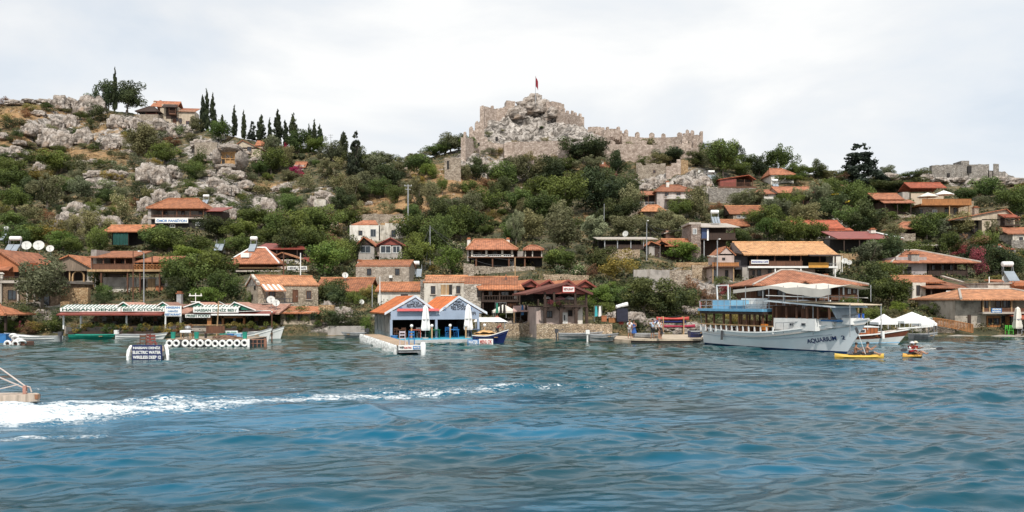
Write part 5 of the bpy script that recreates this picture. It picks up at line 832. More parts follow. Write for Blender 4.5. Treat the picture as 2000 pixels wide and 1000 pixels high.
# ================================================================== foliage
def leaves(centres, radii, tint, n, size, seed, up=.3, flat=1.0, shell=.55):
    rs = np.random.RandomState(seed); k = rs.choice(len(centres), n, p=radii**2/np.sum(radii**2)); c = np.array(centres)[k]; r = radii[k][:, None]
    d = rs.normal(size=(n, 3)); d /= np.linalg.norm(d, axis=1)[:, None]; d[:, 2] += up*.4; rr = shell+(1-shell)*rs.rand(n, 1)**.6; p = c+d*r*rr*np.array([1, 1, flat])
    nn = d+rs.normal(size=(n, 3))*.75; nn /= np.linalg.norm(nn, axis=1)[:, None]; t_ = np.cross(nn, rs.normal(size=(n, 3))); t_ /= np.linalg.norm(t_, axis=1)[:, None]; b_ = np.cross(nn, t_)
    s = size*(.6+.8*rs.rand(n, 1)); v = np.stack([p-t_*s, p-b_*s*.55, p+t_*s, p+b_*s*.55], 1).reshape(-1, 3)
    cl = np.clip(np.array(tint)[k]+rs.normal(size=n)*.16, 0, 1); return v, np.arange(n*4).reshape(-1, 4), np.repeat(cl, 4), rs
def crown(seed, kind, n=2600):
    rs = np.random.RandomState(seed); cs, rd, tn = [], [], []
    if kind == 'cypress':
        for i in range(34):
            z = .04+.93*(i/33); r = .42*(math.sin(min(1, (1-z)*1.5+.02)*1.57)**.85)*(.55+.45*min(1, z*6)); a = rs.rand()*6.28; cs.append((r*.45*math.cos(a), r*.45*math.sin(a), z)); rd.append(max(.035, r*.62)); tn.append(rs.rand())
        v, f, c, _ = leaves(cs, np.array(rd), tn, n, .045, seed, flat=.28, shell=.4); v[:, 2] = np.clip(v[:, 2], 0, 1.04)
    elif kind == 'conifer':
        for i in range(90):
            z = .10+.86*rs.rand()**1.15; R_ = .46*(1-z)**.8+.03; a = rs.rand()*6.28; q = R_*(.35+.65*rs.rand()); cs.append((q*math.cos(a), q*math.sin(a), z-.04*q)); rd.append(.05+.09*(1-z)); tn.append(rs.rand())
        v, f, c, _ = leaves(cs, np.array(rd), tn, n, .026, seed, flat=.45, shell=.1)
    else:
        low = {'round': .10, 'wide': .06, 'shrub': .0, 'open': .12}[kind]; nb = {'round': 42, 'wide': 46, 'shrub': 24, 'open': 36}[kind]
        for i in range(nb):
            d = rs.normal(size=3); d /= np.linalg.norm(d); q = rs.rand()**.5*.41; z = (low+1)/2+d[2]*(1-low)*.44*(q/.41); lump = 1+.25*math.sin(3*math.atan2(d[1], d[0])+seed)
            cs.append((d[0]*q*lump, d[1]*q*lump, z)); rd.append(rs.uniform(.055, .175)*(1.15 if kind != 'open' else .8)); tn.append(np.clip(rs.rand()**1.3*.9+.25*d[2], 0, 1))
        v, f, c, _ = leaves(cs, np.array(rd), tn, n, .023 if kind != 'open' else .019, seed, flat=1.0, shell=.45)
        if kind == 'shrub': v[:, 2] = np.maximum(v[:, 2], 0)
    sp = (np.repeat(np.random.RandomState(seed+5).rand(len(f)) < .16, 4)).astype(float); 
    return v, f, c, sp
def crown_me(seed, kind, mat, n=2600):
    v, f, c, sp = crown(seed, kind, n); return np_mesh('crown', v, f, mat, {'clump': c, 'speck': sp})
def trunk_me(seed, top=.55, r=.035, lean=.05):
    rs = random.Random(seed); m = MB(); a = (rs.uniform(-lean, lean), rs.uniform(-lean, lean), top*.5); m.tube([(0, 0, -.12), (0, 0, .05), a], [r*1.3, r, r*.75], 7)
    for i in range(4):
        t_ = rs.uniform(0, 6.28); m.tube([a, (a[0]+.12*math.cos(t_), a[1]+.12*math.sin(t_), top*.75), (a[0]+.22*math.cos(t_), a[1]+.22*math.sin(t_), top+.15)], [r*.6, r*.4, r*.15], 5, False)
    me = bpy.data.meshes.new('trunk'); me.from_pydata(m.v, [], m.f); me.materials.append(BARK); return me
m, nt, b, L = newmat('bark'); t_ = tex(nt, 'noise', 14, detail=5, sc3=(1, 1, .25)); r_2 = ramp(nt, [(.3, (.05, .04, .03)), (.7, (.20, .17, .135))]); L(t_.outputs[0], r_2.inputs[0]); L(r_2.outputs[0], b.inputs['Base Color']); b.inputs['Roughness'].default_value = .95; BARK = m
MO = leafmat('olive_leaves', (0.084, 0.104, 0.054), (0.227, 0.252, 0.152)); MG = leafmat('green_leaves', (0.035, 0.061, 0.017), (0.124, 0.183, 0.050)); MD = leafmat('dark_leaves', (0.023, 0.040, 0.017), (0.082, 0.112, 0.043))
ML = leafmat('bright_leaves', (0.050, 0.100, 0.018), (0.171, 0.257, 0.059)); MY = leafmat('yellowish_leaves', (0.098, 0.098, 0.026), (0.300, 0.270, 0.080)); MC = leafmat('cypress_leaves', (.013, .024, .012), (.042, .062, .028)); MK = leafmat('conifer_needles', (.012, .022, .018), (.038, .058, .042))
MS = leafmat('cactus_leaves', (0.083, 0.112, 0.051), (0.195, 0.225, 0.109), speck=(0.510, 0.540, 0.377)); MW = leafmat('oleander_leaves', (0.033, 0.075, 0.023), (0.105, 0.180, 0.058), speck=(0.825, 0.780, 0.667)); MB_ = leafmat('bougainvillea_flowers', (.20, .012, .06), (.50, .03, .15), lo=.7); MBR = leafmat('brown_leaves', (0.112, 0.068, 0.043), (0.255, 0.150, 0.087)); MRR = leafmat('dusty_pink_flowers', (.10, .03, .04), (.28, .07, .09))
# ================================================================== boats
def loft(L, beam, zb, zm, zs, draft=.5, rake=1.2, stern=.75, n=16, bowp=2.2, flare=.8, z0=None, z1=None):
    """rows of section points for a hull: x forward from the stern, returns sheer lines too"""
    rows = []
    for i in range(n+1):
        t = i/n; zt = zm+(zb-zm)*max(0, (t-.45)/.55)**2+(zs-zm)*max(0, (.45-t)/.45)**2
        b_ = beam/2*(stern+(1-stern)*math.sin(min(1, t/.45)*math.pi/2)) if t < .45 else beam/2*(1-((t-.45)/.55)**bowp)
        b_ = max(b_, .02); xr = lambda z: t*L+rake*(max(z, -.2)/zb)*t**5
        dk = draft*(1-.75*t**4)
        rows.append([(xr(zt), b_, zt), (xr(zt*.55), b_*(1-.10*flare-.25*flare*t*t), zt*.55), (xr(.12), b_*(.84-.42*flare*t*t), .12), (xr(-.1), b_*(.7-.4*flare*t*t), -.12), (xr(-dk*.6), b_*.4, -dk*.7), (xr(-dk), .01, -dk)])
    return rows
def hull_part(rows, name, mat, parent, i0=0, i1=5, deck=None, transom=True, thick=0):
    m = MB()
    for sg in (1, -1):
        for A_, B_ in zip(rows, rows[1:]):
            for k in range(i0, i1): m.face([(A_[k][0], sg*A_[k][1], A_[k][2]), (B_[k][0], sg*B_[k][1], B_[k][2]), (B_[k+1][0], sg*B_[k+1][1], B_[k+1][2]), (A_[k+1][0], sg*A_[k+1][1], A_[k+1][2])])
    if transom:
        A_ = rows[0]; m.face([(A_[k][0], A_[k][1], A_[k][2]) for k in range(i0, i1+1)]+[(A_[k][0], -A_[k][1], A_[k][2]) for k in range(i1, i0-1, -1)])
    return m.build(name, mat, parent, True)
def strip(rows, f, w, out, name, mat, parent, t0=0, t1=1):
    """moulding along both sides; f(t) gives height as a share between waterline (0) and sheer (1)"""
    m = MB(); n = len(rows)-1
    for sg in (1, -1):
        pts = []
        for i, r in enumerate(rows):
            t = i/n
            if t < t0-.001 or t > t1+.001: continue
            q = f(t); a, b_ = (Vector(r[0]), Vector(r[1])) if q > .55 else (Vector(r[1]), Vector(r[2])); u = (q-.55)/.45 if q > .55 else q/.55
            p = b_+(a-b_)*u; pts.append(Vector((p.x, sg*(p.y+out), p.z)))
        for p, q in zip(pts, pts[1:]): m.slab([p-Vector((0, 0, w/2)), q-Vector((0, 0, w/2)), q+Vector((0, 0, w/2)), p+Vector((0, 0, w/2))], .04*-sg)
    return m.build(name, mat, parent)
def deck_part(rows, drop, mat, parent, name='deck', i0=0, i1=None):
    m = MB()
    for A_, B_ in list(zip(rows, rows[1:]))[i0:i1]: m.face([(A_[0][0], -A_[0][1]*.97, A_[0][2]-drop), (B_[0][0], -B_[0][1]*.97, B_[0][2]-drop), (B_[0][0], B_[0][1]*.97, B_[0][2]-drop), (A_[0][0], A_[0][1]*.97, A_[0][2]-drop)])
    return m.build(name, mat, parent)
def outboard(o, x, z, mat=DKMET, cover=None):
    MB().box(x-.35, x-.02, -.16, .16, z+.05, z+.42).box(x-.27, x-.14, -.08, .08, z-.75, z+.05).build('outboard_motor', cover or mat, o)
    MB().tube([(x-.1, 0, z+.28), (x+.5, 0, z+.36)], .03, 5).build('tiller', DKMET, o)
def skiff(px0, px1, py, label, hullm=WPAINT, L=None, bowright=True, motor=True, hb=.62, hm=.42, yaw=0, inner=None, beam=1.6, cover=None, rub=None, name='rowing_boat', z=0, draft=.22, stripe=None):
    Y = F*(H0-z)/(py-HY); cx = (px0+px1)/2; L = (px1-px0)/F*Y/abs(math.cos(yaw))*.93
    o = empty(name, (wx(cx, Y), Y, z), label, 'boat', 'small boats moored by the shore', (0 if bowright else math.pi)+yaw)
    rows = [[(p[0]-L/2, p[1], p[2]) for p in r] for r in loft(L, beam, hb, hm, hm*1.05, draft, .45, .8, 14)]
    hull_part(rows, 'hull', hullm, o); deck_part(rows, .22, inner or WPAINT, o, 'floor'); strip(rows, lambda t: .97, .07, .02, 'rub_rail', rub or GREYM, o)
    if stripe: strip(rows, lambda t: .45, .1, .012, 'stripe', stripe, o)
    for f in (-.25, .1, .3): MB().box(L*f-.14, L*f+.14, -beam*.36, beam*.36, hm-.16, hm-.11).build('thwart', LWOOD, o)
    if motor: outboard(o, -L/2, hm, DKMET, cover)
    return o
COVERW = plain((.70, .70, .68), .8, .1, name='motor_cover'); PD2 = plain((.02, .022, .04), .9, .2, name='dark_tarpaulin'); NAVY = plain((.01, .02, .10), .4, .1, name='navy_paint_gloss'); GREYB = plain((.33, .33, .33), .6, .2, name='grey_hull_paint'); TEAL = plain((.02, .27, .20), .5, .15, name='teal_paint')
skiff(14, 118, 666, 'long white open boat with black outboard at the far left', bowright=False, hb=.75, beam=1.9, stripe=GREYM)
skiff(137, 220, 661, 'flat green skiff moored under the flower boxes', hullm=TEAL, motor=False, hb=.4, hm=.36, inner=TEAL, rub=TEAL)
skiff(228, 322, 662, 'white boat with covered motor left of the blue jetty sign', cover=COVERW, hb=.62)
skiff(455, 530, 667, 'white wooden boat with railings right of the tyre jetty', hb=1.25, hm=.7, beam=2.2, motor=False, yaw=-.35); skiff(490, 552, 663, 'high bowed white boat, outer of the two right of the tyre jetty', hb=1.25, hm=.7, beam=2.0, motor=False, yaw=-.3)
skiff(673, 716, 658, 'small grey dinghy by the sea wall left of the blue restaurant', bowright=False, hullm=GREYB, hb=.5)
skiff(925, 986, 669, 'navy blue hulled boat with tan tarpaulin beside the floating restaurant', hullm=NAVY, hb=1.15, hm=.62, motor=False, beam=2, yaw=-.25, rub=WPAINT)
tp = B('tarpaulin', 'tan tarpaulin heaped over the navy boat', 'tarpaulin', 948, 660, Y=70.5); tp.o.location.z = .5; m = MB()
for i in range(8):
    for j in range(4):
        g_ = lambda a, b_: (-1+a*.27, -.6+b_*.3, .25+.32*math.sin(a*.42)*math.sin(b_*.78+.4)+.05*math.sin(a*2.3+b_)); m.face([g_(i, j), g_(i+1, j), g_(i+1, j+1), g_(i, j+1)])
m.box(-1, 1.1, -.55, .55, 0, .2).build('cover', plain((.50, .30, .13), .9, .2, name='tan_canvas'), tp.o)
skiff(982, 1040, 653, 'white open boat at the rocky bank left of the timber restaurant', hb=.6)
skiff(1088, 1172, 660, 'long grey boat drawn up below the rubble wall', hullm=GREYB, hb=.6, z=.16, draft=.1, inner=GREYB); skiff(1150, 1200, 663, 'grey boat with white covered motor beside the standing couple', hullm=GREYB, hb=.55, bowright=True, cover=COVERW, z=.2, draft=.1); skiff(1236, 1290, 661, 'pale grey boat lying on the quay behind the standing people', hullm=GREYB, hb=.5, z=.3, motor=False, draft=.08)
skiff(1345, 1372, 656, 'dark topped dinghy on rocks by the stern of the excursion boat', hullm=NAVY, hb=.5, z=.5, motor=False, draft=.08); skiff(1778, 1824, 661, 'low grey motorboat behind the wooden hulled boat', hullm=GREYB, hb=.6, motor=False)
def kayak_mesh(o, L, w, mat, h=.3):
    m = MB(); n = 16; rings = []
    for i in range(n+1):
        t = i/n*2-1; b_ = w/2*(1-abs(t)**2.4)+.015; z_ = h*(.75+.35*t*t); rings.append([(t*L/2, b_*c_, z_*.45+z_*.55*s_) for c_, s_ in [(math.cos(a), math.sin(a)) for a in np.linspace(0, 2*math.pi, 11)[:-1]]])
    for A_, B_ in zip(rings, rings[1:]):
        for k in range(10): m.face([A_[k], A_[(k+1) % 10], B_[(k+1) % 10], B_[k]])
    m.face(rings[0]); m.face(rings[-1][::-1]); return m.build('hull', mat, o, True)
for px_, py_, c_, l_, z_ in ((1314, 630, REDPL, 'red kayak, top one on the rack behind the quay', 1.75), (1308, 636, NAVY, 'dark blue kayak under the red one on the quay rack', 1.45), (1326, 645, plain((.30, .02, .05), .5, name='crimson_plastic'), 'crimson kayak lying lowest on the quay rack', 1.0)):
    k_ = empty('kayak', (wx(px_, 79), 79, z_), l_, 'kayak', 'kayaks stacked on the shore', .12); kayak_mesh(k_, 3.3, .7, c_); MB().box(-.45, .45, -.2, .2, .27, .32).build('cockpit', BLACK, k_)
rk_ = empty('kayak_rack', (wx(1314, 79), 79, .2), 'wooden rack holding the stacked kayaks', 'rack')
for x in (-1, 1): MB().box(x-.05, x+.05, -.4, -.32, 0, 1.9).box(x-.05, x+.05, .32, .4, 0, 1.9).box(x-.05, x+.05, -.32, .32, .72, .8).box(x-.05, x+.05, -.32, .32, 1.38, 1.45).build('upright', LWOOD, rk_)

# ------------------------------------------------------------------ the white excursion boat
S0, S1 = Vector((17.3, 67.8, 0)), Vector((22.9, 55.0, 0)); U_ = (S1-S0).normalized(); V_ = Vector((-U_.y, U_.x, 0)); LW = (S1-S0).length
AQ = empty('excursion_boat', S0, 'large white excursion boat with blue deck roof and name on its bow', 'boat', None, math.atan2(U_.y, U_.x)); LAND.append((1530, 640, 'white excursion boat'))
def bl(px, py, c=-2.0):
    a = (px-1000)/F; ox, oy = S0.x+c*V_.x, S0.y+c*V_.y; t_ = (a*oy-ox)/(U_.x-a*U_.y); Y = oy+t_*U_.y; return t_, wz(py, Y)
HW = plain((.80, .84, .86), .35, .05, .8, name='hull_white'); rowsA = loft(LW, 4.4, 2.42, 1.22, 1.45, .9, 1.9, .74, 22, 2.6)
hull_part(rowsA, 'hull', HW, AQ, 0, 2); hull_part(rowsA, 'boot_stripe', plain((.015, .05, .17), .4, .1, name='navy_boot_paint'), AQ, 2, 3, transom=False); hull_part(rowsA, 'keel', plain((.16, .03, .035), .6, name='red_antifouling'), AQ, 3, 5, transom=True)
strip(rowsA, lambda t: .99, .1, .03, 'cap_rail', WPAINT, AQ); strip(rowsA, lambda t: .62, .07, .03, 'rub_rail', plain((.45, .50, .55), .5, name='grey_blue_trim'), AQ, 0, .94); deck_part(rowsA, .35, LWOOD, AQ)
# name on the bow, laid along the hull side
(xa, za), (xb, zb_) = bl(1563, 669, -1.75), bl(1613, 662, -1.35); xc = (xa+xb)/2
def on_hull(x, z):
    xs, ys_ = [], []
    for r in rowsA:
        a, b_ = (r[0], r[1]) if z > r[1][2] else (r[1], r[2]); u = (z-b_[2])/(a[2]-b_[2]); xs.append(b_[0]+(a[0]-b_[0])*u); ys_.append(b_[1]+(a[1]-b_[1])*u)
    return float(np.interp(x, xs, ys_))
NAVT = plain((.02, .05, .20), .6, name='navy_lettering')
def hull_text(txt, x0, x1, zc0, zc1, h):
    o = text_part(AQ, txt, (x0+x1)/2, 0, 0, x1-x0, h, NAVT, 'boat_name', 0, .02)
    for v in o.data.vertices:
        q = (v.co.x-x0)/(x1-x0); z = v.co.z+zc0+(zc1-zc0)*q; v.co = Vector((v.co.x+.25*v.co.z*0, -on_hull(v.co.x, z)-.05, z))
hull_text('AQUARIUM', xa, xb+.1, za+.04, zb_+.02, .36); hull_text('2', xb+.45, xb+.68, zb_+.10, zb_+.10, .28)
bx = lambda px, c=-2.0: bl(px, 600, c)[0]
def bz(px, py, c=-2.0): return bl(px, py, c)[1]
zs_ = bz(1450, 647)
def bbox(name, px0, px1, y0, y1, yt, yb, mat, par=None, c=-2.0):
    zz = sorted((bz((px0+px1)/2, yt, c), bz((px0+px1)/2, yb, c))); return MB().box(bx(px0, c), bx(px1, c), y0, y1, zz[0], zz[1]).build(name, mat, par or AQ)
x0, x1 = bx(1367), bx(1491); zr_ = bz(1430, 606)
MB().box(x0-.1, x1, -2.15, 2.15, zr_-.08, zr_+.12).build('deck_roof', plain((.14, .36, .55), .5, .1, name='deck_blue'), AQ); MB().box(x0, x1, -2.05, 2.05, zr_-.3, zr_-.083).build('roof_underside', DWOOD, AQ)
for px_ in (1376, 1391, 1410, 1423, 1440, 1455, 1470, 1486):
    for y_ in (-1.95, 1.95): MB().box(bx(px_)-.07, bx(px_)+.07, y_*.93-.06, y_*.93+.06, 1.1, zr_-.3).build('roof_post', BWOOD, AQ)
m = MB().box(x0+.1, x1+1, -2.08, -2.0, zs_+.42, zs_+.5).box(x0+.1, x1+1, 2.0, 2.08, zs_+.42, zs_+.5)
m.build('rail', LWOOD, AQ)
for i in range(14):
    x = x0+.15+(x1+.9-x0)*i/13; MB().box(x-.05, x+.05, -2.07, -1.99, zs_-.1, zs_+.42).box(x-.05, x+.05, 1.99, 2.07, zs_-.1, zs_+.42).build('baluster', WPAINT, AQ)
for i, px_ in enumerate((1395, 1430, 1465)): MB().box(bx(px_)-.5, bx(px_)+.5, -.9, .9, 1.45, 1.5).box(bx(px_)-.06, bx(px_)+.06, -.06, .06, .9, 1.45).build('table', BWOOD, AQ)
MB().box(x0+.3, x1, 1.45, 1.85, .9, 1.45).box(x0+.3, x1, 1.8, 1.9, 1.45, 2.0).build('bench', plain((.35, .2, .12), .8, name='bench_cushion'), AQ)
bbox('orange_locker', 1484, 1492, -1.9, -1.6, 633, 645, plain((.55, .18, .02), .6, name='orange_plastic'))
cab = bbox('cabin', 1511, 1592, -1.55, 1.55, 622, 645, WPAINT, c=-1.55)
for px_ in (1547, 1570):
    X_ = bx(px_, -1.55); Z_ = bz(px_, 633.5, -1.55); MB().box(X_-.2, X_+.2, -1.6, -1.553, Z_-.1, Z_+.1).build('porthole', GREYM, cab); MB().box(X_-.15, X_+.15, -1.62, -1.603, Z_-.06, Z_+.06).build('pane', GLASS, cab)
fc = bbox('foredeck_cabin', 1592, 1625, -1.0, 1.0, 627, 640, WPAINT, c=-1.0); bbox('cabin_stripe', 1591, 1640, -1.05, 1.05, 625, 627.5, BLUEP, c=-1.0)
# wheelhouse: windows, wooden interior, slanting screen, roof and tan awning
xw0, xw1 = bx(1500, -1.6), bx(1632, -1.2); zt, zc = bz(1520, 597, -1.6), bz(1550, 622, -1.55)
MB().slab([(xw0-.2, -1.9, zt+.42), (xw1+.2, -1.5, zt-.02), (xw1+.2, 1.5, zt-.02), (xw0-.2, 1.9, zt+.42)], .1).build('wheelhouse_roof', plain((.62, .68, .72), .4, .05, name='roof_white'), AQ); 
for q in np.linspace(.12, .95, 6): 
    x = xw0+(xw1-xw0)*q; [MB().box(x-.06, x+.06, y_-.05, y_+.05, zc, zt-.1).build('window_post', BWOOD, AQ) for y_ in (-1.45, 1.45)]
MB().box(xw0+.2, xw0+.3, -1.4, 1.4, .9, zt).build('bulkhead', BWOOD, AQ); MB().box(xw0+.3, xw1-.6, 1.38, 1.45, zc, zc+.5).build('far_side', BWOOD, AQ); MB().box(xw0+2.2, xw0+2.9, -.5, .5, zc, zc+.7).build('helm', BWOOD, AQ)
MB().slab([(xw1-.5, -1.1, zt-.1), (xw1-.1, -1.0, zc+.05), (xw1-.1, 1.0, zc+.05), (xw1-.5, 1.1, zt-.1)], .04).build('windscreen', plain((.45, .50, .55), .2, .1, name='screen_glass'), AQ)
xt0, xt1 = bx(1535, -1.7), bx(1662, -1.4); MB().slab([(xt0, -1.75, zt+.35), (xt1, -1.4, zt+.1), (xt1, 1.4, zt+.1), (xt0, 1.75, zt+.35)], .05).build('tan_awning', plain((.62, .50, .36), .9, .08, name='tan_canvas_light'), AQ)
for px_ in (1588, 1660): MB().tube([(bx(px_, -1.4), -1.4, 1.2), (bx(px_, -1.4), -1.4, zt+.15)], .03, 5).tube([(bx(px_, -1.4), 1.4, 1.2), (bx(px_, -1.4), 1.4, zt+.15)], .03, 5).build('awning_pole', GREYM, AQ)
MB().tube([(bx(1603, -.8), -.8, 1.95), (bx(1632, -.8), -.8, 2.05)], .18, 8).build('rolled_canvas', CANVAS, AQ); bbox('blue_box', 1635, 1641, -.6, 0, 624, 636, LBLUE, c=-.6); bbox('white_locker', 1646, 1662, -.7, .5, 621, 634, WPAINT, c=-.6)
rp = []; 
for sg in (-1, 1):
    m = MB(); pts = [(x, sg*max(.15, on_hull(x, 1.3)+.02), z) for x, z in [(bx(1515)+i*(LW+1.1-bx(1515))/9, 2.0+.75*(i/9)**1.6*1.0) for i in range(10)]]
    m.tube(pts, .025, 5)
    for p in pts: m.tube([p, (p[0], p[1], p[2]-.75)], .02, 4)
    m.build('guard_rail', GREYM, AQ)
# upper deck: console, frame, awnings, benches
c_ = bbox('console', 1392, 1424, -1.1, .9, 586, 606, plain((.22, .45, .62), .5, .06, name='console_blue'), c=-1.1)
fx0, fx1, fz0, fz1 = bx(1400, -1), bx(1421, -1), bz(1410, 585, -1), bz(1410, 558.5, -1); w_ = .07
MB().slab([(fx0, -1, fz0), (fx0+w_*1.5, -1, fz0), (fx0-.1+w_*1.5, -1, fz1), (fx0-.1, -1, fz1)], .06).slab([(fx1, -1, fz0), (fx1+w_*1.5, -1, fz0), (fx1+w_, -1, fz1), (fx1-.04, -1, fz1)], .06).box(fx0-.1, fx1+w_, -1, -.94, fz1, fz1+.09).build('white_frame', WPAINT, AQ)
for y_ in (-1.95, 1.95):
    m = MB()
    for zz in (.35, .8): m.tube([(x0, y_, zr_+zz), (x1+.3, y_, zr_+zz)], .022, 4)
    for i in range(11): x = x0+(x1-x0)*i/10; m.tube([(x, y_, zr_+.1), (x, y_, zr_+.8)], .02, 4)
    m.build('upper_rail', GREYM, AQ)
MB().box(bx(1425, 0), bx(1474, 0), .6, 1.2, zr_+.12, zr_+.5).box(bx(1425, 0), bx(1474, 0), 1.2, 1.3, zr_+.5, zr_+.95).build('upper_bench', WPAINT, AQ)
MB().box(x0+.1, bx(1390), .8, 1.4, zr_+.12, zr_+.6).build('upper_bench', WPAINT, AQ)
a0, a1, a2 = bx(1424), bx(1493), bx(1619); zA, zB, zC = bz(1424, 566), bz(1493, 559), bz(1619, 564)
CV = plain((.60, .56, .50), .9, .08, 1.0, name='weathered_canvas')
MB().slab([(a0, -1.6, zA), (a1, -1.9, zB), (a1, 1.9, zB+.15), (a0, 1.6, zA+.1)], .05).slab([(a0, -1.61, zA-.28), (a1, -1.91, zB-.25), (a1, -1.9, zB), (a0, -1.6, zA)], .03).build('rear_awning', CV, AQ)
m = MB(); nS = 8
for i in range(nS):
    xa_, xb_ = a1-.3+(a2-a1+.3)*i/nS, a1-.3+(a2-a1+.3)*(i+1)/nS; q = lambda x: zB+(zC-zB)*(x-a1)/(a2-a1)+.06*math.sin((x-a1)*2.1)
    m.face([(xa_, -1.9, q(xa_)), (xb_, -1.9, q(xb_)), (xb_, 0, q(xb_)+.28), (xa_, 0, q(xa_)+.28)]); m.face([(xa_, 0, q(xa_)+.28), (xb_, 0, q(xb_)+.28), (xb_, 1.9, q(xb_)), (xa_, 1.9, q(xa_))])
    dr_ = lambda x: .22+.38*max(0, math.sin((x-a1)/(a2-a1)*3.3-.7)); m.face([(xa_, -1.91, q(xa_)-dr_(xa_)), (xb_, -1.91, q(xb_)-dr_(xb_)), (xb_, -1.9, q(xb_)), (xa_, -1.9, q(xa_))])
m.build('main_awning', CV, AQ)
for px_ in (1426, 1456, 1490, 1530, 1558, 1594, 1618):
    for y_ in (-1.85, 1.85): x = bx(px_, y_) if y_ < 0 else bx(px_); MB().tube([(x, y_, zr_+.1 if px_ < 1495 else zt+.3), (x, y_, zB+.0)], .028, 5).build('awning_pole', GREYM, AQ)
m = MB()
for y_ in (-1.85, 1.85): m.tube([(a1, y_, zt+.75), (a2-.3, y_, zt+.55)], .03, 5)
m.build('roof_rail', WPAINT, AQ); MB().tube([(bx(1412), -2.1, 1.25), (bx(1412), -2.12, .5)], .09, 8).build('fender', DKMET, AQ)
MB().tube([(.1, -1.6, 1.4), (-.3, -1.6, 3.6)], .03, 5).build('flagstaff', GREYM, AQ); MB().slab([(-.3, -1.6, 3.6), (-.28, -1.6, 2.7), (-.1, -1.55, 2.6), (-.12, -1.55, 3.5)], .02).build('flag', REDPL, AQ)

# ------------------------------------------------------------------ the wooden hulled boat beyond
B2 = empty('wooden_boat', (24.4, 67.6, 0), 'white and brown wooden boat with varnished cabin moored behind', 'boat', None, -.14); rowsB = loft(7.6, 3.0, 1.28, .78, .85, .6, 1.0, .8, 16, 2.4)
hull_part(rowsB, 'hull', WPAINT, B2, 1, 5); hull_part(rowsB, 'upper_strake', plain((.20, .06, .03), .5, .15, name='brown_paint'), B2, 0, 1); strip(rowsB, lambda t: .99, .1, .03, 'cap_rail', WPAINT, B2); strip(rowsB, lambda t: .05, .07, .015, 'boot_stripe', LBLUE, B2); deck_part(rowsB, .1, LWOOD, B2)
cb = MB().box(1.6, 5.7, -1.15, 1.15, .7, 1.42).build('cabin', wood((.36, .11, .035), rough=.35), B2); MB().box(1.5, 5.8, -1.2, 1.2, 1.423, 1.5).build('cabin_top', WPAINT, B2)
for x in (3.35, 4.5): f_ = MB().box(x-.24, x+.24, -1.2, -1.153, 1.0, 1.28).build('window', WPAINT, cb); MB().box(x-.18, x+.18, -1.22, -1.203, 1.04, 1.24).build('pane', GLASS, f_)
MB().slab([(-.5, -1.3, 2.5), (4.6, -1.3, 2.55), (4.6, 1.3, 2.55), (-.5, 1.3, 2.5)], .05).slab([(-.5, -1.31, 2.2), (4.6, -1.31, 2.1), (4.6, -1.3, 2.55), (-.5, -1.3, 2.5)], .03).build('blue_awning', plain((.015, .09, .38), .8, .15, name='blue_canvas'), B2)
for x in (-.3, 1.4, 3.0, 4.5): MB().tube([(x, -1.25, 1.2), (x, -1.25, 2.5)], .03, 5).tube([(x, 1.25, 1.2), (x, 1.25, 2.5)], .03, 5).build('awning_pole', WPAINT, B2)
MB().slab([(7.6, -.22, 1.35), (10.3, -.15, 1.55), (10.3, .15, 1.55), (7.6, .22, 1.35)], .09).build('bowsprit', WPAINT, B2)
for sg in (-1, 1):
    m = MB(); pts = [(4.9, sg*1.2, 1.95), (6.6, sg*.8, 2.05), (8.6, sg*.3, 2.2), (10.2, sg*.2, 2.2)]; m.tube(pts, .025, 5)
    for p in pts+[(7.6, sg*.5, 2.12), (9.4, sg*.25, 2.2)]: m.tube([p, (p[0], p[1], p[2]-.75)], .02, 4)
    m.build('guard_rail', WPAINT, B2)
MB().tube([(6.1, -1.15, 1.1), (6.1, -1.2, .5)], .12, 8).build('fender', WPAINT, B2)
MB().box(1.6, 2.8, -.6, .6, 1.5, 1.9).build('sunbed', CANVAS, B2)

# ------------------------------------------------------------------ quay, floats, jetties
m = MB(); q = [(wx(1030, 82), 82), (wx(1100, 78.5), 78.5), (wx(1165, 73.5), 73.5), (wx(1232, 69), 69), (wx(1240, 76), 76), (wx(1110, 84), 84), (wx(1030, 86), 86)]
m.slab([(x, y, .24) for x, y in q], -1.0); o = m.build('ledge', plaster((.50, .40, .30), .4)); o.name = 'stone_ledge'; tag(o, 'low pale stone ledge at the waterline along the shore', None, None, 'structure')
m = MB(); fx = [(1232, 69), (1260, 68.2), (1368, 68.6), (1380, 78), (1245, 78)]; m.slab([(wx(a, y), y, .36) for a, y in fx], .16); o = m.build('quay', plaster((.50, .41, .31), .3)); tag(o, 'concrete quay where people stand', None, None, 'structure')
m = MB(); m.slab([(wx(a, y)*(1 if i > 2 else 1), y+(.12 if i < 3 else 0), .2) for i, (a, y) in enumerate(fx)], 1.2); o = m.build('quay_base', plain((.05, .04, .035), .9, .3, name='dark_stone')); tag(o, 'dark side of the quay', None, None, 'structure')  # base below the quay slab is coloured much darker than its top
pt = B('paved_bank', 'stony bank behind the quay', 'x', 1300, 650, Y=80); bpy.data.objects.remove(pt.o)
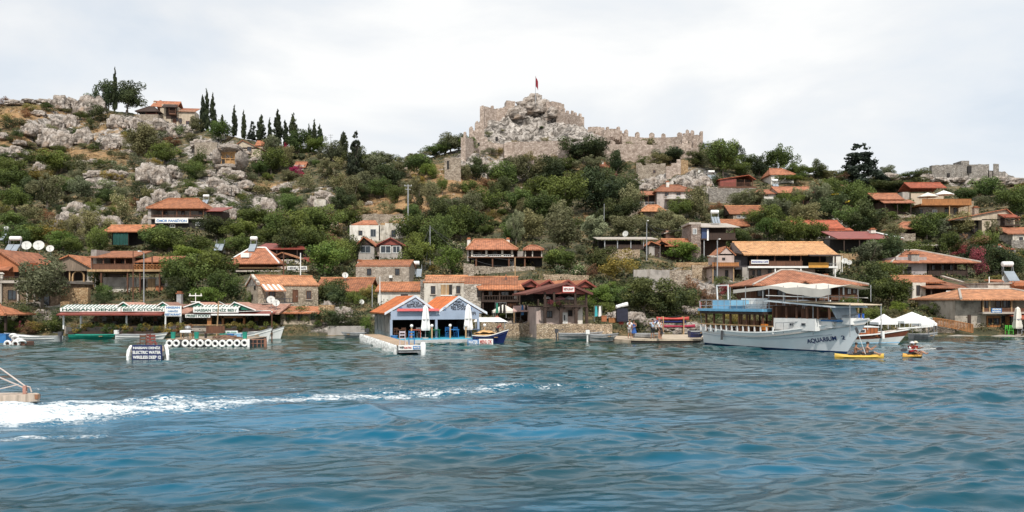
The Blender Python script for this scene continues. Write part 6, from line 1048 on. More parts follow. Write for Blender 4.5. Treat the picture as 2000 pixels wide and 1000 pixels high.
# floating restaurant
RZ = rad(19); h = B('floating_restaurant', 'blue-grey floating restaurant with twin orange gables and black lettering', 'restaurant', 755, 663, Y=70, mark='blue twin gabled restaurant', clear=(712, 574, 952, 672)); h.o.rotation_euler.z = RZ; h.o.location.z = 0; h.z0 = 0
_x0 = wx(755, 70)
def HX(px): a = (px-1000)/F; return (a*70-_x0)/(math.cos(RZ)-a*math.sin(RZ))
h.X = HX; h.Z = lambda py, d=0: H0+(HY-py)/F*71.3; h.s = 71.3/F/math.cos(RZ)*.98
W_ = HX(948); xL, xR = .35, W_-.45; DP = 8.5; zf = h.Z(624); ze = h.Z(609)
MB().box(-.6, W_+.5, -2.2, DP+.4, -.25, .26).build('float', plain((.45, .46, .46), .7, .15, name='grey_float'), h.o); MB().box(-.3, W_+.3, -1.9, DP, .262, .33).build('deck_floor', plain((.06, .35, .50), .6, .15, name='turquoise_deck'), h.o)
MB().box(xL, xL+.1, .2, DP, .33, ze).build('side_wall', plaster((.24, .235, .22), .5), h.o)
for i in range(4): MB().box(xL-.05, xL-.003, .7+i*2, 1.9+i*2, .9, 2.2).build('side_window', plain((.16, .17, .17), .3, .2, name='plastic_sheet'), h.o)
MB().box(xL+.1, xR, DP-.5, DP-.4, .33, ze).build('back_wall', BLACK, h.o); MB().box(xL+.1, xR, .5, DP-.5, ze-.12, ze-.05).build('ceiling', DWOOD, h.o); MB().box(xR-.1, xR, 3, DP, .33, ze).build('far_side_wall', plaster((.24, .235, .22), .5), h.o)
MB().box(HX(763), HX(935), -.08, .06, zf, h.Z(607)).build('fascia', SLATEB, h.o)
for px_ in (764, 852, 934): MB().box(HX(px_)-.1, HX(px_)+.1, -.07, .13, .33, zf).build('post', SLATEB, h.o)
TL = tiles((.62, .17, .045), .25); PBG = plain((.62, .66, .72), .5, name='pale_barge'); h.ry(752, 857, 611, 577, 0, DP, TL, SLATEB, over=.05, xm=811, barge=PBG); h.ry(853, 950, 611, 578, 0, DP, TL, SLATEB, over=.05, xm=896, barge=PBG)
MB().slab([(HX(773), -.5, h.Z(607)), (HX(856), -.5, h.Z(607)), (HX(856), -.12, h.Z(602.5)), (HX(776), -.12, h.Z(602.5))], .05).build('red_strip', plain((.50, .10, .10), .7, name='red_canvas'), h.o)
BLK = plain((.015, .015, .02), .6, name='black_lettering')
for t_, a, b_, yc, hh, mt in (('LİKYA', 802, 819, 590.5, .29, BLK), ('RESTAURANT', 794, 828, 597, .25, BLK), ('FRESH', 889, 902, 589.5, .15, BLK), ('MEALS', 885, 906, 594.5, .17, BLK), ('SEA FOOD', 880, 911, 600, .21, BLK), ('0532 471 39 43', 883, 909, 604.5, .09, BLK), ('WiFi', 913, 929, 612.5, .26, BLK)):
    text_part(h.o, t_, (HX(a)+HX(b_))/2, -.03 if yc < 606 else -.10, h.Z(yc), (HX(b_)-HX(a))*.97, hh*1.15, mt, bold=.014)
for px_ in (783, 868, 918): MB().torus((HX(px_), -.09, h.Z(603)), .11, .03, 'y', 12, 5).build('emblem', BLUEP, h.o)
def globe_lamp(px, label, Y=None, c=-1.5, top=.55):
    X_ = HX(px); p = Vector((_x0+X_*math.cos(RZ)-c*math.sin(RZ), 70+X_*math.sin(RZ)+c*math.cos(RZ), .33)); o = empty('globe_lamp', p, label, 'lamp', 'globe lamps on the floating restaurant deck'); MB().box(-.06, .06, -.06, .06, 0, 1.0).build('post', LWOOD, o); MB().lathe((0, 0, 1.12), [(.01, -.14), (.1, -.11), (.145, 0), (.1, .11), (.01, .14)], 12).build('globe', WPAINT, o, True)
for i, px_ in enumerate((797, 836, 871, 901, 937)): globe_lamp(px_, ('first', 'second', 'third', 'fourth', 'fifth')[i]+' white globe lamp from the left on the floating restaurant deck')
def onplat(px, c): X_ = HX(px); return Vector((_x0+X_*math.cos(RZ)-c*math.sin(RZ), 70+X_*math.sin(RZ)+c*math.cos(RZ), .33))
for px_, l_ in ((825, 'closed white parasol, left one in front of the twin gables'), (907, 'closed white parasol, right one in front of the twin gables')):
    p = onplat(px_, -1.2); o = parasol(px_, 664, 14, 66, l_, Y=p.y, closed=True, group='closed parasols'); o.location = p
def table(px, c, mat, label, w=.9, chairs=()):
    p = onplat(px, c); o = empty('table', p, label, 'table', 'restaurant tables', RZ); MB().box(-w/2, w/2, -w/2, w/2, .70, .75).build('table_top', mat, o)
    for a in (-1, 1):
        for b_ in (-1, 1): MB().box(a*w*.42-.03, a*w*.42+.03, b_*w*.42-.03, b_*w*.42+.03, 0, .70).build('leg', mat, o)
def chair(p, mat, label, rz=0, group='restaurant chairs'):
    o = empty('chair', p, label, 'chair', group, rz); MB().box(-.2, .2, -.2, .2, .42, .46).build('seat', mat, o)
    for a in (-1, 1):
        for b_ in (-1, 1): MB().box(a*.18-.02, a*.18+.02, b_*.18-.02, b_*.18+.02, 0, .42 if b_ < 0 else .95).build('leg', mat, o)
    MB().box(-.16, .16, .16, .19, .62, .70).box(-.16, .16, .16, .19, .80, .92).build('backrest', mat, o)
GR = plain((.01, .13, .07), .5, name='green_table_paint'); BL = plain((.02, .16, .42), .5, name='blue_chair_paint'); table(812, 0.2, plain((.45, .12, .08), .6, name='red_table_paint'), 'red table on the floating restaurant deck'); table(847, -.2, GR, 'green table on the floating restaurant deck'); table(885, 0, BL, 'blue table on the floating restaurant deck'); table(925, -.2, plain((.1, .13, .2), .6), 'dark blue table at the right of the floating restaurant'); table(784, .6, BWOOD, 'brown wooden table, left end of the floating restaurant')
for px_, mt, l_ in ((776, BWOOD, 'brown chair left of the brown table'), (791, BWOOD, 'brown chair right of the brown table'), (820, GREYM, 'grey chair behind the left closed parasol'), (839, GR, 'green chair left of the green table'), (855, GR, 'green chair right of the green table'), (877, BL, 'bright blue chair left of the blue table'), (893, BL, 'bright blue chair right of the blue table'), (917, DKMET, 'dark chair beside the right closed parasol')): chair(onplat(px_, .45), mt, l_+' on the deck', RZ)
b_ = empty('tub', onplat(763, -1.6), 'round blue tub at the left corner of the floating deck', 'tub'); MB().cyl((0, 0, 0), .26, .3, 14, .3).build('body', BLUEP, b_); MB().torus((0, 0, .3), .3, .025, 'z').build('rim', BLUEP, b_)
def board(name, px0, px1, yt, yb, Y, lines, label, bg, fg, rz=0, depth=.08):
    s = Y/F; o = empty(name, P((px0+px1)/2, yb, Y), label, 'sign', None, rz); w = (px1-px0)*s; hh = (yb-yt)*s; MB().box(-w/2, w/2, 0, depth, 0, hh).build('panel', bg, o); H2 = hh/len(lines)
    for i, l in enumerate(lines): text_part(o, l[0], 0, -.014, hh-H2*(i+.5), w*l[1], H2*.66, l[2] if len(l) > 2 else fg)
    return o
board('sign_board', 913, 935, 663, 673, 67.3, [('WATER', .85)], 'blue board with white letters at the floating deck edge', BLUEP, WPAINT, .0); board('sign_board', 935.3, 963, 662, 673, 67.3, [('MENU OK', .85)], 'white board with red letters at the floating deck edge', WPAINT, REDPL, .0)
# fender walkway of the floating restaurant
w0, w1 = Vector((wx(725, 73), 73, 0)), Vector((wx(800, 54), 54, 0)); d_ = (w1-w0).normalized(); Lw = (w1-w0).length
wk_ = empty('fender_walkway', w1, 'floating walkway edged with white fenders beside the blue restaurant', 'pontoon', None, math.atan2(d_.y, d_.x)+math.pi/2)
MB().box(-.72, .72, .05, Lw, .1, .52).build('float', plain((.20, .20, .21), .7, .2), wk_); MB().box(-.74, .74, .06, Lw, .522, .58).build('planks', wood((.42, .30, .20)), wk_)
OLDW = plain((.60, .61, .60), .7, .35, 4, name='scuffed_white_rubber')
for i in range(22): y = .3+i*(Lw-.4)/21; MB().lathe((-.92, y, -.15), [(.02, 0), (.12, .08), (.15, .3), (.15, .6), (.09, .75), (.02, .78)], 10).build('fender', OLDW, wk_, True)
MB().lathe((.95, .2, -.15), [(.02, 0), (.17, .08), (.2, .3), (.2, .75), (.12, .92), (.02, .95)], 10).build('fender', WCANVAS, wk_, True)
MB().box(-.75, .75, -.03, .04, .28, .62).build('end_panel', WPAINT, wk_); MB().box(.22, .72, -.05, -.033, .32, .56).build('blue_panel', BLUEP, wk_); text_part(wk_, 'WATER', .47, -.062, .44, .42, .13, WPAINT); text_part(wk_, 'WiFi', -.55, -.045, .46, .3, .16, BLK); text_part(wk_, 'ELECTRIC', -.12, -.045, .44, .5, .12, REDPL)
p = w1-d_*1.2; chair(Vector((p.x+.35, p.y, .58)), BL, 'blue chair on the end of the fender walkway', .2, None); chair(Vector((p.x-.25, p.y-.2, .58)), plain((.5, .45, .5), .6), 'pale chair on the end of the fender walkway', .2, None)

# blue lettered sign on its pontoon
s_ = 48.6/F; bp = empty('pontoon', (wx(289, 48.7), 48.7, 0), 'narrow pontoon with white fender tubes carrying the blue sign', 'pontoon', None, rad(24)); MB().box(-.9, .9, .25, 7, .0, .45).build('float', plain((.16, .17, .18), .7, .2), bp); MB().box(-.92, .92, .28, 7, .452, .5).build('planks', wood((.30, .22, .16)), bp)
for x in (-1.16, 1.16):
    for i in range(3): MB().tube([(x*.95, .1+i*1.9, -.3), (x*.95, .1+i*1.9, .25), (x*.93, .4+i*1.9, .55), (x*.9, .9+i*1.9, .6)], .09, 9).build('fender_tube', WCANVAS, bp, True)
board('name_board', 258, 316, 674, 702.5, 48.55, [('HASSAN DENİZ', .92), ('ELECTRIC WATER', .94), ('WIRELESS DEEP 12', .94)], 'dark blue board lettered white at the end of the narrow pontoon', NAVY, WPAINT)
for i, (x, y) in enumerate(((-.4, 1.6), (.3, 1.9), (.2, 3.2))): chair(Vector((wx(289, 48.7)+x-.45*y, 48.7+y, .5)), REDM if i else BWOOD, ('brown', 'red brown', 'rusty red')[i]+' chair on the pontoon behind the blue board', i*.7, 'chairs on the pontoon')
# tyre jetty
tj = empty('tyre_jetty', (wx(405, 62.8), 62.8, 0), 'floating jetty with a row of white painted tyres along its side', 'jetty'); LAND.append((405, 668, 'tyre jetty')); X_ = lambda px: (px-405)*62.8/F
MB().box(X_(324), X_(486), .12, 4.5, -.1, .55).build('float', plain((.06, .06, .065), .8, .2), tj); MB().box(X_(323), X_(487), .1, 4.55, .552, .62).build('planks', wood((.33, .25, .18)), tj)
ty = MB().torus((0, 0, 0), .215, .085, 'y', 20, 8).build('tyre', WPAINT, tj, True); ty.location = (X_(331), 0, .27)
for px_ in (344.5, 362, 377, 391.5, 406.5, 420.5, 434.5, 448.5, 463, 477.5): t2 = ty.copy(); C.objects.link(t2); t2.location = (X_(px_), R.uniform(-.02, .02), .27+R.uniform(-.03, .03)); t2.rotation_euler = (R.uniform(-.08, .08), 0, R.uniform(-.12, .12))
MB().tube([(X_(485.5), -.02, -.2), (X_(485.5), -.02, .62)], .1, 8).build('fender', WCANVAS, tj); 
m = MB()
for x in (492, 500, 508): m.tube([(X_(x), .3, -.3), (X_(x), .3, .55)], .03, 4)
m.tube([(X_(488), .3, .55), (X_(516), .3, .55)], .035, 5).tube([(X_(488), .3, .25), (X_(516), .3, .25)], .025, 5).tube([(X_(516), .3, -.3), (X_(516), .3, .65)], .12, 8); m.build('landing_frame', plain((.30, .14, .09), .7, .3, name='rusty_steel'), tj)
def onjet(px, dy, z=.62): return Vector((wx(405, 62.8)+X_(px), 62.8+dy, z))
def bin_(px, dy, label): o = empty('bin', onjet(px, dy), label, 'bin', 'green bins on the tyre jetty'); MB().cyl((0, 0, 0), .16, .5, 12, .19).build('body', TEAL, o); MB().torus((0, 0, .5), .19, .02, 'z', 14, 5).build('rim', TEAL, o)
bin_(332, .6, 'small teal bin at the left end of the tyre jetty'); bin_(379, .5, 'teal bin right of the white table on the tyre jetty'); bin_(474, .5, 'large teal bin near the right end of the tyre jetty')
t_ = empty('table', onjet(358, .7), 'little table with white cloth on the tyre jetty', 'table'); MB().box(-.42, .42, -.3, .3, .62, .66).build('table_top', WCANVAS, t_); MB().box(-.43, .43, -.31, -.3, .48, .62).build('cloth_edge', WCANVAS, t_)
for a in (-.36, .36):
    for c_ in (-.25, .25): MB().box(a-.03, a+.03, c_-.03, c_+.03, 0, .62).build('leg', LWOOD, t_)
g_ = empty('grill', onjet(353, 1.4), 'round grey kettle grill behind the white cloth table', 'grill'); MB().lathe((0, 0, .75), [(.02, -.15), (.18, -.08), (.24, .05), (.2, .18), (.02, .25)], 12).build('bowl', GREYM, g_, True); MB().tube([(0, 0, 0), (0, 0, .62)], .03, 5).build('stand', DKMET, g_)
o = empty('bench', onjet(404, 1.6), 'dark brown slatted bench on the tyre jetty', 'bench'); MB().box(-.75, .75, -.2, .2, .38, .44).build('seat', BWOOD, o); MB().box(-.75, .75, .2, .25, .44, .95).build('backrest', BWOOD, o)
for a in (-.7, .7): MB().box(a-.03, a+.03, -.2, .2, 0, .38).build('leg', DKMET, o)
for i, (px_, c_, l_) in enumerate(((424, TEAL, 'turquoise'), (439, BLUEP, 'blue'), (452, LBLUE, 'pale blue'))): o = empty('crate', onjet(px_, 1.5), l_+' painted crate in the row on the tyre jetty', 'crate', 'painted crates on the tyre jetty'); MB().box(-.28, .28, -.2, .2, 0, .34).build('box', c_, o); MB().box(-.3, .3, -.22, .22, .341, .37).build('lid', c_, o)
board('name_board', 419, 464, 646, 651, 64.8, [('DENİZ BEST SEA FOOD', .92)], 'narrow pale board above the crates on the tyre jetty', WPAINT, TEAL)
hp = empty('net_heap', onjet(436, .8), 'heap of brown fishing net and cloth on the tyre jetty', 'net'); bm = bmesh.new(); bmesh.ops.create_icosphere(bm, subdivisions=4, radius=1)
for v in bm.verts: n_ = 1+.35*noise.fractal(v.co*2.5, 1, 2, 4); v.co = Vector((v.co.x*1.1*n_, v.co.y*.35*n_, max(0, v.co.z*.26*n_)))
me = bpy.data.meshes.new('net'); bm.to_mesh(me); bm.free(); me.materials.append(plain((.16, .09, .06), .9, .5, 6, name='net_brown')); link('net', me, hp)
# far-left tyre float
lf = empty('tyre_float', (wx(27, 64.8), 64.8, 0), 'small float heaped with white tyres at the left edge', 'pontoon'); MB().box(-.75, .8, .1, 1.4, -.1, .3).build('float', plain((.2, .1, .07), .8), lf)
for x, z, y, rt in ((-.5, .12, 0, 0), (.15, .12, 0, .1), (.62, .25, .1, .9), (-.1, .55, .4, .5), (-.35, .75, .5, .9), (.25, .42, .3, 1.2)): t2 = MB().torus((0, 0, 0), .23, .09, 'y', 18, 8).build('tyre', WPAINT, lf, True); t2.location = (x, y, z); t2.rotation_euler = (rt, 0, rt*.5)
bh = empty('planter', (wx(2, 68), 68, .15), 'blue painted planter box full of flowers at the left edge', 'planter'); MB().box(-.9, .4, 0, .8, -.2, .6).build('box', BLUEP, bh); MB().box(-.93, .43, -.03, .83, .601, .65).build('rim', BLUEP, bh)
# planter hedge in front of the striped restaurant
def hedge(px0, px1, py, hh, label, Y, mats, parent=None):
    o = empty('planter_row', (wx((px0+px1)/2, Y), Y, wz(py, Y)), label, 'planter', 'planter hedges'); s = Y/F; w = (px1-px0)*s; MB().box(-w/2, w/2, 0, .5, -.1, .2).build('trough', DWOOD, o)
    rs = np.random.RandomState(int(px0)); nb_ = int(w/.2); cs = np.stack([rs.uniform(-w/2, w/2, nb_), rs.uniform(-.25, .5, nb_), rs.uniform(.0, hh, nb_)], 1)
    for k, mt in enumerate(mats[:2]):
        v, f, c, r_ = leaves(cs[k::2], np.full(len(cs[k::2]), .3), rs.rand(len(cs[k::2])), int(w*260), .06, 3+k, flat=.8); link('foliage' if k == 0 else 'blossom', np_mesh('foliage', v, f, mt, {'clump': c, 'speck': (np.repeat(rs.rand(len(f)) < .12, 4)).astype(float)}), o)
hedge(133, 335, 651, .95, 'long hedge of potted plants before the left half of the restaurant', 82.3, (MG, MY)); hedge(340, 372, 647, .8, 'leafy planter under the square restaurant sign', 82, (MY, MBR)); hedge(425, 540, 645, .7, 'planters with yellow green shrubs behind the tyre jetty', 82, (MG, MY)); hedge(1064, 1100, 596.5, .3, 'flower box along the dark timber veranda', 78.4, (MRR, MG))
for i, (px_, py_) in enumerate(((185, 636), (205, 636), (225, 637), (280, 637), (305, 637), (352, 634), (430, 636), (455, 635), (500, 636))):
    p = P(px_, 637, 85.5); o = empty('chair', Vector((p.x, p.y, wz(637, 84))), 'dark dining chair inside the striped restaurant, '+ORD[i], 'chair', 'chairs inside the striped restaurant', i*.8); MB().box(-.2, .2, -.2, .2, .42, .46).build('seat', DKMET, o); MB().box(-.2, .2, .17, .2, .5, .95).build('backrest', GREYM if i % 2 else BWOOD, o); MB().box(-.2, -.16, -.2, .2, 0, .42).box(.16, .2, -.2, .2, 0, .42).box(-.16, .16, -.02, .02, .2, .24).build('leg_frame', DKMET, o)
mp_ = empty('mooring_post', (wx(422, 76), 76, 0), 'leaning pale mooring pole before the restaurant', 'pole'); MB().tube([(0, 0, -.5), (.25, 0, 3.6)], .06, 6).build('pole', LWOOD, mp_); MB().tube([(.25, 0, 3.55), (2.2, 0, 2.6), (5.2, 0, 2.7)], .025, 4).build('rope', WPAINT, mp_)
mp_ = empty('mooring_post', (wx(531, 71), 71, 0), 'brown mast with pale cap at the moored boats', 'pole'); MB().tube([(0, 0, -.5), (0, 0, 2.6)], .06, 6).build('pole', BWOOD, mp_); MB().cyl((0, 0, 2.601), .08, .08, 8).build('cap', WPAINT, mp_)
# wooden ramp railing, white tents, stall awnings
h = B('wooden_ramp', 'orange wooden ramp railing leading down to the right quay', 'railing', 1860, 650, Y=83.2, clear=(1820, 618, 1930, 650)); m = MB(); pts = [(1822, 621, 634), (1845, 624, 638), (1870, 628, 643), (1900, 634, 650)]
for (a, t1_, b1_), (c_, t2_, b2_) in zip(pts, pts[1:]): m.tube([(h.X(a), 0, h.Z(t1_)), (h.X(c_), 0, h.Z(t2_))], .05, 4).tube([(h.X(a), 0, h.Z(b1_)), (h.X(c_), 0, h.Z(b2_))], .05, 4)
m.build('handrail', OWOOD, h.o)
for i in range(27): f = i/26; a = 1822+78*f; t_ = 621+13*f**1.2; MB().box(h.X(a)-.04, h.X(a)+.04, -.03, .03, h.Z(t_+15), h.Z(t_)).build('baluster', OWOOD, h.o)
def tent(px, py, w, hh, label, Y, mat, cat='canopy', group='white canopies on the right pier', n=4, legs=True):
    s = Y/F; o = empty('canopy', P(px, py, Y), label, cat, group, .1); r = w*s/2; H2 = hh*s; ze_ = H2*.62; m = MB()
    Q = [(-r, -r*.8, ze_), (r, -r*.8, ze_), (r, r*.8, ze_), (-r, r*.8, ze_)]
    for i in range(4): a, b_ = Q[i], Q[(i+1) % 4]; mid = ((a[0]+b_[0])*.25, (a[1]+b_[1])*.25, ze_+(H2-ze_)*.42); m.face([a, b_, mid]); m.face([a, mid, (0, 0, H2)]); m.face([mid, b_, (0, 0, H2)]); m.face([a, (a[0], a[1], ze_-.22), (b_[0], b_[1], ze_-.22), b_])
    m.build('roof', mat, o)
    for q_ in Q: MB().tube([(q_[0]*.97, q_[1]*.97, 0), (q_[0]*.97, q_[1]*.97, ze_)], .025, 5).build('leg', GREYM, o)
tent(1726, 655, 40, 42, 'white canopy, leftmost of three beyond the wooden boat', 74, WCANVAS); tent(1781, 655, 62, 46, 'largest peaked white canopy beyond the wooden boat', 74, WCANVAS); tent(1806, 655, 34, 38, 'white canopy, rightmost of three beyond the wooden boat', 76, WCANVAS)
tent(984, 628, 44, 34, 'cream market canopy beside the shore steps', 86, CANVAS, group='stall canopies'); 
h = B('stall_awning', 'pinkish lean-to awning left of the dark timber restaurant', 'awning', 1028, 628, Y=85, clear=(960, 590, 1052, 626)); h.shed(1002, 1040, 607, 597, -1.5, 2, plain((.55, .36, .32), .9, .1, name='pink_canvas'), x1b=1050); h.posts((1004, 1038), 607, 630, -1.4, .08, LWOOD); h.wall(1008, 1048, 606, 630, 2, 2.1, DWOOD, name='screen'); MB().slab([(h.X(1040), -1.5, h.Z(607)), (h.X(1050), 2, h.Z(597)), (h.X(1050), 2, h.Z(626)), (h.X(1040), -1.5, h.Z(626))], .06).build('side_screen', plain((.03, .10, .11), .8), h.o)
h = B('shade_sail', 'flat white shade sail behind the right corner of the floating restaurant', 'shade sail', 960, 642, Y=79); h.shed(926, 992, 628, 620, -1, 2.2, WCANVAS, name='sail', t=.04, x0b=930, x1b=975); h.posts((930, 986), 628, 642, -.9, .06, GREYM)
for i, (a, yb, l_, cols) in enumerate(((978, 621, 'clothes rail with dark garments under the cream canopy', ('GR', 'D', 'D')), (1024, 625, 'clothes rail with blue and red garments under the pink awning', ('B', 'D')), (1168, 628, 'towels hanging right of the timber restaurant', ('T', 'W')))):
    CM = {'GR': GREENP, 'D': BLACK, 'R': REDPL, 'T': plain((.05, .38, .42), .8, name='turquoise_cloth'), 'B': BLUEP, 'W': WPAINT}; Y = 84 if i < 2 else 82; s = Y/F; o = empty('clothes_rail', P(a, yb, Y), l_, 'clothes rail', 'clothes rails at the stalls'); w = .38*len(cols); MB().tube([(-w/2, 0, 0), (-w/2, 0, 1.6), (w/2, 0, 1.6), (w/2, 0, 0)], .025, 5).build('frame', GREYM, o)
    for j, cc in enumerate(cols): x = -w/2+.19+j*.38; MB().slab([(x-.15, -.05+.05*(j % 2), .5), (x+.15, -.02, .55), (x+.09, 0, 1.55), (x-.09, 0, 1.55)], .06).build('garment', CM[cc], o)
for i, (a, yb, w, hh, c_, l_) in enumerate(((1180, 628, 10, 10, TERRA, 'terracotta block stack right of the hanging towels'), (1196, 630, 14, 8, OWOOD, 'orange wooden crates on the shore terrace'), (1214, 634, 8, 10, REDPL, 'bright red crate on the shore terrace'))):
    Y = 81; s = Y/F; o = empty('crate', P(a, yb, Y), l_, 'crate', 'crates on the shore terrace'); MB().box(-w*s/2, w*s/2, 0, .5, 0, hh*s).build('box', c_, o); MB().box(-w*s/2-.03, w*s/2+.03, -.03, .53, hh*s+.001, hh*s+.06).build('rim', c_, o)
o = empty('covered_boat_motor', P(1217, 628, 80), 'dark tarpaulin covered stack with white bundles beside the big trees', 'bundle'); MB().box(-.6, .5, 0, 1, 0, 1.15).box(-.55, .45, .05, .95, 1.152, 1.3).build('cover', PD2, o); MB().tube([(-.7, 0, 1.45), (-.15, .2, 1.6)], .17, 8).tube([(-.1, .2, 1.6), (.5, .2, 1.75)], .2, 8).build('bundle', WCANVAS, o, True); o.name = 'covered_stack'
parasol(1988, 655, 14, 56, 'closed beige parasol on the quay at right edge', Y=83, closed=True, mat=CANVAS); chair(P(1969, 653, 83.4)*1, plain((.12, .55, .08), .4, name='lime_plastic'), 'lime green plastic chair before the shop panels', .4, None); chair(P(1975, 653, 83.2)*1, plain((.12, .55, .08), .4, name='lime_plastic'), 'second lime green plastic chair, nearer the closed beige parasol', -.6, None); chair(P(1996, 653, 83.2)*1, GREYM, 'grey chair at the very right edge', 0, None)
# poles, lamps and wires
def pole(px, yb, yt, label, Y=None, r=.09, mat=GREYM, cross=None, lamp=False, name='utility_pole', cat='pole'):
    Y = Y or dep(px, yb); s = Y/F; o = empty(name, P(px, yb, Y), label, cat, 'poles on the slope'); H2 = (yb-yt)*s; MB().tube([(0, 0, -.5), (0, 0, H2)], [r, r*.7], 7).build('shaft', mat, o)
    if cross: MB().box(-.7, .7, -.05, .05, H2-.35, H2-.25).box(-.5, .5, -.05, .05, H2-1.0, H2-.92).build('crossarm', mat, o); [MB().cyl((x, 0, H2-.25), .05, .18, 6).build('insulator', WPAINT, o) for x in (-.6, 0, .6)]
    if lamp: MB().tube([(0, 0, H2-.1), (0, -.5, H2+.15), (0, -.9, H2+.15)], .03, 5).build('arm', mat, o); MB().cbox((0, -1.05, H2+.13), (.22, .5, .12)).build('lamp_head', WPAINT, o)
    return o
pole(797, 448, 360, 'tall power pole with crossarms left of the big olive', cross=True, r=.14); pole(646, 318, 262, 'thin twin armed pole on the left ridge skyline', cross=True, Y=236); pole(652, 318, 282, 'short bare pole next to the twin armed pole', Y=236); pole(840, 520, 441, 'guyed pole above the three panel solar heater'); pole(1263, 510, 434, 'street lamp at the right end of the long dark terrace', lamp=True, name='street_lamp', cat='street lamp')
pole(554, 545, 492, 'wooden pole in front of the white cafe wall', Y=111, mat=BWOOD, r=.12); pole(587, 543, 494, 'white mast with red top beside the cafe sign', Y=110, mat=WPAINT, cross=False); pole(742, 600, 540, 'white post left of the white walled house', Y=92, mat=WPAINT, r=.06); pole(727, 600, 556, 'thin post by the low orange roof corner', Y=92, r=.06); pole(260, 600, 490, 'thin lamp post in front of the long balcony house', Y=93, mat=BWOOD, r=.08); pole(281, 600, 494, 'street lamp with white head by the long balcony house', Y=93, mat=GREYM, lamp=True, r=.08, name='street_lamp', cat='street lamp'); pole(1006, 552, 503, 'pale pole right below the veranda house', Y=108, mat=LWOOD, r=.1); pole(1401, 560, 470, 'grey pole beside the small house with orange balcony', Y=108, r=.1, lamp=True); pole(1180, 450, 398, 'slim pole among trees below the castle', r=.07)
pole(382, 612, 572, 'white cross shaped mast above the green gables', Y=87, mat=WPAINT, r=.05, cross=True); pole(1676, 608, 560, 'pale pole at the right corner of the brown restaurant', Y=87, mat=LWOOD, r=.06); pole(1645, 545, 500, 'white pole beside the dishes', Y=112, mat=WPAINT, r=.06)
def wire(a, b_, sag, label):
    p, q = P(*a), P(*b_); mid = (p+q)/2; m = MB(); m.tube([p.lerp(q, i/10)-Vector((0, 0, sag*4*(i/10)*(1-i/10))) for i in range(11)], .022, 4); o = m.build('overhead_wire', DKMET); tag(o, label, 'wire', 'overhead wires')
wire((840, 442, 124), (1005, 508, 112), 1.2, 'sagging wire from the guyed pole to the pale pole'); wire((840, 442, 124), (990, 520, 112), 1.6, 'lower sagging wire beneath the first one near the veranda house'); wire((840, 442, 124), (805, 510, 118), .5, 'wire dropping left from the guyed pole'); wire((840, 442, 124), (830, 528, 116), .3, 'wire dropping steeply from the guyed pole'); wire((402, 410, 168), (505, 476, 142), 1.2, 'wire from the guesthouse to the rusty red shed'); wire((1263, 436, 140), (1345, 446, 130), .8, 'wire from the street lamp to the blue balcony house'); wire((1263, 438, 140), (1300, 456, 132), .6, 'lower wire from the street lamp to the pink house')

# ------------------------------------------------------------------ boat whose stern leaves at the left edge
lb = empty('wooden_motorboat', P(-20, 800, 27), 'bleached wooden boat with tubular rails leaving at the left edge', 'boat', None, rad(8)); BW = wood((.50, .40, .32)); s = 27/F
z0 = wz(800, 27); lb.location.z = 0
g = lambda px: (px+20)*s
MB().slab([(g(-40), -.35, .02), (g(6), -.30, .02), (g(68), -.1, .27), (g(68), .15, .27), (g(30), .6, .25), (g(-40), 1.1, .25)], .0001).v
m = MB(); T_ = [(g(-60), -.5), (g(20), -.32), (g(60), -.12), (g(70), 0), (g(60), .22), (g(0), .75), (g(-60), 1.0)]
m.slab([(x, y, .36+.05*x/1.5) for x, y in T_], .26).build('platform', BW, lb); MB().cbox((g(66), .02, .30), (.12, .2, .16)).build('end_block', plain((.28, .13, .07), .7, .2, name='rust_brown'), lb); MB().box(g(-60), g(8), -.42, -.34, .02, .2).build('lower_rail', plain((.40, .17, .08), .7, .2, name='rust_brown'), lb)
RL = plain((.50, .42, .38), .5, .1, name='rail_tube')
MB().tube([(g(-70), -.4, 1.75), (g(-10), -.3, 1.12), (g(40), 0, .62), (g(47), 0, .45)], .028, 6).tube([(g(-70), .3, 1.95), (g(0), .15, 1.2), (g(44), .02, .66), (g(52), .05, .62), (g(55), .05, .45)], .024, 6).tube([(g(-60), -.4, .5), (g(0), -.28, .58), (g(34), -.05, .72)], .018, 5).build('guard_rail', RL, lb)
MB().cbox((g(44), 0, .54), (.10, .12, .28)).build('rail_foot', plain((.36, .18, .14), .6, .2), lb)
rowsL = loft(7.5, 2.4, 1.2, .85, .75, .4, .8, .85, 12); rowsL = [[(-p[0]+g(-70), p[1]+.2, p[2]) for p in r] for r in rowsL]; hl = MB()
for sg in (1, -1):
    for A_, B_ in zip(rowsL, rowsL[1:]):
        for k in range(5): hl.face([(A_[k][0], .2+sg*(A_[k][1]-.2), A_[k][2]), (B_[k][0], .2+sg*(B_[k][1]-.2), B_[k][2]), (B_[k+1][0], .2+sg*(B_[k+1][1]-.2), B_[k+1][2]), (A_[k+1][0], .2+sg*(A_[k+1][1]-.2), A_[k+1][2])])
for A_, B_ in zip(rowsL, rowsL[1:]): hl.face([(A_[0][0], .4-A_[0][1], A_[0][2]-.1), (B_[0][0], .4-B_[0][1], B_[0][2]-.1), (B_[0][0], B_[0][1], B_[0][2]-.1), (A_[0][0], A_[0][1], A_[0][2]-.1)])
A_ = rowsL[0]; hl.face([(A_[k][0], A_[k][1], A_[k][2]) for k in range(6)]+[(A_[k][0], .4-A_[k][1], A_[k][2]) for k in range(5, -1, -1)]); hl.build('hull', BW, lb)
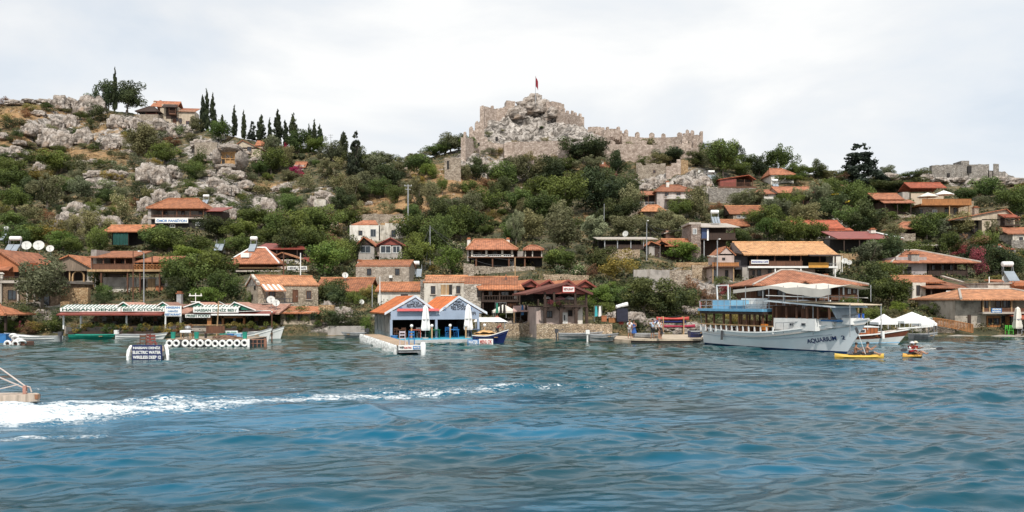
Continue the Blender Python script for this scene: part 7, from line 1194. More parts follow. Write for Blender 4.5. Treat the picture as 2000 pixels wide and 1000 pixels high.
# ================================================================== people
SKIN = plain((.42, .22, .14), .6, .05, name='skin'); SKIN2 = plain((.30, .15, .09), .6, .05, name='tanned_skin'); HAIR = plain((.02, .015, .012), .7, .2, 9, name='dark_hair'); HAIRG = plain((.25, .22, .19), .7, .2, 9, name='grey_hair')
def skin_obj(name, pts, edges, radii, mat, parent, sub=1, root=0):
    me = bpy.data.meshes.new(name); me.from_pydata(pts, edges, []); o = bpy.data.objects.new(name, me); C.objects.link(o)
    mod = o.modifiers.new('skin', 'SKIN'); mod.branch_smoothing = .6
    for i, r in enumerate(radii): me.skin_vertices[0].data[i].radius = (r, r) if isinstance(r, (int, float)) else r; me.skin_vertices[0].data[i].use_root = i == root
    sb = o.modifiers.new('sub', 'SUBSURF'); sb.levels = sub; sb.render_levels = sub
    dg = bpy.context.evaluated_depsgraph_get(); me2 = bpy.data.meshes.new_from_object(o.evaluated_get(dg)); bpy.data.objects.remove(o); me2.materials.clear(); me2.materials.append(mat)
    me2.polygons.foreach_set('use_smooth', [True]*len(me2.polygons)); me2.name = name; return link(name, me2, parent)
def person(loc, rz, label, J, skin=SKIN, shirt=None, legs=None, hair=HAIR, longhair=False, dress=None, skirt=None, hat=None, sleeves=True, scale=1.0, cat='person', vest=None, legskin=False):
    """J: joints in metres; keys pel chest neck head, sL eL wL, sR eR wR, hL kL aL, hR kR aR"""
    o = empty('person', loc, label, cat, None, rz); o.scale = (scale,)*3; V3 = {k: Vector(v) for k, v in J.items() if k != 'sit'}
    K = ['pel', 'chest', 'neck', 'head', 'sL', 'eL', 'wL', 'sR', 'eR', 'wR', 'hL', 'kL', 'aL', 'hR', 'kR', 'aR']; pts = [V3[k] for k in K]; rad_ = [.115, .13, .055, .062, .055, .042, .030, .055, .042, .030, .085, .058, .040, .085, .058, .040]
    E = [(0, 1), (1, 2), (2, 3), (1, 4), (4, 5), (5, 6), (1, 7), (7, 8), (8, 9), (0, 10), (10, 11), (11, 12), (0, 13), (13, 14), (14, 15)]
    up_ = (V3['head']-V3['neck']).normalized(); pts.append(V3['head']+up_*.11); rad_.append((.078, .088)); E.append((3, len(pts)-1)); pts.append(V3['head']+up_*.19); rad_.append(.055); E.append((len(pts)-2, len(pts)-1)); hc = V3['head']+up_*.10
    for a in ('aL', 'aR'): pts.append(V3[a]+Vector((0, -.15, -.05)) if V3[a].z < .3 and J.get('sit') is None else V3[a]+Vector((0, -.06, .10))); rad_.append(.03); E.append((K.index(a), len(pts)-1))
    for w_, e_ in (('wL', 'eL'), ('wR', 'eR')):
        d = (V3[w_]-V3[e_]).normalized(); sd = d.cross(Vector((0, 1, .2))).normalized(); pts.append(V3[w_]+d*.07); rad_.append(.028); pi_ = len(pts)-1; E.append((K.index(w_), pi_))
        for k, (off, ln) in enumerate(((-.028, .085), (-.01, .095), (.01, .09), (.028, .07))):
            a = V3[w_]+d*.10+sd*off; b_ = a+d*ln*.5-sd*off*.1; c_ = b_+d*ln*.35+Vector((0, -.02, -.012)); n0 = len(pts); pts += [a, b_, c_]; rad_ += [.010, .009, .008]; E += [(pi_, n0), (n0, n0+1), (n0+1, n0+2)]
        n0 = len(pts); pts += [V3[w_]+d*.04+sd*.045, V3[w_]+d*.08+sd*.065]; rad_ += [.012, .009]; E += [(K.index(w_), n0), (n0, n0+1)]
    skin_obj('body', [tuple(p) for p in pts], E, rad_, skin, o, 1)
    fwd = J.get('face', (0, -1, 0)); fw = Vector(fwd).normalized(); sdv = up_.cross(fw)
    MB().lathe((0, 0, 0), [(.001, -.012), (.014, 0), (.001, .012)], 6).rot(0).build('nose', skin, o).location = hc+fw*.095-up_*.01
    for sg in (-1, 1): q = MB().lathe((0, 0, 0), [(.001, -.008), (.010, 0), (.001, .008)], 6).build('eye', BLACK, o); q.location = hc+fw*.083+sdv*.032*sg+up_*.02; q = MB().lathe((0, 0, 0), [(.001, -.028), (.014, 0), (.001, .025)], 6).build('ear', skin, o); q.location = hc+sdv*.082*sg
    q = MB().cbox((0, 0, 0), (.05, .012, .012)).build('mouth', REDM, o); q.location = hc+fw*.085-up_*.055
    def blob(name, c, r3, mat, cut=None):
        bm = bmesh.new(); bmesh.ops.create_icosphere(bm, subdivisions=3, radius=1)
        for v in bm.verts: n_ = 1+.06*noise.noise(v.co*4); v.co = Vector((v.co.x*r3[0]*n_, v.co.y*r3[1]*n_, v.co.z*r3[2]*n_))
        me = bpy.data.meshes.new(name); bm.to_mesh(me); bm.free(); me.materials.append(mat); me.polygons.foreach_set('use_smooth', [True]*len(me.polygons)); q = link(name, me, o); q.location = c; return q
    blob('hair', hc-fw*.022+up_*.045, (.095, .10, .085), hair)
    if longhair: blob('long_hair', hc-fw*.07-up_*.10, (.08, .05, .16), hair)
    if hat: q = blob('hat', hc+up_*.09, (.11, .12, .07), hat); MB().lathe((0, 0, 0), [(.10, .0), (.19, -.015), (.19, -.005), (.10, .015)], 14).build('hat_brim', hat, o).location = hc+up_*.06
    if shirt:
        sp = ['pel', 'chest', 'sL', 'eL', 'sR', 'eR', 'neck']; pp = [V3[k].copy() for k in sp]
        pp[3] = pp[2].lerp(pp[3], .75); pp[5] = pp[4].lerp(pp[5], .75); pp[6] = pp[1].lerp(pp[6], .62); wa = V3['pel'].lerp(V3['chest'], .45)
        skin_obj('shirt', [tuple(p) for p in pp]+[tuple(wa)], [(0, 7), (7, 1), (1, 2), (2, 3), (1, 4), (4, 5), (1, 6)], [.148, .152, .074, .064, .074, .064, .075, .135], shirt, o, 1, 1)
    if vest: skin_obj('life_vest', [tuple(V3['pel'].lerp(V3['chest'], .2)), tuple(V3['chest']), tuple(V3['chest'].lerp(V3['neck'], .5))], [(0, 1), (1, 2)], [.165, .18, .12], vest, o, 1, 1)
    if legs:
        f = 1 if legskin is False else .55; pp = [V3['pel'], V3['hL'], V3['hL'].lerp(V3['kL'], f), V3['hR'], V3['hR'].lerp(V3['kR'], f)]; ed = [(0, 1), (1, 2), (0, 3), (3, 4)]; rr = [.135, .108, .085, .108, .085]
        skin_obj('shorts', [tuple(p) for p in pp], ed, rr, legs, o, 1)
    if dress or skirt:
        top = V3['chest'].lerp(V3['neck'], .3) if dress else V3['pel']+Vector((0, 0, .08)); bot = V3['kL'].lerp(V3['kR'], .5)+Vector((0, 0, -.02)); m = MB(); n = 14; rr = []
        for q, r_ in ((0, .13 if dress else .125), (.3, .15), (.45, .145 if dress else .19), (.7, .20), (1, .26)):
            c_ = top.lerp(bot, q); rr.append([(c_.x+r_*(1+.06*math.cos(5*a))*math.cos(a), c_.y+r_*.75*(1+.06*math.cos(5*a))*math.sin(a), c_.z) for a in np.linspace(0, 2*math.pi, n+1)[:-1]])
        for A_, B_ in zip(rr, rr[1:]):
            for k in range(n): m.face([A_[k], A_[(k+1) % n], B_[(k+1) % n], B_[k]])
        m.build('dress' if dress else 'skirt', dress or skirt, o, True)
    return o
def stand(**k):
    J = dict(pel=(0, 0, .93), chest=(0, .01, 1.27), neck=(0, 0, 1.46), head=(0, -.015, 1.52), sL=(.18, .01, 1.39), eL=(.25, .03, 1.12), wL=(.23, -.06, .89), sR=(-.18, .01, 1.39), eR=(-.25, .03, 1.12), wR=(-.23, -.06, .89), hL=(.09, 0, .88), kL=(.10, -.02, .49), aL=(.11, .02, .085), hR=(-.09, 0, .88), kR=(-.10, -.02, .49), aR=(-.11, .02, .085)); J.update(k); return J
def onq(px, py, z=.36): Y = F*(H0-z)/(py-HY); return Vector((wx(px, Y), Y, z))
PW = plain((.72, .72, .74), .9, .06, 5, name='white_cotton'); PB = plain((.42, .52, .66), .9, .06, 5, name='pale_blue_cotton'); PN = plain((.03, .10, .32), .9, .1, 5, name='blue_dress_cloth'); PD = plain((.025, .027, .03), .9, .1, 5, name='dark_cloth'); PG = plain((.32, .30, .30), .9, .1, 5, name='grey_cloth')
person(onq(1230, 661.5, .3), 2.6, 'man in white shirt and grey shorts standing on the quay, leftmost', stand(aL=(.14, .05, .085), wL=(.17, -.16, .95)), shirt=PW, legs=PG, skin=SKIN2)
person(onq(1238, 661, .3), -.4, 'woman in a blue dress standing beside the man in white', stand(eR=(-.24, -.06, 1.12), wR=(-.10, -.22, 1.05), eL=(.24, -.06, 1.12), wL=(.12, -.22, 1.08)), dress=PN, longhair=True, skin=SKIN2, scale=.97)
person(onq(1275, 662), 3.4, 'man in pale blue shirt and dark trousers raising a hand to his face', stand(eR=(-.36, -.10, 1.46), wR=(-.13, -.20, 1.62), eL=(.36, -.02, 1.30), wL=(.14, -.18, 1.50), aL=(.15, 0, .085), aR=(-.13, 0, .085)), shirt=PB, legs=PD, skin=SKIN2)
person(onq(1287, 662.5), 1.1, 'tall man in white shirt and dark shorts facing the water', stand(eL=(.24, -.08, 1.13), wL=(.12, -.20, .98)), shirt=PW, legs=PD, hair=HAIRG, skin=SKIN, legskin=True, scale=1.03)
person(onq(1291, 662), .9, 'woman in white top and long dark skirt close behind the tall man', stand(aL=(.12, .06, .085)), shirt=PW, skirt=PD, longhair=True, scale=.95)
person(P(1136, 632.6, 81.5), 1.2, 'person in white top and dark trousers by the timber restaurant post', stand(), shirt=PW, legs=PD, scale=.95)
person(Vector((wx(973, 70.3), 70.3, .45)), 1.8, 'person in dark red shirt bending over the navy boat', stand(pel=(0, .1, .80), chest=(0, -.12, 1.08), neck=(0, -.24, 1.22), head=(0, -.28, 1.26), sL=(.18, -.14, 1.16), eL=(.22, -.32, .96), wL=(.16, -.45, .78), sR=(-.18, -.14, 1.16), eR=(-.22, -.32, .96), wR=(-.16, -.45, .78), hL=(.09, .1, .76), hR=(-.09, .1, .76), kL=(.11, -.02, .42), kR=(-.11, -.02, .42)), shirt=plain((.22, .05, .04), .9, name='dark_red_cloth'), legs=PD, skin=SKIN2, scale=.9)
person(P(971, 640, 84), .5, 'person in red top standing on the shore steps', stand(), shirt=REDPL, legs=PD, scale=.85)
# kayakers
YEL = plain((.62, .40, .07), .4, .06, name='yellow_plastic'); YEL2 = plain((.62, .33, .06), .4, .06, name='orange_yellow_plastic')
def paddle(c, ang, tilt, label, L=2.2):
    o = empty('paddle', c, label, 'paddle', 'kayak paddles', ang); m = MB(); dz = math.sin(tilt)*L/2; dx = math.cos(tilt)*L/2; MB().tube([(-dx, 0, -dz), (dx, 0, dz)], .018, 6).build('shaft', WPAINT, o)
    for sg in (-1, 1): u = Vector((math.cos(tilt), 0, math.sin(tilt)))*sg; n = Vector((-math.sin(tilt), 0, math.cos(tilt))); a = Vector((0, 0, 0))+u*L/2; MB().slab([a-n*.03, a-n*.10+u*.15, a-n*.09+u*.42, a+u*.48, a+n*.09+u*.42, a+n*.10+u*.15, a+n*.03], .02).build('blade', DKMET, o)
def sitting(lean=0, tx=0, armz=.5):
    return dict(sit=1, pel=(0, 0, .12), chest=(lean*.3, -.02-lean*.05, .44), neck=(lean*.5, -.04, .62), head=(lean*.55, -.05, .68), sL=(.17+lean*.4, -.02, .56), eL=(.25+lean*.4, -.22, .40), wL=(.22, -.42, armz), sR=(-.17+lean*.4, -.02, .56), eR=(-.25+lean*.4, -.22, .40), wR=(-.22, -.42, armz), hL=(.09, -.04, .10), kL=(.12, -.42, .26), aL=(.11, -.76, .10), hR=(-.09, -.04, .10), kR=(-.12, -.42, .26), aR=(-.11, -.76, .10))
for (pc, py_, L_, yaw, lab, col) in ((1678, 699, 3.0, -.08, 'yellow kayak carrying two bare chested paddlers by the bow', YEL), (1782, 697.5, 1.9, .5, 'shorter yellow kayak carrying two paddlers in red vests', YEL2)):
    Y = F*H0/(py_-HY); kx = empty('kayak', (wx(pc, Y), Y, -.03), lab, 'kayak', 'kayaks on the water', yaw); kayak_mesh(kx, L_, .78, col, .30); 
    for x in (-.45, .4): MB().box(x-.25, x+.25, -.22, .22, .245, .285).build('seat', DKMET, kx)
Ya = F*H0/(699-HY); Yb = F*H0/(697.5-HY)
person(Vector((wx(1671, Ya), Ya+.03, .12)), 1.55, 'dark haired paddler sitting at the rear of the longer yellow kayak', sitting(.0), skin=SKIN2, legs=PD, scale=.95); person(Vector((wx(1693, Ya), Ya, .12)), 1.3, 'bare chested paddler sitting forward in the longer yellow kayak', sitting(.05, armz=.55), skin=SKIN, legs=PD)
paddle(Vector((wx(1683, Ya), Ya-.25, .62)), .2, rad(112), 'upright paddle held in the longer yellow kayak', 1.9)
RV = plain((.48, .03, .03), .8, .1, name='red_vest'); person(Vector((wx(1778, Yb), Yb-.1, .12)), .4, 'paddler in red vest and white cap at the left of the shorter kayak', sitting(), skin=SKIN2, shirt=PW, vest=RV, hat=PW, legs=PD, scale=.95); person(Vector((wx(1788, Yb), Yb+.15, .12)), .9, 'paddler in red vest and cream sun hat at the right of the shorter kayak', sitting(), skin=SKIN, vest=RV, hat=plain((.66, .60, .48), .9, name='straw'), legs=PD, scale=.97)
paddle(Vector((wx(1794, Yb), Yb-.4, .52)), .1, rad(2), 'long horizontal paddle held in the shorter yellow kayak', 1.9)
# ================================================================== rocks
def rock_mesh(seed, sq=1.0):
    bm = bmesh.new(); bmesh.ops.create_icosphere(bm, subdivisions=4, radius=.5); o = Vector((seed*7.3, seed*3.1, 0))
    for v in bm.verts:
        p = v.co.normalized(); n_ = noise.fractal(p*1.3+o, 1, 2, 5)*.28+noise.ridged_multi_fractal(p*2.2+o, 1, 2.1, 4, 1, 2)*.10-.10
        q = Vector((round(p.x*2.2)/2.2, round(p.y*2.2)/2.2, round(p.z*2.0)/2.0)); v.co = (p*.62+q*.38)*.5*(1+n_)
        if v.co.z < -.3: v.co.z = -.3
        v.co.z = (v.co.z+.3)*sq*1.25
    me = bpy.data.meshes.new('boulder'); bm.to_mesh(me); bm.free(); me.materials.append(ROCK); me.polygons.foreach_set('use_smooth', [True]*len(me.polygons)); return me
RM = [rock_mesh(i) for i in range(7)]
PLANTS = []      # (object, px, py, w, description, category, group)
def put(me, name, px, py, w, h, desc, cat, group, tilt=.1, d=.6, sink=.06, kids=(), fix=None):
    p = hill_point(px, py) if py < 655 else P(px, py, dep(px, py)); s = p.y/F; hh = h*s
    o = bpy.data.objects.new(name, me); C.objects.link(o); o.location = (wx(px, p.y), p.y, p.z-hh*sink); o.scale = (w*s, w*s*d, hh); o.rotation_euler = (R.uniform(-tilt, tilt), R.uniform(-tilt, tilt), R.uniform(-.5, .5) if d < .9 else R.uniform(0, 6.28))
    o['category'] = cat; o['group'] = group
    if fix: o['label'] = fix
    else: PLANTS.append((o, px, py, w, desc, cat))
    for nm, km in kids:
        c = bpy.data.objects.new(nm, km); C.objects.link(c); c.parent = o
    return o
_rocks = [(1042, 214, 56, 26), (1028, 222, 46, 24), (1062, 222, 40, 24), (1008, 232, 40, 22), (1084, 232, 36, 18), (1045, 205, 26, 16), (128, 213, 42, 34), (178, 224, 54, 44), (95, 288, 30, 48), (122, 290, 28, 44), (138, 248, 28, 32), (110, 250, 26, 24), (55, 266, 32, 28), (160, 282, 28, 36), (78, 262, 24, 24), (238, 248, 46, 28), (278, 252, 42, 28), (322, 256, 50, 26), (352, 268, 46, 26),
  (222, 288, 46, 28), (20, 304, 50, 24), (6, 274, 22, 16), (75, 334, 16, 22), (160, 320, 18, 9), (182, 318, 20, 9), (185, 345, 32, 16), (230, 347, 38, 20), (190, 369, 50, 20), (290, 360, 30, 46), (314, 362, 30, 40), (336, 348, 24, 28), (325, 392, 48, 27), (376, 382, 26, 20), (398, 292, 42, 18), (402, 318, 36, 16),
  (440, 345, 30, 24), (420, 362, 32, 24), (462, 352, 34, 20), (448, 380, 40, 24), (480, 372, 30, 20), (405, 345, 20, 14), (438, 428, 46, 38), (462, 420, 24, 20), (125, 442, 26, 58), (148, 420, 30, 36), (168, 444, 46, 40), (212, 452, 44, 60), (285, 412, 22, 32), (292, 440, 20, 26), (505, 425, 14, 34), (520, 424, 28, 36), (632, 386, 30, 16), (612, 402, 14, 20), (646, 400, 14, 22),
  (960, 330, 40, 18), (985, 350, 46, 32), (1010, 342, 30, 20), (940, 322, 26, 14), (905, 335, 22, 18), (1350, 372, 40, 20), (1375, 366, 34, 18), (1330, 362, 26, 14), (1285, 362, 40, 16), (1262, 374, 24, 14), (1375, 352, 26, 12), (1835, 358, 30, 9), (1870, 356, 30, 9), (1915, 357, 34, 9), (1950, 360, 30, 13), (1985, 362, 36, 14), (1740, 352, 36, 12), (1810, 352, 24, 12),
  (1205, 500-2, 18, 8), (1345, 588, 46, 20), (1372, 600, 40, 18), (1350, 612, 50, 16), (1325, 596, 36, 20), (1388, 580, 26, 24), (1228, 628, 60, 22), (1262, 636, 50, 18), (1200, 622, 36, 12), (1300, 645, 40, 12), (1352, 650, 36, 20), (1372, 652, 22, 18), (1330, 654, 30, 14), (640, 610, 20, 22), (655, 622, 26, 22), (676, 618, 24, 20), (968, 640, 36, 12), (1000, 640, 30, 14), (1030, 642, 26, 14), (1010, 628, 30, 12), (80, 612, 18, 10), (95, 626, 14, 10),
  (1840, 642, 24, 14), (1862, 644, 20, 12), (1820, 646, 22, 14), (480, 302, 30, 12), (500, 316, 26, 12), (40, 285, 24, 12), (75, 226, 26, 14), (30, 206, 30, 12), (85, 202, 24, 10), (55, 200, 24, 10), (250, 300, 26, 10), (1715, 400, 16, 8), (1560, 372, 16, 8), (770, 392, 12, 8), (722, 400, 14, 8), (905, 404, 10, 14), (540, 372, 20, 10), (565, 370, 14, 8)]
_rr = []
for i, (x, y, w, h) in enumerate(_rocks):
    if w > 36 and i > 5: _rr += [(x-w*.24, y, w*.6, h), (x+w*.24, y-1, w*.58, h*.8), (x+w*.02, y+2, w*.42, h*.5)]
    else: _rr.append((x, y, w, h))
for i, (x, y, w, h) in enumerate(_rr): put(RM[i % 7], 'boulder', x, y, w*(1.12 if h < w*1.15 else 1.5), min(h*1.05, w*1.5)*(.84 if x < 520 else 1), ('tall pitted', 'broad', 'small', 'craggy')[0 if h > w*1.05 else 1 if w > 36 else 2 if w < 22 else 3]+' pale limestone rock', 'rock', 'limestone rocks on the hillside', tilt=.12, d=.75, sink=.1)

KIND = {'O': ('olive_tree', 'olive tree', ['round', 'wide', 'round', 'open'], MO, 'grey-green olive tree'), 'G': ('broadleaf_tree', 'tree', ['round', 'wide', 'round', 'wide'], MG, 'green leafy tree'), 'D': ('evergreen_tree', 'tree', ['round', 'wide', 'round', 'wide'], MD, 'dark evergreen tree'),
        'L': ('broadleaf_tree', 'tree', ['round', 'wide'], ML, 'bright green tree'), 'C': ('cypress_tree', 'cypress', ['cypress', 'cypress', 'cypress'], MC, 'slender dark cypress'), 'K': ('conifer_tree', 'conifer', ['conifer', 'conifer'], MK, 'dark spreading conifer'),
        'g': ('bush', 'bush', ['shrub']*4, MG, 'green bush'), 'o': ('bush', 'bush', ['shrub']*4, MO, 'grey-green bush'), 'd': ('bush', 'bush', ['shrub']*3, MD, 'dark green bush'), 'y': ('bush', 'bush', ['shrub']*3, MY, 'yellowish bush'), 's': ('cactus_bush', 'cactus', ['shrub']*3, MS, 'pale speckled cactus clump'),
        'w': ('oleander_bush', 'bush', ['shrub']*2, MW, 'white flowering oleander'), 'b': ('bougainvillea', 'flowering bush', ['shrub']*2, MB_, 'magenta bougainvillea'), 'r': ('bush', 'bush', ['shrub']*2, MBR, 'brownish dry bush'), 'p': ('flowering_bush', 'flowering bush', ['shrub']*2, MRR, 'dusky pink flowering bush'), 'l': ('bush', 'bush', ['shrub']*2, ML, 'bright green bush')}
PROTO = {}
for k, (nm, cat, kinds, mt, desc) in KIND.items():
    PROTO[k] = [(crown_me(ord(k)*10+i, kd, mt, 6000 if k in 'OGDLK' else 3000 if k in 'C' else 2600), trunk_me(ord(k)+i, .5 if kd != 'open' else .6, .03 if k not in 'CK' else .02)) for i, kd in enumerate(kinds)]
cnt = {}
def plant(k, px, py, w, h, fix=None):
    nm, cat, kinds, mt, desc = KIND[k]; cnt[k] = cnt.get(k, 0)+1; cr, tr = PROTO[k][cnt[k] % len(PROTO[k])]; grp = {'cypress': 'cypresses along the left ridge', 'olive tree': 'olive trees on the slope', 'tree': 'trees between the houses', 'bush': 'bushes on the slope', 'cactus': 'cactus clumps', 'conifer': 'dark conifers', 'flowering bush': 'flowering bushes'}[cat]
    if k in 'OGDLCK':
        p = hill_point(px, py) if py < 652 else P(px, py, dep(px, py)); s = p.y/F; o = empty(nm, (wx(px, p.y), p.y, p.z-.1), None, cat, grp, R.uniform(0, 6.28)); o.scale = (w*s*1.22, w*s*1.22, h*s*1.12)
        for n_, me_ in (('crown', cr), ('trunk', tr)): c = bpy.data.objects.new(n_, me_); C.objects.link(c); c.parent = o
        if fix: o['label'] = fix
        else: PLANTS.append((o, px, py, w, desc, cat))
        return o
    return put(cr, nm, px, py, w*1.25, h*1.2, desc, cat, grp, tilt=.05, d=1.0, sink=.05, fix=fix)
# cypresses of the ridge
for x, y, w, h in ((224, 198, 9, 68), (396, 258, 9, 60), (403, 256, 11, 66), (416, 252, 11, 60), (434, 250, 7, 32), (458, 268, 9, 50), (476, 268, 8, 45), (510, 272, 14, 45), (527, 268, 8, 42), (543, 276, 15, 56), (557, 275, 11, 42), (573, 270, 15, 54), (603, 278, 7, 40), (607, 278, 7, 36), (614, 282, 8, 50), (624, 288, 12, 44), (671, 306, 15, 42)): plant('C', x, y, w*1.3, h*1.15)
for x, y, w, h in ((694, 345, 34, 82), (493, 268, 22, 36), (1680, 364, 88, 80), (516, 274, 14, 26)): plant('K', x, y, w, h)
T = '''D 212 212 44 58;D 248 220 66 58;g 182 188 46 20;d 192 238 42 36;d 175 252 22 26;o 200 212 28 18;O 285 308 68 68;y 250 278 24 18;g 355 270 30 22;g 34 272 26 20;L 430 278 42 42;O 383 262 30 32;G 320 318 50 40;o 260 300 40 26;g 385 326 46 38;y 395 296 28 16;
G 112 342 66 44;G 18 352 50 44;g 60 322 46 26;O 92 410 66 66;G 30 415 50 50;G 130 380 50 36;s 232 342 34 26;s 262 360 30 20;s 232 412 30 36;s 248 432 34 46;d 275 392 38 38;o 150 322 44 24;g 200 330 40 20;y 220 350 36 16;d 12 300 22 18;o 240 385 40 26;G 208 400 36 30;s 210 372 36 20;s 290 395 26 30;o 265 335 40 34;
G 375 352 44 38;g 370 372 30 22;d 340 330 30 20;G 505 345 32 30;G 530 340 52 50;O 562 330 36 40;O 530 300 36 36;G 585 302 48 44;L 622 300 34 30;O 650 320 50 40;O 640 350 46 40;b 577 347 24 26;b 556 308 14 26;b 592 348 14 12;b 560 322 10 14;g 600 300 40 30;
G 565 418 42 40;o 590 380 40 40;s 510 382 40 30;s 530 400 40 22;d 480 430 40 40;g 450 412 24 20;G 500 450 66 42;G 545 470 60 56;G 585 480 60 64;G 630 462 70 60;G 680 450 50 44;O 690 400 44 50;D 665 415 44 44;D 700 395 50 38;O 735 345 56 44;O 720 385 50 44;G 742 388 36 40;D 765 372 56 50;O 780 350 44 40;g 710 340 40 30;
G 818 346 54 40;L 838 352 34 32;O 755 300 36 18;O 800 318 34 14;O 880 300 46 38;D 905 285 24 26;g 845 302 40 14;O 815 420 52 72;O 842 402 30 44;G 772 400 34 36;G 864 380 22 34;O 905 350 34 30;g 880 340 34 20;D 930 352 44 40;G 950 420 60 50;D 1140 322 80 52;O 1070 362 56 52;D 1045 352 40 36;O 1155 346 60 40;D 1205 352 40 56;O 1170 320 44 40;
G 1050 395 60 44;G 1100 420 80 76;D 1160 420 84 80;D 1210 412 60 70;G 1010 420 60 50;O 1040 470 60 60;O 1100 500 80 80;O 1160 480 70 56;O 1210 466 60 40;D 1180 440 60 34;g 1125 448 40 20;G 1000 470 40 40;O 1090 450 60 56;O 1030 430 44 40;
G 806 442 34 40;G 822 492 54 40;G 818 528 60 56;L 880 538 48 52;G 850 500 60 66;G 900 470 60 66;D 870 440 60 50;G 925 455 60 40;L 930 520 0 0;w 885 492 44 20;d 790 500 34 26;g 740 505 34 22;O 1008 480 36 66;G 950 462 30 22;D 1000 460 40 36;y 905 420 24 18;G 860 470 50 50;
O 1285 330 44 26;D 1310 320 54 30;g 1255 326 30 20;O 1405 340 60 56;G 1412 346 60 66;D 1365 326 44 30;G 1445 342 40 26;D 1483 352 42 46;G 1524 340 56 52;G 1545 345 30 26;D 1597 350 28 34;g 1560 352 40 16;O 1733 340 32 24;g 1540 360 70 14;g 1615 366 60 16;G 1625 395 40 44;G 1660 400 60 46;G 1690 420 56 54;O 1600 415 56 60;O 1580 450 60 48;O 1560 402 36 36;D 1750 376 84 24;D 1715 372 40 20;d 1640 362 30 16;r 1645 358 30 18;G 1925 390 48 44;D 1960 400 40 30;G 1885 398 40 28;G 1985 420 60 56;
O 1450 408 50 36;O 1480 400 40 30;O 1365 432 46 60;G 1330 430 50 40;O 1300 450 50 44;O 1270 460 50 36;G 1480 440 50 30;G 1510 450 50 48;L 1500 470 46 44;G 1545 478 60 54;G 1590 480 50 48;G 1570 466 40 30;O 1530 430 50 40;G 1440 490 50 40;d 1400 360 26 24;O 1500 420 40 30;G 1660 452 56 50;D 1690 455 60 56;O 1720 452 40 40;g 1740 430 40 16;
L 1330 512 60 38;d 1368 520 30 22;y 1210 545 76 50;Y 0 0 0 0;D 1230 590 50 50;G 1090 530 60 44;w 1095 540 26 20;w 1133 540 36 26;r 1155 542 30 26;D 1170 530 60 50;L 1200 566 30 20;D 1260 620 90 74;D 1305 624 80 70;D 1340 610 50 50;r 1352 605 50 60;D 1255 575 60 36;L 1175 600 50 40;L 1190 590 50 30;g 1160 608 50 24;l 1145 600 30 26;g 1185 612 40 20;G 1215 600 50 44;
G 330 492 70 44;L 360 512 50 30;G 360 580 76 84;G 410 570 80 80;G 440 590 60 60;D 340 590 50 50;L 400 600 60 40;G 330 560 40 60;G 380 500 60 40;g 440 500 60 30;G 470 470 60 40;D 610 450 50 40;L 635 540 72 62;G 665 520 50 56;D 690 510 40 50;D 640 590 60 46;D 655 600 50 40;y 715 590 40 34;G 520 480 50 30;g 490 600 26 30;
O 82 606 92 96;d 45 635 50 40;y 65 650 40 20;g 100 650 44 30;d 118 630 40 34;r 60 655 30 26;O 140 475 44 56;G 195 500 36 60;G 170 480 0 0;G 30 490 60 50;G 60 470 50 36;L 120 490 50 40;y 95 475 60 40;G 140 498 40 30;d 230 490 60 12;G 300 490 60 50;G 20 450 50 36;o 60 440 60 40;r 85 430 36 20;O 170 470 40 54;d 187 570 30 50;d 200 594 30 26;G 205 586 26 34;
G 1720 510 60 40;O 1700 520 66 50;D 1700 580 70 60;G 1730 560 60 50;G 1740 600 70 60;D 1690 600 50 50;L 1830 610 0 0;G 1660 620 40 40;L 1755 612 30 22;D 1620 560 0 0;G 1810 470 60 50;O 1870 470 70 50;L 1835 440 36 26;r 1890 500 60 40;p 1910 540 40 60;p 1880 508 36 24;D 1960 540 60 60;y 1965 510 50 24;O 1938 480 32 50;G 1925 500 40 50;D 1900 520 60 40;G 1980 580 30 20;g 1760 640 0 0;G 1700 640 40 40;O 1745 470 40 30;d 1990 540 40 40;G 1855 500 40 44;o 1715 540 40 30;
p 1420 582 40 26;g 1405 560 30 20;g 1400 625 40 16;g 590 628 50 30;g 562 632 34 26;d 640 636 60 34;l 715 650 24 30;d 675 640 70 30;p 38 650 14 20;l 18 650 36 26;g 690 600 40 26;g 930 600 20 20;g 955 640 30 16;g 985 622 26 14;O 1150 590 36 30;r 1385 610 50 40;g 620 640 16 14;D 700 330 50 40;o 100 262 26 16;g 148 268 24 18;o 78 276 28 16;g 118 300 34 16;o 60 292 26 14;d 190 290 24 18;g 250 268 26 14;o 300 268 30 16;g 160 236 26 16;o 40 248 30 14;g 90 216 30 14;y 60 216 30 12;o 130 222 22 12;g 420 330 28 18;o 450 362 30 18;g 478 392 28 18;o 412 384 28 16;d 430 402 26 18;g 178 424 30 24;o 140 432 30 24;g 222 420 26 20;o 320 372 26 18;g 296 350 22 18;o 390 350 30 20;G 725 322 44 24;O 745 325 40 28;g 775 322 40 16;O 820 322 50 24;G 850 308 44 26;D 872 302 40 30;O 895 290 36 22;G 915 300 30 30;O 1615 352 50 18;G 1655 352 44 20;o 1705 356 50 16;g 1775 352 50 14;O 1800 350 40 20;D 1430 318 44 36;G 1460 330 40 30;O 1500 336 40 26;G 1570 345 40 22;G 1390 318 50 40;O 1020 360 60 50;G 985 372 60 50;D 1080 372 70 60;G 1120 385 60 50;D 1190 395 60 60;O 1235 420 50 60;D 1215 440 60 50;G 1060 440 70 60;D 975 395 50 44;O 910 440 60 60;G 800 470 60 50;D 850 455 60 60;G 700 470 40 30;G 610 500 60 60;D 560 500 60 50;G 470 500 50 40;D 420 470 60 50;O 1320 470 60 50;G 1540 415 50 40;D 1620 430 60 50;G 1760 420 40 30;O 1830 470 60 40;G 1790 520 50 50;D 1740 520 60 60;G 20 380 60 50;D 60 390 50 40;O 160 385 50 40;G 60 480 50 40;O 210 470 40 40'''
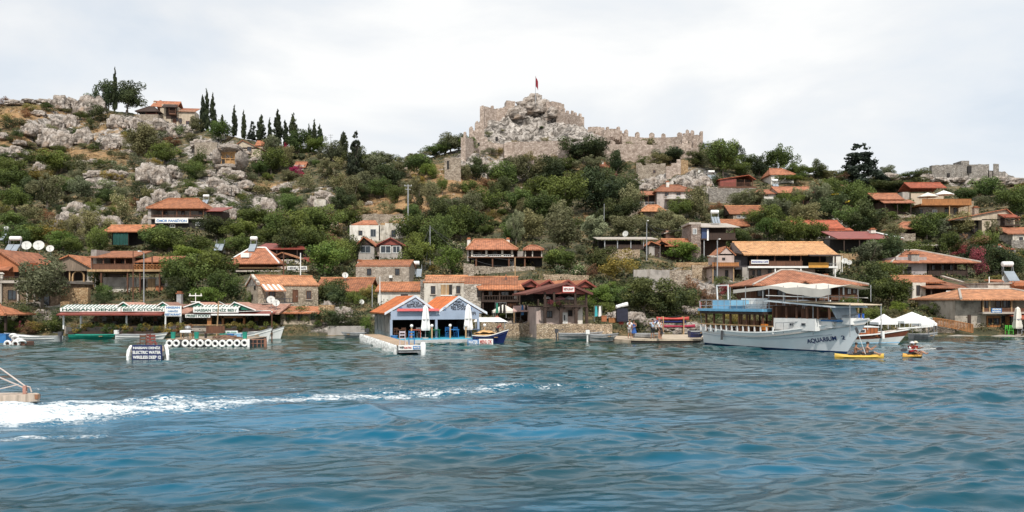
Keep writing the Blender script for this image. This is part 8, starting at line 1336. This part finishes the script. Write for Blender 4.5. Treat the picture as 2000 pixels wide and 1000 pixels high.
for e in T.replace('\n', '').split(';'):
    e = e.split()
    if not e or e[0] == 'Y' or e[3] == '0': continue
    plant(e[0], *map(float, e[1:]))
# trunk of a dead shore tree etc. come with their crowns; fill the rest of the slope with bushes
taken = [(p[1], p[2]-p[3]*.2, p[3]*.5) for p in PLANTS]
def blocked(x, y, w, h):
    for a, b0, c, d in CLEAR:
        if x+w/2 > a-3 and x-w/2 < c+3 and y > b0 and y-h < d: return True
    return False
nb = 0
for _ in range(14000):
    if nb >= 330: break
    x = R.uniform(-20, 2020); y = R.uniform(ridge(x)+4, 648); 
    if y > 600 and R.random() < .6: continue
    big = R.random(); w = R.uniform(20, 46)*(1 if y > 330 else .8); h = w*R.uniform(.5, .8)
    left = x < 470 and y < 440
    if blocked(x, y, w, h): continue
    rkk = float(paint(ROCKY, np.array([x]), np.array([y-2]))[0]); dd = float(paint(DRY, np.array([x]), np.array([y-2]))[0])
    if rkk > .45 and R.random() < (.93 if 900 < x < 1200 and y < 280 else .75): continue
    if dd > .5 and R.random() < .8: continue
    if any((x-a)**2+((y-b0)*1.5)**2 < ((r_+w*.42)*.8)**2 for a, b0, r_ in taken): continue
    if 900 < x < 1200 and y < 300: w *= .5; h *= .4
    k = R.choices('oogdysryO' if left else 'oogyrOOGGDOsy', k=1)[0]
    plant(k, x, y, w, h); taken.append((x, y-3, w*.5)); nb += 1
# labels for every plant and rock: nearest landmark + side, ordinals where still equal
def where(px, py):
    best = min(LAND, key=lambda l: ((px-l[0])*.8)**2+((py-l[1])*1.2)**2); dx, dy = px-best[0], py-best[1]
    if abs(dx)*.75 > abs(dy): side = 'left of' if dx < 0 else 'right of'
    else: side = 'above' if dy < -8 else 'below'
    return side+' the '+best[2], math.hypot(dx, dy)
groups = {}
for o, px, py, w, desc, cat in PLANTS:
    wh, dist = where(px, py); groups.setdefault((desc, wh), []).append((px, py, w, o))
ORD = ['leftmost', 'second from left', 'third from left', 'fourth from left', 'fifth from left', 'sixth from left', 'seventh from left', 'eighth from left', 'ninth from left', 'tenth from left', 'eleventh from left', 'twelfth from left']
for (desc, wh), v in groups.items():
    v.sort(key=lambda q: q[0])
    for i, (px, py, w, o) in enumerate(v): o['label'] = f'{desc} {wh}' if len(v) == 1 else f'{desc} {wh}, {ORD[min(i, 11)]}' if i < len(v)-1 or len(v) > 12 else f'{desc} {wh}, rightmost'
# undergrowth: one uncountable layer of low scrub
rs = np.random.RandomState(3); M_ = 15000; ux = rs.uniform(-250, 2250, M_); ur = np.interp(ux, _rp, _rv); uy = ur+2+(650-ur)*rs.rand(M_)**.9
rkv = paint(ROCKY, ux, uy); drv = paint(DRY, ux, uy); keep = (rs.rand(M_) > rkv*.93) & (rs.rand(M_) > drv*.8)
for a, b0, c, d in CLEAR: keep &= ~((ux > a) & (ux < c) & (uy > b0+6) & (uy < d+6) & (uy > d-4))
ux, uy = ux[keep], uy[keep]; ii = np.clip(np.searchsorted(gx, ux), 0, len(gx)-1); base = []
for a, b0 in zip(ii, uy): j = int(np.argmin(np.abs(PY[a]-b0))); base.append(V[a, j])
base = np.array(base); K = 26; n = len(base)*K; sz = np.repeat(rs.uniform(.35, 1.0, len(base)), K); off = rs.normal(size=(n, 3))*np.array([.75, .75, .38])*sz[:, None]; off[:, 2] = np.abs(off[:, 2])
p = np.repeat(base, K, 0)+off; nn = rs.normal(size=(n, 3)); nn /= np.linalg.norm(nn, axis=1)[:, None]; t1 = np.cross(nn, rs.normal(size=(n, 3))); t1 /= np.linalg.norm(t1, axis=1)[:, None]; b1 = np.cross(nn, t1); nr = np.clip((p[:, 1:2]-84)/40, 0, 1); s_2 = (.09+.12*nr)*(.6+.8*rs.rand(n, 1)); p[:, 2:3] -= 0
v = np.stack([p-t1*s_2, p-b1*s_2*.6, p+t1*s_2, p+b1*s_2*.6], 1).reshape(-1, 3)
tint = np.repeat(np.clip(rs.rand(len(base)), 0, 1), K*4); dryt = np.repeat(np.clip((drv[keep]*1.2+rs.rand(len(base))*.7-.35), 0, 1), K*4)
m, nt, b, L = newmat('undergrowth_leaves'); a1 = N(nt, 'ShaderNodeAttribute', attribute_name='clump').outputs['Fac']; a2 = N(nt, 'ShaderNodeAttribute', attribute_name='dryness').outputs['Fac']
g1 = ramp(nt, [(0, (.020, .034, .013)), (.5, (.055, .068, .028)), (.8, (.095, .11, .055)), (1, (.15, .13, .06))]); L(a1, g1.inputs[0]); L(mixc(nt, a2, g1.outputs[0], (.26, .16, .075)), b.inputs['Base Color']); b.inputs['Roughness'].default_value = .8; b.inputs['Specular IOR Level'].default_value = .2
ug = link('undergrowth', np_mesh('undergrowth', v, np.arange(len(v)).reshape(-1, 4), m, {'clump': tint, 'dryness': dryt})); tag(ug, 'low scrub and dry grass tufts covering the slope', None, None, 'stuff')
for o in bpy.data.objects:
    if o.parent is None and 'category' in o and 'kind' not in o: o['kind'] = 'thing'
